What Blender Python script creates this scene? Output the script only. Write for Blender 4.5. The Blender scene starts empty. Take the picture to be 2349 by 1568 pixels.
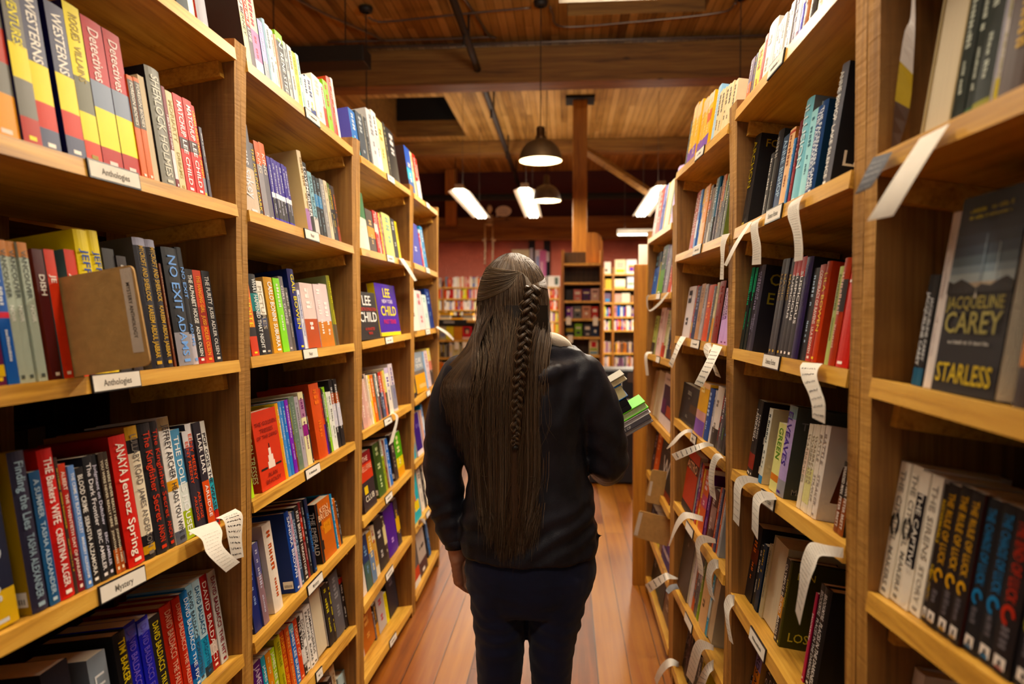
import bpy, bmesh, math, random
from mathutils import Vector, Matrix, noise
rnd = random.Random(7)
S = bpy.context.scene
COL = S.collection
V = Vector

# ------------------------------------------------------------------ camera geometry
F, CX, CY, VPX, VPY, EYE = 1600.0, 1174.5, 784.0, 1300.0, 727.0, 1.5
Yw = V((VPX - CX, VPY - CY, F)).normalized()
_p = math.atan2(-Yw[1], Yw[2])
Zw = V((0, -math.cos(_p), -math.sin(_p)))
Xw = Yw.cross(Zw)

def ray(px, py):
    c = V((px - CX, py - CY, F))
    return V((c.dot(Xw), c.dot(Yw), c.dot(Zw)))

def proj(p):
    z = p[2] - EYE
    c = Xw * p[0] + Yw * p[1] + Zw * z
    w = max(c[2], 1e-4)
    return CX + F * c[0] / w, CY + F * c[1] / w

def onx(px, py, X):
    r = ray(px, py); t = X / r.x
    return V((X, t * r.y, EYE + t * r.z))

def ony(px, py, Y):
    r = ray(px, py); t = Y / r.y
    return V((t * r.x, Y, EYE + t * r.z))

def onz(px, py, Z):
    r = ray(px, py); t = (Z - EYE) / r.z
    return V((t * r.x, t * r.y, Z))

cd = bpy.data.cameras.new('camera')
cam = bpy.data.objects.new('camera', cd); COL.objects.link(cam)
cd.sensor_width = 36.0; cd.lens = 36.0 * F / 2349.0; cd.clip_start = 0.05; cd.clip_end = 60
m = Matrix.Identity(4)
for i in range(3):
    # camera axes in world: x right, y up, z back
    pass
xr = V((Xw[0], Yw[0], Zw[0])); yd = V((Xw[1], Yw[1], Zw[1])); zf = V((Xw[2], Yw[2], Zw[2]))
for i in range(3):
    m[i][0] = xr[i]; m[i][1] = -yd[i]; m[i][2] = -zf[i]
m[0][3], m[1][3], m[2][3] = 0, 0, EYE
cam.matrix_world = m
S.camera = cam
cd.dof.use_dof = True; cd.dof.focus_distance = 1.72; cd.dof.aperture_fstop = 2.8

# ------------------------------------------------------------------ colour and materials
def lin(c):
    return c / 12.92 if c <= 0.04045 else ((c + 0.055) / 1.055) ** 2.4

_cc = {}
def rgb(h):
    if not isinstance(h, str): return h
    if h not in _cc:
        s = ''.join(ch * 2 for ch in h) if len(h) == 3 else h
        _cc[h] = tuple(lin(int(s[i:i + 2], 16) / 255) for i in (0, 2, 4)) + (1.0,)
    return _cc[h]

class G:
    """small node helper"""
    def __init__(s, name):
        s.mat = bpy.data.materials.new(name); s.mat.use_nodes = True
        s.t = s.mat.node_tree; s.t.nodes.clear()
        s.out = s.n('ShaderNodeOutputMaterial')
    def n(s, typ, ins=None, **kw):
        nd = s.t.nodes.new(typ)
        for k, v in kw.items(): setattr(nd, k, v)
        for k, v in (ins or {}).items(): s.put(nd, k, v)
        return nd
    def put(s, nd, k, v):
        sock = nd.inputs[k]
        if hasattr(v, 'bl_idname') and not hasattr(v, 'links'): v = v.outputs[0]
        if hasattr(v, 'is_output'): s.t.links.new(v, sock)
        else: sock.default_value = v
    def math(s, op, a, b=0.0, c=0.0):
        return s.n('ShaderNodeMath', {0: a, 1: b, 2: c}, operation=op).outputs[0]
    def mix(s, f, a, b, mode='MIX'):
        nd = s.n('ShaderNodeMix', data_type='RGBA', blend_type=mode)
        s.put(nd, 0, f); s.put(nd, 6, a); s.put(nd, 7, b)
        return nd.outputs[2]
    def ramp(s, f, stops):
        nd = s.n('ShaderNodeValToRGB', {0: f}); e = nd.color_ramp.elements
        while len(e) < len(stops): e.new(0.5)
        for i, (p, c) in enumerate(stops): e[i].position = p; e[i].color = rgb(c)
        return nd.outputs[0]
    def bsdf(s, **ins):
        b = s.n('ShaderNodeBsdfPrincipled')
        for k, v in ins.items(): s.put(b, k.replace('_', ' '), v)
        s.t.links.new(b.outputs[0], s.out.inputs[0]); return b

def plain(name, col, rough=0.5, metal=0.0, var=0.12, scale=30.0, bump=0.0):
    g = G(name); tc = g.n('ShaderNodeTexCoord')
    nz = g.n('ShaderNodeTexNoise', {'Vector': tc.outputs['Object'], 'Scale': scale, 'Detail': 3.0})
    c = rgb(col); lo = tuple(x * (1 - var) for x in c[:3]) + (1,); hi = tuple(min(1, x * (1 + var)) for x in c[:3]) + (1,)
    b = g.bsdf(Base_Color=g.ramp(nz.outputs[0], [(0.3, lo), (0.7, hi)]), Roughness=rough, Metallic=metal)
    if bump: g.put(b, 'Normal', g.n('ShaderNodeBump', {'Strength': bump, 'Height': nz.outputs[0], 'Distance': 0.002}).outputs[0])
    return g.mat

def glow(name, col, strength):
    g = G(name); tc = g.n('ShaderNodeTexCoord')
    nz = g.n('ShaderNodeTexNoise', {'Vector': tc.outputs['Object'], 'Scale': 2.0})
    st = g.math('MULTIPLY_ADD', nz.outputs[0], strength * 0.06, strength * 0.97)
    e = g.n('ShaderNodeEmission', {'Color': rgb(col), 'Strength': st})
    g.t.links.new(e.outputs[0], g.out.inputs[0]); return g.mat

def tinted(name, rough=0.4, var=0.10, scale=18.0, spec=0.5, coat=0.0, sat=1.0):
    """takes its colour from the mesh's own Col attribute, with faint print mottling"""
    g = G(name); at = g.n('ShaderNodeAttribute', attribute_name='Col'); tc = g.n('ShaderNodeTexCoord')
    nz = g.n('ShaderNodeTexNoise', {'Vector': tc.outputs['Object'], 'Scale': scale, 'Detail': 4.0})
    f = g.math('MULTIPLY_ADD', nz.outputs[0], var * 2, 1 - var)
    hs = g.n('ShaderNodeHueSaturation', {'Color': g.mix(1.0, at.outputs['Color'], f, 'MULTIPLY'), 'Saturation': sat})
    b = g.bsdf(Base_Color=hs.outputs[0], Roughness=rough, Specular_IOR_Level=spec)
    if coat: g.put(b, 'Coat Weight', coat)
    return g.mat

def woody(name, c_dark, c_mid, c_light, axis, rough=0.5, scale=1.0, knots=True, bump=0.25, saw=False):
    g = G(name); tc = g.n('ShaderNodeTexCoord')
    oi = g.n('ShaderNodeObjectInfo')
    off = g.n('ShaderNodeVectorMath', {0: tc.outputs['Object']}, operation='ADD')
    sc3 = g.n('ShaderNodeVectorMath', {0: (7.1, 3.3, 5.7)}, operation='SCALE'); g.put(sc3, 'Scale', oi.outputs['Random'])
    g.put(off, 1, sc3.outputs[0])
    st = [14.0 * scale] * 3; st[axis] = 0.9 * scale
    mp = g.n('ShaderNodeMapping', {'Vector': off.outputs[0], 'Scale': tuple(st)})
    n1 = g.n('ShaderNodeTexNoise', {'Vector': mp.outputs[0], 'Scale': 1.6, 'Detail': 6.0, 'Roughness': 0.62, 'Distortion': 0.9})
    st2 = [90.0 * scale] * 3; st2[axis] = 2.5 * scale
    mp2 = g.n('ShaderNodeMapping', {'Vector': off.outputs[0], 'Scale': tuple(st2)})
    n2 = g.n('ShaderNodeTexNoise', {'Vector': mp2.outputs[0], 'Scale': 1.5, 'Detail': 3.0})
    fac = g.math('MULTIPLY_ADD', n2.outputs[0], 0.35, g.math('MULTIPLY', n1.outputs[0], 0.72))
    col = g.ramp(fac, [(0.36, c_dark), (0.53, c_mid), (0.72, c_light)])
    if knots:
        stk = [3.5] * 3; stk[axis] = 1.6
        mk = g.n('ShaderNodeMapping', {'Vector': off.outputs[0], 'Scale': tuple(stk)})
        vo = g.n('ShaderNodeTexVoronoi', {'Vector': mk.outputs[0], 'Scale': 1.0})
        kn = g.ramp(vo.outputs['Distance'], [(0.03, 'ffffff'), (0.085, '000000')])
        col = g.mix(g.math('MULTIPLY', kn, 0.8), col, tuple(x * 0.35 for x in rgb(c_dark)[:3]) + (1,))
    h = fac
    if saw:
        ms = g.n('ShaderNodeMapping', {'Vector': off.outputs[0], 'Scale': (9.0, 9.0, 110.0)})
        n3 = g.n('ShaderNodeTexNoise', {'Vector': ms.outputs[0], 'Scale': 1.0, 'Detail': 2.0})
        n4 = g.n('ShaderNodeTexNoise', {'Vector': off.outputs[0], 'Scale': 6.0, 'Detail': 5.0})
        col = g.mix(g.ramp(n4.outputs[0], [(0.48, '000000'), (0.62, '999999')]), col, rgb(c_dark))
        h = g.math('ADD', n3.outputs[0], g.math('MULTIPLY', n4.outputs[0], 0.8))
    b = g.bsdf(Base_Color=col, Roughness=rough)
    g.put(b, 'Normal', g.n('ShaderNodeBump', {'Strength': bump, 'Height': h, 'Distance': 0.002}).outputs[0])
    return g.mat

def planks(name, c_dark, c_mid, c_light, width, rough, seam=0.035, length=2.6, blot=0.35, spec=0.5, bump=0.2):
    """boards running along Y, with seams, butt joints and board-to-board tone"""
    g = G(name); tc = g.n('ShaderNodeTexCoord')
    sx = g.n('ShaderNodeSeparateXYZ', {0: tc.outputs['Object']})
    u = g.math('DIVIDE', sx.outputs[0], width); bi = g.math('FLOOR', u); fu = g.math('FRACT', u)
    wn = g.n('ShaderNodeTexWhiteNoise', {'W': bi}, noise_dimensions='1D')
    v = g.math('DIVIDE', g.math('MULTIPLY_ADD', wn.outputs[0], 9.0, sx.outputs[1]), length)
    bj = g.math('FLOOR', v); fv = g.math('FRACT', v)
    wn2 = g.n('ShaderNodeTexWhiteNoise', {'W': g.math('MULTIPLY_ADD', bj, 17.3, bi)}, noise_dimensions='1D')
    mp = g.n('ShaderNodeMapping', {'Vector': tc.outputs['Object'], 'Scale': (26.0, 1.1, 26.0)})
    n1 = g.n('ShaderNodeTexNoise', {'Vector': mp.outputs[0], 'Scale': 1.3, 'Detail': 6.0, 'Distortion': 0.6})
    n2 = g.n('ShaderNodeTexNoise', {'Vector': tc.outputs['Object'], 'Scale': 1.7, 'Detail': 5.0})
    fac = g.math('ADD', g.math('MULTIPLY', wn2.outputs[0], 0.42), g.math('MULTIPLY_ADD', n1.outputs[0], 0.55, g.math('MULTIPLY', n2.outputs[0], blot)))
    col = g.ramp(fac, [(0.42, c_dark), (0.66, c_mid), (0.98, c_light)])
    e = g.math('MINIMUM', fu, g.math('SUBTRACT', 1.0, fu))
    e2 = g.math('MULTIPLY', g.math('MINIMUM', fv, g.math('SUBTRACT', 1.0, fv)), length / width)
    em = g.math('MINIMUM', e, e2)
    sm = g.ramp(em, [(seam * 0.4, 'ffffff'), (seam, '000000')])
    n3 = g.n('ShaderNodeTexNoise', {'Vector': tc.outputs['Object'], 'Scale': 5.0, 'Detail': 2.0})
    sm2 = g.math('MULTIPLY', sm, g.math('MULTIPLY_ADD', n3.outputs[0], 1.2, 0.1))
    col = g.mix(sm2, col, tuple(x * 0.18 for x in rgb(c_dark)[:3]) + (1,))
    b = g.bsdf(Base_Color=col, Roughness=g.math('MULTIPLY_ADD', n2.outputs[0], 0.25, rough - 0.12), Specular_IOR_Level=spec)
    g.put(b, 'Normal', g.n('ShaderNodeBump', {'Strength': bump, 'Height': g.math('SUBTRACT', fac, sm), 'Distance': 0.003}).outputs[0])
    return g.mat

M_COVER = tinted('printed_cover', 0.5, 0.09, 14.0, 0.28, 0.0, 1.22)
M_MATTE = tinted('matte_tint', 0.75, 0.08, 20.0, 0.2)
def page_mat():
    g = G('paper_pages'); at = g.n('ShaderNodeAttribute', attribute_name='Col'); tc = g.n('ShaderNodeTexCoord')
    mp = g.n('ShaderNodeMapping', {'Vector': tc.outputs['Object'], 'Scale': (700.0, 30.0, 8.0)})
    nz = g.n('ShaderNodeTexNoise', {'Vector': mp.outputs[0], 'Scale': 1.0, 'Detail': 3.0})
    f = g.math('MULTIPLY_ADD', nz.outputs[0], 0.36, 0.80)
    g.bsdf(Base_Color=g.mix(1.0, at.outputs['Color'], f, 'MULTIPLY'), Roughness=0.85)
    return g.mat
M_PAGE = page_mat()
M_SHELF = woody('pine_shelf', 'a87422', 'd69e38', 'eaba50', 1, 0.45)
M_POST = woody('rough_sawn_upright', '7c5212', 'b07c2a', 'cc9a46', 2, 0.7, 1.0, True, 0.55, True)
M_PANEL = woody('brown_side_board', '66441a', '90622a', 'ac7c3a', 2, 0.6, 1.0, True, 0.2, True)
M_BACK = woody('dark_back_board', '2c1a0b', '3f2611', '523317', 2, 0.7)
M_BEAM_X = woody('timber_beam_cross', '5c3814', '8a5e26', 'ac7e38', 0, 0.6, 0.5)
M_BEAM_Z = woody('timber_post', '7c4510', 'b0701c', 'c98a2c', 2, 0.5, 0.5)

# ------------------------------------------------------------------ glyphs of the built-in font
GL = {}
def load_glyphs():
    cu = bpy.data.curves.new('t', 'FONT'); cu.resolution_u = 2; cu.offset = 0.011
    ob = bpy.data.objects.new('t', cu); COL.objects.link(ob)
    def ev(s):
        cu.body = s
        dg = bpy.context.evaluated_depsgraph_get(); dg.update()
        e = ob.evaluated_get(dg); me = e.to_mesh()
        vs = [(v.co.x, v.co.y) for v in me.vertices]; fs = [tuple(p.vertices) for p in me.polygons]
        e.to_mesh_clear(); return vs, fs
    bar = max(v[0] for v in ev('|')[0])
    for ch in "ABCDEFGHIJKLMNOPQRSTUVWXYZabcdefghijklmnopqrstuvwxyz0123456789'&.,:-!?":
        vs, fs = ev(ch); adv = max(v[0] for v in ev(ch + '|')[0]) - bar
        GL[ch] = (vs, fs, adv)
    GL[' '] = ([], [], 0.28)
    bpy.data.objects.remove(ob); bpy.data.curves.remove(cu)
load_glyphs()
CAP = 0.69

def adv(s): return sum(GL.get(c, GL[' '])[2] for c in s)

# ------------------------------------------------------------------ mesh builder
class MB:
    def __init__(s): s.v = []; s.f = []; s.c = []; s.m = []
    def add(s, vs, fs, col='fff', mi=0):
        b = len(s.v); s.v.extend(vs); c = rgb(col)
        for f in fs: s.f.append(tuple(b + i for i in f)); s.c.append(c); s.m.append(mi)
    def box(s, x0, x1, y0, y1, z0, z1, col='fff', mi=0):
        vs = [V((x, y, z)) for z in (z0, z1) for y in (y0, y1) for x in (x0, x1)]
        s.add(vs, [(0, 2, 3, 1), (4, 5, 7, 6), (0, 1, 5, 4), (2, 6, 7, 3), (0, 4, 6, 2), (1, 3, 7, 5)], col, mi)
    def hexa(s, a, col='fff', mi=0):      # a: 8 corners ordered like box
        s.add([V(p) for p in a], [(0, 2, 3, 1), (4, 5, 7, 6), (0, 1, 5, 4), (2, 6, 7, 3), (0, 4, 6, 2), (1, 3, 7, 5)], col, mi)
    def quad(s, a, b, c, d, col='fff', mi=0): s.add([V(a), V(b), V(c), V(d)], [(0, 1, 2, 3)], col, mi)
    def bevbox(s, x0, x1, y0, y1, z0, z1, r, col='fff', mi=0):
        bm = bmesh.new(); bmesh.ops.create_cube(bm, size=1.0)
        for v in bm.verts: v.co = V(((x0 + x1) / 2 + v.co.x * (x1 - x0), (y0 + y1) / 2 + v.co.y * (y1 - y0), (z0 + z1) / 2 + v.co.z * (z1 - z0)))
        bmesh.ops.bevel(bm, geom=bm.edges[:], offset=r, segments=2, affect='EDGES', profile=0.6)
        bm.verts.index_update(); s.add([v.co.copy() for v in bm.verts], [tuple(v.index for v in f.verts) for f in bm.faces], col, mi); bm.free()
    def tube(s, pts, r, n=8, col='fff', mi=0, caps=True):
        rs = r if isinstance(r, (list, tuple)) else [r] * len(pts)
        pts = [V(p) for p in pts]; b = len(s.v); k = len(pts); up = V((0, 0, 1))
        ring = []
        prev = None
        for i, p in enumerate(pts):
            t = (pts[min(i + 1, k - 1)] - pts[max(i - 1, 0)]).normalized()
            if prev is None:
                a = t.cross(up)
                if a.length < 1e-3: a = t.cross(V((1, 0, 0)))
            else: a = prev - t * prev.dot(t)
            a.normalize(); prev = a; q = t.cross(a)
            for j in range(n):
                an = 2 * math.pi * j / n
                ring.append(p + (a * math.cos(an) + q * math.sin(an)) * rs[i])
        fs = [(i * n + j, i * n + (j + 1) % n, (i + 1) * n + (j + 1) % n, (i + 1) * n + j) for i in range(k - 1) for j in range(n)]
        if caps: fs += [tuple(range(n))[::-1], tuple((k - 1) * n + j for j in range(n))]
        s.add(ring, fs, col, mi)
    def lathe(s, prof, c, n=32, col='fff', mi=0):   # prof: (r, z)
        c = V(c); vs = []
        for r, z in prof:
            for j in range(n):
                a = 2 * math.pi * j / n; vs.append(c + V((r * math.cos(a), r * math.sin(a), z)))
        k = len(prof)
        s.add(vs, [(i * n + j, i * n + (j + 1) % n, (i + 1) * n + (j + 1) % n, (i + 1) * n + j) for i in range(k - 1) for j in range(n)], col, mi)
    def ball(s, c, r, col='fff', mi=0, n=12, rot=None):
        c = V(c); vs = []; fs = []
        for i in range(n + 1):
            th = math.pi * i / n
            for j in range(2 * n):
                ph = math.pi * j / n
                p = V((math.sin(th) * math.cos(ph) * r[0], math.sin(th) * math.sin(ph) * r[1], math.cos(th) * r[2]))
                if rot: p = rot @ p
                vs.append(c + p)
        w = 2 * n
        for i in range(n):
            for j in range(w): fs.append((i * w + j, (i + 1) * w + j, (i + 1) * w + (j + 1) % w, i * w + (j + 1) % w))
        s.add(vs, fs, col, mi)
    def text(s, t, o, right, up, size, col, sx=1.0, mi=0):
        o = V(o); x = 0.0
        for ch in t:
            vs, fs, ad = GL.get(ch, GL[' '])
            s.add([o + right * ((x + p[0]) * size * sx) + up * (p[1] * size) for p in vs], fs, col, mi)
            x += ad
    def fit(s, t, o, right, up, length, cap, col, mi=0, center=True, condense=0.5, widen=1.0):
        """write t inside a strip: o = middle of its start, length along right, cap height along up"""
        a = adv(t)
        if a <= 0: return
        size = cap / CAP; sx = 1.0
        if a * size > length:
            sx = length / (a * size)
            if sx < condense: size *= sx / condense; sx = condense
        elif widen > 1: sx = min(widen, length / (a * size))
        run = a * size * sx; st = (length - run) / 2 if center else 0
        s.text(t, V(o) + right * st - up * (size * CAP / 2), right, up, size, col, sx, mi)
    def marks(s, o, right, up, length, cap, col, mi=0, seed=1):
        r = random.Random(seed); x = 0.0; o = V(o)
        while x < length:
            w = cap * r.uniform(0.35, 0.95); hh = cap * r.uniform(0.6, 1.0)
            if x + w > length: break
            if r.random() < 0.84:
                a = o + right * x - up * (cap / 2)
                bw = w * 0.33
                for k in range(2):
                    q = a + right * (k * w * 0.55)
                    s.quad(q, q + right * bw, q + right * bw + up * hh, q + up * hh, col, mi)
                q = a + up * (hh * r.uniform(0.3, 0.8))
                s.quad(q, q + right * w * 0.8, q + right * w * 0.8 + up * cap * 0.16, q + up * cap * 0.16, col, mi)
            else: w *= 0.8
            x += w + cap * 0.14
    def mesh(s, name, mats, smooth=False, origin=None):
        me = bpy.data.meshes.new(name)
        o = V(origin) if origin is not None else V((0, 0, 0))
        me.from_pydata([tuple(v - o) for v in s.v], [], s.f)
        for mt in mats: me.materials.append(mt)
        at = me.attributes.new('Col', 'FLOAT_COLOR', 'FACE')
        at.data.foreach_set('color', [x for c in s.c for x in c])
        me.polygons.foreach_set('material_index', s.m)
        if smooth: me.polygons.foreach_set('use_smooth', [True] * len(s.f))
        me.update(); return me
    def build(s, name, mats, parent=None, smooth=False, local=False):
        if not isinstance(mats, (list, tuple)): mats = [mats]
        org = None if (parent is None or local) else wloc(parent)
        ob = bpy.data.objects.new(name, s.mesh(name, mats, smooth, org)); COL.objects.link(ob)
        if parent is not None: ob.parent = parent
        return ob

def wloc(o):
    p = V((0, 0, 0))
    while o is not None: p = p + o.location; o = o.parent
    return p

def empty(name, loc):
    o = bpy.data.objects.new(name, None); COL.objects.link(o); o.location = loc
    o.matrix_world = Matrix.Translation(V(loc)); o.empty_display_size = 0.05
    return o

def tag(o, label=None, cat=None, group=None, kind=None):
    if label: o['label'] = label
    if cat: o['category'] = cat
    if group: o['group'] = group
    if kind: o['kind'] = kind
    return o

def interp(pts, t):
    n = len(pts) - 1; x = min(max(t, 0), 1) * n; i = min(int(x), n - 1); f = x - i
    return pts[i] * (1 - f) + pts[i + 1] * f

def smoothpath(pts, n):
    """Catmull-Rom through pts, n samples"""
    P = [V(p) for p in pts]; P = [P[0] * 2 - P[1]] + P + [P[-1] * 2 - P[-2]]; out = []
    k = len(P) - 3
    for q in range(n):
        x = q / (n - 1) * k; i = min(int(x), k - 1); t = x - i
        a, b, c, d = P[i:i + 4]
        out.append(0.5 * ((2 * b) + (c - a) * t + (2 * a - 5 * b + 4 * c - d) * t * t + (3 * b - a - 3 * c + d) * t ** 3))
    return out
# ------------------------------------------------------------------ the two runs of bookcases
# bay: face X, inner near y, inner far y, side-board thickness near / far, top of sides, name used in labels
BAYS = {
 'L1': (-0.77, 0.740, 1.575, 0.030, 0.029, 2.142, 'nearest left bookcase'),
 'L2': (-0.77, 1.634, 2.460, 0.030, 0.045, 2.142, 'second left bookcase'),
 'L3': (-0.77, 2.556, 3.380, 0.050, 0.040, 2.150, 'third left bookcase'),
 'L4': (-0.77, 3.460, 4.095, 0.039, 0.048, 2.150, 'farthest left bookcase'),
 'R0': (0.44, 0.660, 1.030, 0.040, 0.042, 2.16, 'nearest right bookcase'),
 'R1': (0.44, 1.113, 1.858, 0.040, 0.040, 2.060, 'second right bookcase'),
 'R2': (0.44, 1.940, 2.840, 0.040, 0.058, 2.060, 'third right bookcase'),
 'R3': (0.44, 2.960, 3.800, 0.060, 0.058, 1.960, 'farthest right bookcase'),
}
# front top edge of each shelf, measured at two places
SHPX = {
 'L1': [(400,7,547,122),(0,310,540,471),(0,885,539,826),(0,1454,470,1225),None,None,None],
 'L2': [(572,148,811,344),(566,482,808,565),(566,819,806,787.5),(569,1154,809,1012.6),(578.6,1474,812,1226),(705,1560,813,1434),None],
 'L3': [(828.6,360,946.6,443),(827,569,942,601),(825.6,784.6,943,763),(826,993,935,929),(829,1195,939,1078),(832,1390,938.5,1232.6),(838.5,1550,945,1384.5)],
 'L4': [(950,445,1007,489.5),(946,602,1005,627),(944.7,761,1003.5,750.8),(946,920.7,1005,876),(946,1067,1005,1006),(948,1215,1005,1134),(949,1371,1009,1250)],
 'R0': [None,(2048,344,2349,203),(2001,865,2346,940),(1989,1348,2233,1519),None,None,None],
 'R1': [(1684,265,1902.5,0),(1683,529,1949,397),(1679,797,1945,847),(1666,1062,1930,1240),(1650.5,1310,1758,1480),None,None],
 'R2': [(1551.6,400,1682,277.5),(1550,587,1676,536),(1547,769,1670,794),(1545,953,1662,1053),(1540,1135,1642,1285),(1556,1360,1609,1465),None],
 'R3': [(1487.4,550,1545.6,509),(1486,677,1544,669.5),(1487.4,810,1541,827),(1494.7,954.7,1538,1001),None,None,None],
}
ZDEF = {'L1': {4: (0.745, 0.700), 5: (0.40, 0.39), 6: (0.09, 0.09)}, 'L2': {6: (0.095, 0.095)}, 'R0': {0: (2.03, 2.03), 3: None, 4: (0.80, 0.80), 5: (0.46, 0.46), 6: (0.10, 0.10)},
        'R1': {5: (0.44, 0.44), 6: (0.10, 0.10)}, 'R2': {6: (0.10, 0.085)}, 'R3': {4: (0.675, 0.675), 5: (0.37, 0.37), 6: (0.09, 0.09)}}
TILT = 0.15
DEPTH = 0.27
THK = 0.028
SHZ = {}
for bay, rows in SHPX.items():
    X, y0, y1 = BAYS[bay][:3]
    for i, r in enumerate(rows):
        if r is None:
            SHZ[bay, i] = ZDEF[bay][i]
        else:
            a, b = onx(r[0], r[1], X), onx(r[2], r[3], X)
            k = (b.z - a.z) / (b.y - a.y)
            SHZ[bay, i] = (a.z + k * (y0 - a.y), a.z + k * (y1 - a.y))

class Frame:
    """shelf frame: x reading-right along the front edge, y into the shelf, z up along the spines"""
    def __init__(s, bay, i):
        X, y0, y1 = BAYS[bay][:3]; z0, z1 = SHZ[bay, i]
        a, b = V((X, y0, z0)), V((X, y1, z1)); side = -1 if X < 0 else 1
        if side > 0: a, b = b, a
        s.side = side; s.len = (b - a).length
        s.ex = (b - a).normalized()
        ey = V((side, 0, 0)) - V((0, 0, TILT)); ey -= s.ex * ey.dot(s.ex); s.ey = ey.normalized()
        s.ez = s.ex.cross(s.ey); s.o = a
        s.bx = V((0, -side, 0)); s.by = V((side, 0, -TILT)).normalized(); s.bz = s.bx.cross(s.by)
    def P(s, x, y, z): return s.o + s.ex * x + s.ey * y + s.ez * z
    def M(s, x=0, y=0, z=0, w=0.0):
        # books stand plumb even where a shelf board runs slightly out of level
        m = Matrix.Identity(4); o = s.P(x, y, z); k = s.ex.z / abs(s.ex.y)
        o = o + V((0, 0, max(0.0, k * w)))
        for i in range(3): m[i][0], m[i][1], m[i][2], m[i][3] = s.bx[i], s.by[i], s.bz[i], o[i]
        return m
    def B(s, x, y, z, u=0.0):
        return s.P(x, y, 0) + s.bx * u + s.bz * z
    def solve_x(s, px, d=0.012, z=0.0):
        lo, hi = -1.5, 2.5
        # keep the search in front of the camera
        for _ in range(60):
            mid = (lo + hi) / 2; p = s.P(mid, d, z)
            if p.y < 0.25: q = -1e5 if s.side < 0 else 1e5
            else: q = proj(p)[0]
            if q < px: lo = mid
            else: hi = mid
        return (lo + hi) / 2
    def solve_h(s, x, d, py):
        lo, hi = 0.0, 0.6
        for _ in range(50):
            mid = (lo + hi) / 2
            if proj(s.B(x, d, mid))[1] > py: lo = mid
            else: hi = mid
        return (lo + hi) / 2
FR = {k: Frame(*k) for k in SHZ}

A=(0,0,2.613); B=(0,480,3.137); C=(0,900,2.347); D=(540,0,3.136); E=(540,400,3.484); Gc=(540,800,3.646); Hc=(540,1150,3.752)
RA=(1440,0,3.135); RB=(1440,420,3.267); RC=(1440,820,3.563); RD=(1440,1128,3.563); Z0=(1900,0,2.904); Z1=(1900,400,2.613); Z2=(1900,960,2.579)
Q1=(1480,380,4.9); Q2=(1470,640,4.9); Q3=(1470,920,4.9); K1=(815,800,5.6); RE=(1440,1200,4.26)
# rows: (bay, shelf, crop, start x, [ (end x at the foot, y of the head, spine colour, lettering, ink, options) ... ])
ROWS = []
def row(bay, sh, crop, start, items, sb=0.012): ROWS.append((bay, sh, crop, start, items, sb))
g = lambda x: ('g', x)

row('L1', 1, A, -35, [
 (140,'.255','6b6a60','BIG BOOK','e8d9d0','z=.3 n=1c1a3a b=.0-.36:6f6d66,.36-.56:b5493e,.56-.74:77766f,.74-1:e79a1e'),
 (255,'.255','6b6a60','ADVENTURES','f0e12a','z=.37 n=1c1a3a b=.0-.42:6f6d66,.42-.62:f0d92c,.62-.84:77766f,.84-1:b5443c'), g(266),
 (385,'.25','5d6072','WESTERNS','f3efe6','z=.40 n=17153a t2=f2df2e b=.0-.46:5d6072,.46-.7:f2dd35,.7-.86:cf3b2a,.86-1:5d6278'), g(408),
 (522,'.247','5d6072','WESTERNS','f3efe6','z=.40 n=17153a t2=f2df2e b=.0-.46:5d6072,.46-.7:f2dd35,.7-.86:cf3b2a,.86-1:5d6278'),
 (620,30,'efdc2b','ROGUES|VILLAINS','a08a12','z=.40 n=1c1a3a b=.46-.68:70705f,.68-.86:efdc2b,.86-1:d8452c'), g(630),
 (750,122,'b8464a','Detectives','f0dcd6','z=.36 n=1d1b40 b=.42-.6:8590a2,.6-.86:f1df33,.86-1:b53b38'), g(756),
 (855,195,'b8464a','Detectives','f0dcd6','z=.36 n=1d1b40 b=.42-.6:8590a2,.6-.86:f1df33,.86-1:b53b38'),
 (892,457,'d8651e','FOREIGN BODIES','e9e2d4','z=.42 b=.04-.5:55504c'), (927,470,'d8651e','FOREIGN BODIES','e9e2d4','z=.42 b=.04-.5:55504c'),
 (963,455,'e0c9a8','','','P'), g(978),
 (1063,412,'86867e','SHERLOCK|HOLMES','cfcdbf','h n=171213'), (1084,520,'7c1f33','I BELIEVE IN SHERLOCK','f4f0f0','b=.62-.9:e9e2e6'),
 (1124,550,'d9cda6','MORIARTY|DREAMS','b3a06a',''), (1180,572,'cf1d17','MATCHUP|LEE CHILD','ffffff','b=.44-.56:3a1512'),
 (1231,600,'cf1d17','MATCHUP|LEE CHILD','ffffff','b=.44-.56:3a1512'), (1258,632,'d0201a','OBAMA INHERITANCE|FIFTEEN','f2d21e','z=.7 b=.78-1:8c8f9a'),
 (1275,765,'4d4a58','~','dddddd','')], 0.006)
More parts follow.
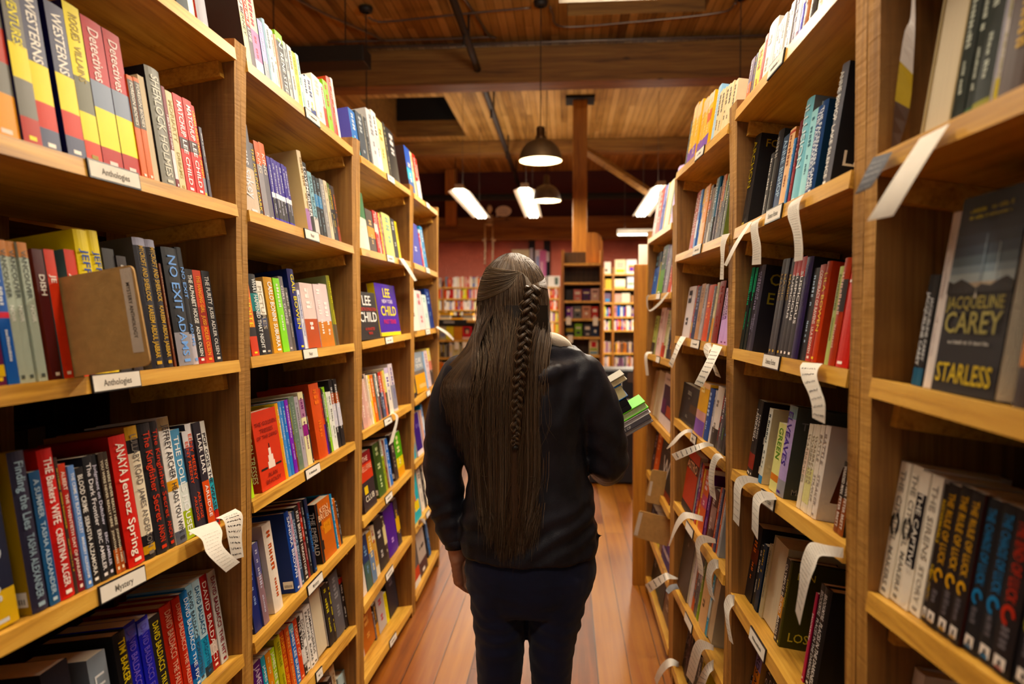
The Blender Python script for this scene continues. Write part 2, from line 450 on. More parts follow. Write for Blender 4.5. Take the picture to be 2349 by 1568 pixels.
row('L1', 2, B, -40, [
 (58,'.205','5b2a48','NOIR','e8c33a','b=.86-.94:d8b22a'), (145,'.205','2257a8','~','e9f0f6','b=.5-.54:c9404f'),
 (212,222,'a3ada0','VANCOUVER|NOIR','4a524e','z=.5 b=0-.11:b98258 t2=e8ebe4'), (277,232,'a3ada0','VANCOUVER|NOIR','4a524e','z=.5 b=0-.11:b98258 t2=e8ebe4'),
 (345,242,'a3ada0','VANCOUVER|NOIR','4a524e','z=.5 b=0-.11:b98258 t2=e8ebe4'), g(392),
 (468,288,'47191b','DISH','e6e0d6','n=6b2a20'), g(474),(548,290,'cf3a24','JE','f4ece2','n=3f6262'), g(612),
 (690,292,'cf3a24','JE','f4ece2','n=5d6f70'),(788,152,'f0d911','JEFF|ABBOTT','4a62a8','h n=eed60f C=BLAME d=.16'), (868,156,'f0d911','JEFF|ABBOTT','4a62a8','h n=eed60f'), g(880),
 (962,285,'2d2b2c','GIVE','e4e2dc','n=3a3838'), (1030,340,'2a2224','~','cfc9c0','n=1d191c'), g(1100),
 (1188,208,'1d1c26','MYCROFT AND SHERLOCK|KAREEM ABDUL JABBAR','c9a13e','h n=55524f b=0-.06:a9abc0 d=.17'), (1253,222,'1d1c26','MYCROFT AND SHERLOCK|KAREEM ABDUL JABBAR','c9a13e','h n=3c3a3c b=0-.06:a9abc0'),
 (1268,392,'6a3d2c','~','caa98c',''), g(1285),
 (1392,280,'1e2025','NO EXIT|ADAMS','8fb4ee','h n=0e0d10 b=.72-1:8d8b92'), (1436,276,'1e2025','NO EXIT|ADAMS','8fb4ee','h b=.74-1:b9b4bd'),
 (1490,432,'191617','THE ALPHABET HOUSE|ADLER OLSEN','f1efe9','b=.93-1:a5201c'), (1548,440,'c13a15','THE HANGING GIRL|JUSSI ADLER OLSEN','f0a52a','b=.4-.6:8e1f14'),
 (1604,446,'15141a','THE PURITY|JUSSI ADLER OLSEN','d8d6d2','')], 0.008)
row('L1', 3, C, -70, [
 (112,'.21','1b2034','Bakers Bones','ccd3dd','n=1b2034 b=.76-1:d2ab1c'), g(178),
 (268,322,'2b2a3e','Finding the Lies|TASHA ALEXANDER','9fb7c6','h n=a88716 s d=.16'), (326,428,'3a5b82','A SUMMER|TASHA ALEXANDER','b9cfe0','n=1e2433 s'),
 (406,310,'cb1b18','THE Bankers WIFE|CRISTINA ALGER','f6efe9','h n=a3191a b=.62-.98:b71513 d=.165'),
 (425,352,'382a24','~','e0b93c',''), (464,387,'b12a24','ALBERT|THE TWENTIETH DAY OF JANUARY','f4e6dc','b=.0-.16:d24026,.7-1:7c1e28'),
 (498,397,'7d9cd0','THE CRIME AT BLACK DUDLEY|MARGERY ALLINGHAM','f2f6fa','b=.86-1:6f8fc8'), (548,408,'151417','BLOOD CRIME|SEBASTIA ALZAMORA','efece6','n=111013'),
 (595,345,'17181d','The Dark Frontier|ERIC AMBLER','e9e7ea','n=17181d'), (629,337,'17181d','Judgment on Deltchev|ERIC AMBLER','d9d7ea',''),
 (655,330,'33271f','YOU WERE NEVER REALLY HERE|JONATHAN AMES','e6dcc4','b=.8-1:b0561f'), (681,322,'33271f','YOU WERE NEVER REALLY HERE|JONATHAN AMES','e6dcc4','b=.8-1:9c4a22'), g(690),
 (776,238,'cf1f16','ANAYA|Jemez Spring','f6efe4','h n=8f1710 s d=.17'), g(782), (845,186,'17151a','LULLABY ROAD|JAMES ANDERSON','77706a','h n=b0702b b=.2-.82:e9dfc9,.0-.1:c99a2a,.9-.96:c99a2a d=.16'),
 (910,172,'1e1c21','The Kingfisher Secret|ANON','d0391f','h n=1b191e'), (954,160,'1e1c21','The Kingfisher Secret|ANON','c8351d','h n=1b191e'),
 (1012,138,'f2f0ec','JEFFREY ARCHER|HEADS YOU WIN','34343a','h b=0-.1:8a7458,.5-.58:e2a22c,.9-1:5d626e'), (1062,202,'6fa0c4','THE DOLLS HOUSE','f6f8f8','b=.5-.74:dfe6e2,.74-1:a4b92c'),
 (1092,212,'2c2833','EENY MEENY|ARLIDGE','e2502c','b=0-.16:d9d6da,.16-.24:4c4458'), (1124,170,'2c2833','EENY MEENY|ARLIDGE','e2502c','b=0-.16:e6e3e4,.16-.24:4c4458'),
 (1161,164,'2b2730','LIAR LIAR|ARLIDGE','f6f1ee','b=.55-1:d9562e'), (1190,157,'e9e8e2','POP GOES THE WEASEL','2c2c38','b=.55-.85:57a8b8,.85-1:b8332e')], 0.012)
row('L1', 4, C, 330, [
 (470,1480,'1b1d28','C','d8b020','n=151722'), g(560), (655,1416,'8f9aa5','LI','e9edf0','n=7d8792'), g(700),
 (765,1296,'1a191b','TIM BAKER|FEVER CITY','f0d936','h n=1d1b1d C=FEVER d=.15'),
 (826,1243,'2b2fb0','DAVID BALDACCI|END GAME','8c7fd8','b=.03-.14:7c80dc'), (883,1216,'2b2fb0','DAVID BALDACCI|END GAME','7f76cc','b=.03-.14:8c90e0'),
 (940,1205,'1b1a1d','DAVID BALDACCI|TRUE BLUE','f0de4c','n=131215'), (1000,1146,'cc2b16','DAVID BALDACCI|THE FALLEN','f3c6b0','h n=9b2213 d=.165'),
 (1042,1108,'d03320','DAVID BALDACCI|THE FALLEN','f3c6b0','h n=a32717'), (1082,1078,'2478c0','DAVID BALDACCI|THE FIX','e9f1f6','b=.74-.9:27449c h'),
 (1116,1040,'a9cfe2','DAVID BALDACCI|FORGOTTEN','3d4a56','b=.55-.95:2b7bb0'), (1155,1014,'c3deea','DAVID BALDACCI|FORGOTTEN','2e5d86','b=.6-.9:3f9cc4,.9-1:20303c'),
 (1194,988,'a31d1c','DAVID BALDACCI','f3e2da','b=.72-.84:d8c6bc'), (1231,962,'cfcfcc','DAVID BALDACCI|THE HIT','8c2f3c','')], 0.02)

row('L2', 0, D, 84, [
 (122,'.235','efe3c6','LOU BERNEY','2c2622','n=33261f b=0-.42:e3c4c4,.42-1:eee0b4 C=WHAT'), (160,'.24','c33c2a','DOUBLE LIFE','f2e9e2','b=.52-1:4a3f48'),
 (225,'.245','eadcb8','~','b45a6a','b=.5-1:b07aa4,.82-1:e4dce8'), (262,150,'a7a6cf','~','e4e4f4','n=2a3b4c b=.66-1:8f97a0'), (284,140,'9bb4c4','~','e4eef2','h n=93a9b8'),
 (318,178,'c3ccd0','~','7b8790',''), (342,215,'ebe3d0','~','8f8778','n=8b9aa2'), (352,250,'c8a896','~','7a5a4a',''), (404,238,'1d1c1e','N|RENE STEE','f0efea','n=7da23a b=0-.14:86b04a'),
 (430,302,'a9acae','~','63676b',''), (463,335,'c3c4c4','~','8f7f50','n=777a7c'), (498,378,'d7dd62','~','9aa13a',''), (521,392,'bfe0de','~','7f9f9f','n=aecfcc'),
 (553,550,'f3f1ea','~','233a66','b=.8-1:d8d8dc'), (597,556,'f5f0e4','~','33437c','n=1b2a4e b=.72-1:3a4a86 t2=e2d44a'), (655,552,'f2ece2','~','cfc4b8','n=e9dccf'),
 (680,600,'f2e6dc','~','cf3526','b=.5-1:c9482c'), (715,585,'8fc23c','~','d23a2a','n=7fb23a'), (748,562,'b5402a','~','d8b9a6','n=a8442e h'), (763,566,'f0ebe4','~','c9c4bc','')], 0.01)
row('L2', 1, E, 92, [
 (205,-430,'37363c','marcus sakey','d9d6dc','h n=141216 b=.0-.5:6f7077,.5-1:c9b9a8 d=.16'), (241,-250,'4b4a50','THE KILLING DARK','efc52f','n=2d2c32'),
 (284,-262,'8f8d94','KING','e2d6cc','b=.0-.3:d2602c n=a85a34'), (327,-250,'6a6870','KING','e6dcd4','b=.0-.28:d9662c'),
 (356,-140,'4a4090','~','cfd0ea','b=.54-.62:f4f2f8,.62-.93:29282f,.93-1:5a52b0'), (384,-126,'4a4090','~','cfd0ea','b=.54-.62:f4f2f8,.62-.93:29282f,.93-1:5a52b0'),
 (411,-108,'4a4090','~','cfd0ea','b=.54-.62:f4f2f8,.62-.93:29282f,.93-1:5a52b0'), (437,-92,'4a4090','~','cfd0ea','b=.54-.62:f4f2f8,.62-.93:29282f,.93-1:5a52b0'),
 (462,-78,'4a4090','~','cfd0ea','b=.54-.62:f4f2f8,.62-.93:29282f,.93-1:5a52b0'), (486,-62,'4a4090','~','cfd0ea','b=.54-.62:f4f2f8,.62-.93:29282f,.93-1:5a52b0'), g(585),
 (618,-185,'dcc9a6','~','8d7350','h n=dcc596 R b=.7-1:a884b2 d=.17'), (657,-98,'19191c','LOVEMURDER','eeeef0','n=141417'), (690,-20,'8fb3c0','SAUL BLACK','46606a','b=.7-1:c9c7c6'),
 (716,10,'1f2328','~','9ab4c4','n=16181c b=.3-.5:5f93c4'), (741,32,'1f2328','~','9ab4c4','b=.3-.5:5f93c4'), (771,40,'8f8f90','~','d8d6d2',''), (796,52,'d6c8b0','~','9b8a70',''),
 (815,70,'5b6b35','~','d9d3a4','b=.3-1:26262a n=3a4228'), (838,82,'29292f','~','e4bf4a',''), (858,95,'3c2c26','~','d8702c','b=.7-1:8c3a22')], 0.012)
row('L2', 2, E, 88, [
 (132,790,'4a484e','~','f0eeee','b=0-.5:8d86c6,.5-1:4d4b50'), (190,852,'e2742c','ERUDITE','f3d935','b=.62-.74:221c1e,.74-1:cc3b1c n=d8552c'),
 (252,798,'17191d','WHAT HAPPENED THAT NIGHT','e9edec','b=.24-.46:237f80 h n=14383e'), (305,852,'1c1d25','PICTURES','b0a89a','b=0-.46:f0ece0,.5-.62:3c4460'), g(318),
 (386,822,'cf9a3e','CARLO BONINI|SUBURRA','ffffff','h n=c9a673 d=.155'), (436,830,'86dd2c','~','f4f6e6','n=7fd028'), (470,815,'6d6a6c','GIRL GONE','d8d4d4',''),
 (498,905,'55514f','~','d2cecb','s'), g(510), (558,757,'1f2064','GAIL BOWEN','e6d52e','h n=1a2763 b=.6-1:2a36a0 d=.175'), (578,925,'dfe2ee','~','24409c',''), g(590),
 (690,870,'e2cfcb','~','fbf5f2','n=decfd4 R b=.55-1:b85a3c'), (747,880,'e0d0d2','~','fbf6f4','n=d6c6cc b=.6-1:c97a1c'), (805,875,'e0d0d2','~','fbf6f4','n=d6c6cc b=.6-1:c97a1c'), g(812),
 (838,808,'8d8c34','~','e2dc6c','h n=8f9a70 b=.7-1:5f5340')], 0.012)
FACE = []
def face(bay, sh, crop, x0, x1, top, col, spine, lines, **k): FACE.append((bay, sh, crop, x0, x1, top, col, spine, lines, k))
row('L2', 3, Gc, 92, [(165,545,'b4df63','~','2b3324','n=a6d455 s')], 0.012)
face('L2', 3, Gc, 228, 424, 510, 'd2402c', '9c281f', [('THE GOLDEN', .83, .05, '7c1c18'), ('TRESSES', .74, .05, '7c1c18'), ('OF THE DEAD', .66, .045, '7c1c18'), ('ALAN', .17, .05, '7c1c18'), ('BRADLEY', .09, .05, '7c1c18')], th=.028, sp='GOLDEN TRESSES', blk=[(.38, .66, .24, .33, 'f4e4da'), (.42, .62, .33, .41, 'f4e4da'), (.46, .56, .41, .5, 'f4e4da'), (.5, .53, .5, .56, '201818'), (.08, .34, .25, .275, '1c1412'), (.68, .92, .25, .275, '1c1412')])
row('L2', 3, Gc, 418, [
 (443,458,'e9a322','~','f6e6c4','n=e8cf3a h d=.16'), (452,462,'f2ece0','~','c9bfae',''), (476,442,'6f9bd8','~','cfe0f6',''), (500,436,'5f8ad0','~','cfdcf6',''), (527,428,'8a50c0','~','e2d2f2','b=.6-1:7a3fb4'),
 (540,418,'44473c','~','e0cf3a','b=.6-1:6a3a34'), (580,400,'66796a','~','8fa092','n=8fa4a0'), (610,402,'a9a4ae','~','7c7882',''), g(616),
 (655,362,'e2dcb4','~','7a3a70','n=d9d2b4 b=.1-.35:a87f9c,.45-.6:8f3f80'), (664,375,'1f1b1f','NIGHT HERON','f2eee8',''), g(700),
 (776,292,'d24f1c','~','ef8a5c','h n=cc4a1c R d=.17'), (789,332,'c33a22','~','5c2c60','b=.55-1:5a3a8c'), (805,340,'2b2a26','~','cfd0c4',''), (828,320,'8fc93a','~','e2e6d4','n=3c5a2c'),
 (840,362,'e6ead9','~','8f9a84',''), (868,360,'dcdfd8','~','6f6f70',''), (897,256,'1c1b1e','~','e4e2e0','n=1a191c b=.2-.36:a5583c,.36-.7:c9c8d4'), (925,254,'1c1b1e','~','e4e2e0','b=.2-.36:a5583c,.36-.7:c9c8d4')], 0.012)
row('L2', 4, Hc, 180, [
 (246,362,'1c2a6a','~','9fb2dc','n=16235c s d=.13'), (292,360,'5a5a86','~','cfcfe4','b=.4-1:8a7078'), g(345),
 (416,190,'e9dfd2','~','c96a50','h n=e6dccd A=.3-.85:6f7a2c d=.165'), g(520),
 (557,92,'2f4c9c','SANDRA BROWN','e9ecf4','h n=24356e s d=.175'), (575,106,'cfbfd2','~','c44a5c',''), (604,88,'334a66','SANDRA BROWN','b5c7d6',''),
 (640,42,'191718','KEN BRUEN|HEADSTONE','efe9e2','n=141213 b=.5-.8:2c1a16 d=.16'), (659,8,'7a2028','~','e9c9c4','b=.2-.5:b83a2c'), (682,0,'1c1a1c','~','b9c0c4','n=131213'), (705,-25,'1f2c4c','IN THE GALWAY','5f93d4','')], 0.012)
face('L2', 4, Hc, 760, 876, -15, 'c4662c', '171314', [('KEN', .84, .10, 'f0c9a6'), ('BRUEN', .73, .10, 'f0c9a6'), ('IN THE', .55, .06, 'e9a44c')], th=.03, sp='THE EMERALD', blk=[(0, .14, .0, 1.0, '171314'), (.14, .22, .2, .36, '171314'), (.14, .24, .6, .72, '171314'), (.35, .85, .42, .62, 'd98a24')])
row('L2', 4, Hc, 880, [(896,-62,'3a86b4','THE GHOSTS|OF GALWAY','d9e9f2','h n=2f7aa6 d=.17'), (914,-25,'c2682c','~','3a1c12','n=9c4f22'), (930,0,'2b2a2c','~','c9ccd0','')], 0.012)
row('L2', 5, Hc, 225, [
 (296,1392,'552a70','JAMES LEE','d2c2da',''), (330,1338,'3fa9c4','JAMES LEE','e6f2f2',''), (374,1300,'de8a22','~','f2d9a0',''), (414,1266,'a4c43a','JAMES LEE BURKE','f0f2d4','b=0-.3:b9dc5a'), (463,1165,'b9b42c','~','8c8a24','n=a9a82c h'),
 (504,1118,'c8481c','JAMES LEE BURKE','f0a96c',''), (541,1082,'d0521c','BURKE|NEW IBERIA','f2b880',''), (577,1056,'2a6fc4','JAMES LEE BURKE','ecf3f6','b=0-.12:7fc4dc'), (612,1008,'d2401c','LIGHT OF','f6cfae',''),
 (641,985,'1e1c1e','THE TWO FACES','eceae6','n=d9d6d0 b=.55-.8:dcdad6'), (671,958,'eceae6','DOVES|BURKE','222224','n=d9d7d2'), (702,908,'eceae6','FALCONS|BURKE','222224',''), (733,880,'eceae6','HUMMINGBIRDS','222224',''), g(738),
 (830,738,'b9b5b2','','','P n=a9a5a4 h'), g(836), (879,700,'1b1a1c','~','d9cf3c','n=131214 d=.15'), (900,682,'1c1a1e','~','e2d23c',''), (975,600,'58565a','~','8c8a8c','n=4c4a4e h'), (1003,548,'201c1e','~','d9d6d4','b=0-.1:b32a22')], 0.02)
row('L2', 6, Hc, 850, [(905,1505,'241f24','~','c9c0c4','n=2a252a'), (968,1362,'d8cbb0','~','a8825c','n=cabda4 h'), g(985), (1075,1428,'b9cfd2','~','24282c','h n=a9b9bc')], 0.02)

row('L3', 0, D, 842, [
 (892,772,'3f78c4','~','dfe8f2','n=6a68b0 b=.6-1:58b4c4 d=.14'), (944,800,'3e4650','~','b9c2c9','n=3a4048'), (958,812,'8d8a80','~','4c4a44',''), (978,832,'34383c','~','aab0b4',''), g(984),
 (1030,786,'c9c9cc','~','8f9096','h n=c4c3c4 d=.16'), (1064,796,'efece6','~','3c3a3c','b=.4-.6:cfc9c4'), (1113,858,'ead9a4','~','b08d4c','n=e6d6a4'), (1128,880,'3c3a34','~','cfc9a4',''), (1190,940,'1d1b1d','~','d2cfd0','n=17161a h')], 0.012)
row('L3', 1, E, 1000, [
 (1085,130,'7fa28a','~','dfe9dd','n=3c6a3c b=0-.45:2f6b42,.45-1:d9dccb h'), (1140,285,'4a3f3a','~','d9b98c','n=2b2220 b=.4-.65:c49a5c'), (1165,292,'b53a3c','~','e9d2cc','b=.3-.5:e4dcd4'), (1178,300,'d8d4cc','~','8c5a50',''), (1190,305,'c9423c','~','f0dcd0',''),
 (1202,312,'d9cf6c','~','7a7434',''), (1218,318,'8d5a5a','~','e4d6c9',''), (1282,322,'cfcf8c','~','8fae9c','n=cdd08c h'), (1315,355,'1c1d1f','~','c9c9c4','n=161719'), (1332,378,'e0d03c','~','8c822c','')], 0.012)
row('L3', 2, E, 990, [(1003,930,'c33a24','~','f2d24c','n=2b2a2a')], 0.012)
face('L3', 2, E, 1004, 1164, 945, '1c1a1c', 'c33a24', [('LEE', .82, .20, 'f4f2ee'), ('WORTH DYING FOR', .635, .07, 'c9301f'), ('CHILD', .47, .20, 'f4f2ee'), ('A WANTED', .22, .06, 'c9301f'), ('MAN', .13, .06, 'c9301f')], th=.03, sp='LEE CHILD')
face('L3', 2, E, 1172, 1325, 885, '4a2aa0', 'e9d21c', [('LEE', .83, .17, 'f2e12c'), ('NEW YORK', .665, .07, 'e8dcf2'), ('CHILD', .48, .18, 'f2e12c'), ('PAST TENSE', .27, .08, 'e0607c')], th=.035, sp='LEE CHILD', blk=[(0, 1, 0, .07, 'e9d21c')])
row('L3', 3, K1, 48, [
 (108,560,'7a6a62','ZACK','e9dfd2','b=.6-.75:e0b42c n=cfa8a0'), (165,345,'c9a39c','~','efe2d6','b=.0-.08:2b2424 n=8d7a6a'), (200,335,'d9b4aa','~','f2e6dc','b=.0-.08:2b2424'), (225,325,'dcc6b8','~','a88a7a',''), (243,340,'ece4d4','~','8d8478',''), (268,340,'eac522','~','f6f0dc',''),
 (308,335,'dd6f22','~','f2dcc0','n=e9b28c'), (330,330,'5a6a68','~','cfd8d4',''), (354,320,'eae6de','~','8f6a6a','b=.5-1:8f6a6c'), (372,300,'241f20','~','d9d4cc',''), (408,302,'4f5a78','~','dfe0e6','b=0-.45:c9483c'), (430,285,'d99a6a','~','f2e0c9','b=.4-1:d07f74'), (452,275,'2b2a24','~','c9c28c','b=0-.5:d8d47c'),
 (500,245,'e9e4da','~','5a3fa0','b=.0-.12:c9bcd8,.4-.9:dcd6cc n=e6dfd2'), (552,195,'cfc4c9','~','6a66a0','b=.45-.95:8a8a98 h n=c9bfc4')], 0.012)
row('L3', 4, K1, 40, [(60,1330,'3a2c30','~','d9cfc9','')], 0.015)
face('L3', 4, Gc, 1088, 1188, 870, '2a2228', '2f2430', [('THE', .88, .09, 'e9c9bc'), ('HELLFIRE', .72, .09, 'f0b49c'), ('CLUB', .2, .1, 'e4dccc')], th=.03, sp='~', blk=[(0, 1, .5, .8, 'c9402a'), (.0, 1, .8, 1, '8c2a30'), (.18, .45, .28, .42, 'e2c02c')])
row('L3', 4, Gc, 1205, [
 (1262,790,'3f5a2c','~','c9d6a4','n=38452c s d=.14'), (1285,775,'c9ccc0','~','5f6a50','b=.3-1:8da03c'), (1296,765,'7a3a2c','~','e4cfc0',''), (1303,760,'c9c9d0','~','7a7a84',''), (1326,752,'2a6cc0','~','dfe9f4',''), g(1345), (1368,715,'3a2f2c','~','c9b9a0','n=3c3230 s'), (1420,702,'4f9a1c','~','e2e6a4','b=.57-.8:d8c41c,.8-1:dd9a22 n=9a9488')], 0.015)
row('L3', 5, Hc, 1095, [
 (1140,560,'ddd4cc','~','b9aea4','n=d6ccc4'), (1186,300,'2b3a60','~','7fa0c4','n=26304c b=.5-1:3f5a54 s'), (1222,265,'d9a24c','~','f0e0b4','n=cfa45c b=.4-1:6f86a4'), (1254,215,'dcd0b4','~','b03a34','b=.3-.8:c9a46c n=cfc6b4'),
 (1310,140,'1e1c1e','~','c9c4c0','n=1a181a'), (1332,135,'3a2f2a','~','d9cfa4','b=.2-.6:dccfa0'), (1412,48,'4a1c8c','~','c9a4e4','h n=421880 d=.165'), (1440,-20,'3a3038','~','e2b93c','b=.4-.7:dcae2c')], 0.02)
row('L3', 6, Hc, 1090, [(1120,1345,'d8c4bc','~','a89488','n=d2beb4'), (1215,960,'b9662c','~','e9b47c','n=2b2426 d=.12'), (1226,985,'5a5560','~','cfcad4',''), (1250,880,'3a2f2c','~','d9a43c','b=.6-1:c98a2c n=1f1b1d'), (1312,815,'b9b4b6','~','c4606c','n=a9a4a6 d=.12'), (1336,785,'e9dc1c','~','c9b814','n=d9cc2c'), g(1345), (1418,632,'2b2830','~','6a6470','n=26232a d=.12')], 0.06)

row('L4', 0, D, 1262, [(1302,1062,'3f5cae','~','e6e0d0','n=4a3432 b=.45-.7:3aa8c9,.7-1:2a5a9c d=.15'), (1318,1095,'d8cfa4','~','4a4540',''), (1336,1112,'c23a34','~','efd9d0','b=.6-1:e4dcdc'), (1352,1140,'b83a3c','~','e9dcd8','b=.5-1:ddd6d6')], 0.01)
row('L4', 1, E, 1420, [(1502,388,'5456a4','~','c9cae4','n=4a4c98 h'), (1514,470,'b9404a','~','e9d9d9',''), (1524,440,'cfe0e6','~','6a8a9c',''), (1545,418,'4f92c4','~','dfecf4','n=5a9acb')], 0.01)
row('L4', 2, E, 1412, [(1478,902,'e4e0d4','~','3a3a3c','n=dcd8cc'), (1532,932,'e6d2d0','~','c98a90','n=e2cfcd h'), (1565,965,'cfe0da','~','8fb0a8','n=c9dcd6'), (1602,918,'2a3f80','~','8fa8d8','n=26386f')], 0.01)
row('L4', 3, K1, 730, [(788,330,'2b2624','~','d9b43c','b=.3-.8:c9a43c')], 0.01)
face('L4', 3, K1, 800, 925, 60, '8f9aa4', '5a5f66', [('CURE', .80, .11, 'f4f4f0'), ('CROWS', .66, .10, 'f0f0ea')], th=.03, sp='~', blk=[(0, 1, 0, .46, 'e6a322'), (.3, .95, .1, .2, 'e9c48c'), (0, 1, .46, .55, '6f6a64')])
row('L4', 3, K1, 928, [(944,40,'8fb4dc','~','eaf2f8',''), (985,30,'d9c9cc','~','b98a8c',''), (1022,-5,'4a3f3a','~','d9cfc4','b=0-.35:e2d07c,.35-.6:c98a7c h n=d9cc8c')], 0.01)
row('L4', 4, K1, 730, [(788,1150,'2a9cb4','~','dff0f2','b=0-.35:d9c22c'), (800,1050,'3a3432','~','cfc4b8','')], 0.02)
face('L4', 4, K1, 802, 884, 830, '3a2a78', 'cfc4c4', [('~', .7, .1, '8f7fc0')], th=.03, sp='~', blk=[(0, 1, 0, .12, 'e6dce0'), (.9, 1, 0, 1, 'cfc0d0')])
row('L4', 4, K1, 888, [(912,790,'d9b0a4','~','efdcd4','n=c9b0b0'), (935,710,'3f8ad0','~','e6eef6','b=.3-.6:cfdcec')], 0.02)
face('L4', 5, Gc, 1490, 1560, 1045, '3fb0c0', '2a8c9c', [('~', .8, .1, 'e9d44c')], th=.02, sp='~', blk=[(.2, .6, .4, .6, 'd84a3c'), (.4, .9, .2, .4, 'e9cf4c')])
row('L4', 5, Gc, 1480, [(1486,1290,'c93a24','~','f0cfae','')], 0.02)
row('L4', 5, Gc, 1564, [(1590,965,'e6e0d6','~','7a746c','n=dcd6cc'), (1605,935,'2b2a2c','~','d9d6d0',''), (1622,925,'e9e4d2','~','c49a7c','')], 0.02)
face('L4', 6, Hc, 1532, 1598, 320, '55504e', '3a3634', [('~', .7, .1, 'cfc9c4')], th=.02, sp='~', blk=[(0, 1, .12, .34, 'c9482c'), (0, 1, 0, .12, 'e0dcd6')])
face('L4', 6, Hc, 1600, 1660, 240, 'b9aea4', '241f20', [('~', .6, .1, '3a3432')], th=.03, sp='~', blk=[(0, 1, 0, .3, '4a2f30'), (.3, .6, .05, .12, 'e9e4dc')])
row('L4', 6, Hc, 1664, [(1672,200,'2b2f3a','~','8fb4e4',''), (1684,170,'3f72b4','~','e4ecf2',''), (1690,160,'2a282c','~','cfcac4','')], 0.03)

# ---------------- right-hand run (nearest first)
row('R0', 1, Z0, 590, [(785,'.235','cfc2a4','','','P n=b9ab8c h'), (868,'.215','1a2420','~','cfd6c9','n=10150f b=.93-1:2f4a2c'), (945,'.215','1a2420','~','cfd6c9','b=.9-1:2f5a2c'), (1062,'.215','1a2420','~','cfd6c9','n=d9d9e6 b=.9-1:8a8a24'), (1112,'.2','d8d2cc','~','8f8a24','b=.8-1:c9b82c'), (1420,'.235','3a2416','~','c9a24c','h n=2b1a10 b=.2-.5:6a3a20')], 0.02)
row('R0', 2, Z1, 485, [(520,602,'15171b','JACQUELINE CAREY','e6e9ec','b=.84-1:2f5a78'), (551,604,'15171b','JACQUELINE CAREY','e6e9ec','b=.84-1:2f5a78'), (606,228,'ded6d2','~','cfc6c4','n=d8cfcc h')], 0.012)
face('R0', 2, Z1, 612, 988, 100, '1c1b20', '1c1b20', [('JACQUELINE', .455, .060, 'a49a5c'), ('CAREY', .355, .105, 'a79f66'), ('STARLESS', .10, .095, 'cdb33c'), ('~', .255, .018, 'd9d6cf'), ('~', .92, .022, 'b9a94c'), ('~', .885, .018, 'b9a94c')], th=.036, sp='~', blk=[(0, 1, .80, .85, '22232b'), (0, 1, .74, .80, '2b303a'), (0, 1, .69, .74, '39434f'), (0, 1, .64, .69, '55646f'), (0, 1, .60, .64, '7b8b95'), (0, 1, .555, .60, '9aa6aa'), (0, 1, .51, .555, 'a89a86')], poly=[([(0, .50), (1, .50), (1, .55), (.9, .575), (.8, .56), (.68, .535), (.55, .545), (.47, .525), (.36, .55), (.22, .575), (.1, .555), (0, .57)], '1c1b1f'), ([(.72, .56), (.74, .56), (.735, .74), (.725, .74)], 'aab6bc'), ([(.5, .56), (.53, .56), (.52, .79), (.51, .79)], '7f8f9a'), ([(.47, .475), (.50, .475), (.49, .53), (.48, .53)], 'd9d6cf')])
row('R0', 2, Z1, 1106, [(1330,160,'2b1c1c','~','e0a06c','h n=6a2c20 b=0-.5:b5462c,.5-.8:d98a3c')], 0.012)
row('R0', 3, Z2, 296, [
 (350,265,'e9e2d4','THE CITADEL|MAKERS','8f8a80','b=.42-.52:e9e2d4 O'), (405,286,'e9e2d4','THE CITADEL|MAKERS','8f8a80','O'), (458,322,'eae3d6','THE CAPTIVES','e6e2da','b=.16-.7:1b1a1f'), (520,346,'ede7da','THE SIRENS|STORY','9c968c','n=d8d0c2'), g(528),
 (562,392,'1c1615','REDEEMABLE|KING JASON','cfa93a','W n=3a1c1a'), (630,398,'1b1516','THE RULE OF LUCK','d09a24','W n=3a1c1a'), (704,412,'1b1516','THE RULE OF LUCK','d8a226','W n=3a1c1a'), (775,444,'1b1516','THE RULE OF LUCK','d8a226','W n=3a1c1a'),
 (858,482,'15171c','THE CHAOS OF LUCK','2f7cb4','W n=101216'), (958,518,'15171c','THE CHAOS OF LUCK','2f7cb4','W n=101216'), (1075,565,'181316','THE END OF LUCK','b5301f','W n=101216'), (1210,600,'16151a','~','8f8f2c','W n=101014')], 0.010)
row('R0', 4, Z2, 260, [(420,1432,'e4dcd2','THE MEMORY','4a4850','n=cfc6bb h b=.2-1:dad2cb')], 0.03)

row('R1', 0, RA, 770, [
 (800,510,'7a6a80','~','d9cfd6','b=.5-1:d2702a'), (818,470,'4a4a6a','~','d8c94c','b=.3-1:6a5a70'), (866,415,'edc71c','~','c4671c','n=e8b814'), (890,335,'b5452c','~','e2c4b4','n=a03c26'), (962,240,'efeae0','~','b9b2a6','n=f4f0ea h'), (992,262,'dcdad6','~','77757a',''), (1018,225,'e9e7e3','~','2b2a2c',''),
 (1046,180,'e9e7e3','~','2b2a2c',''), (1076,125,'ececec','~','2b2a2c',''), (1110,72,'ededec','~','2b2a2c','n=ffffff'), (1146,8,'574a5c','~','c9b9cf','n=2b2230'), (1176,5,'eceaec','~','9a7aa0','b=.7-1:7a4a6c'), (1202,-15,'4038c0','~','e6e4f6','n=3a2fb0 b=.0-.3:e4e2ee'), (1262,-60,'a26a48','~','5a3424','n=9a6242 h b=0-.25:5a2a34'), (1315,-90,'3a3430','~','b9a98c','h'), (1385,-130,'e9e2cc','~','b9b09a','h n=efe9d8'), (1440,-150,'eceaf0','~','aaa8b4','')], 0.012)
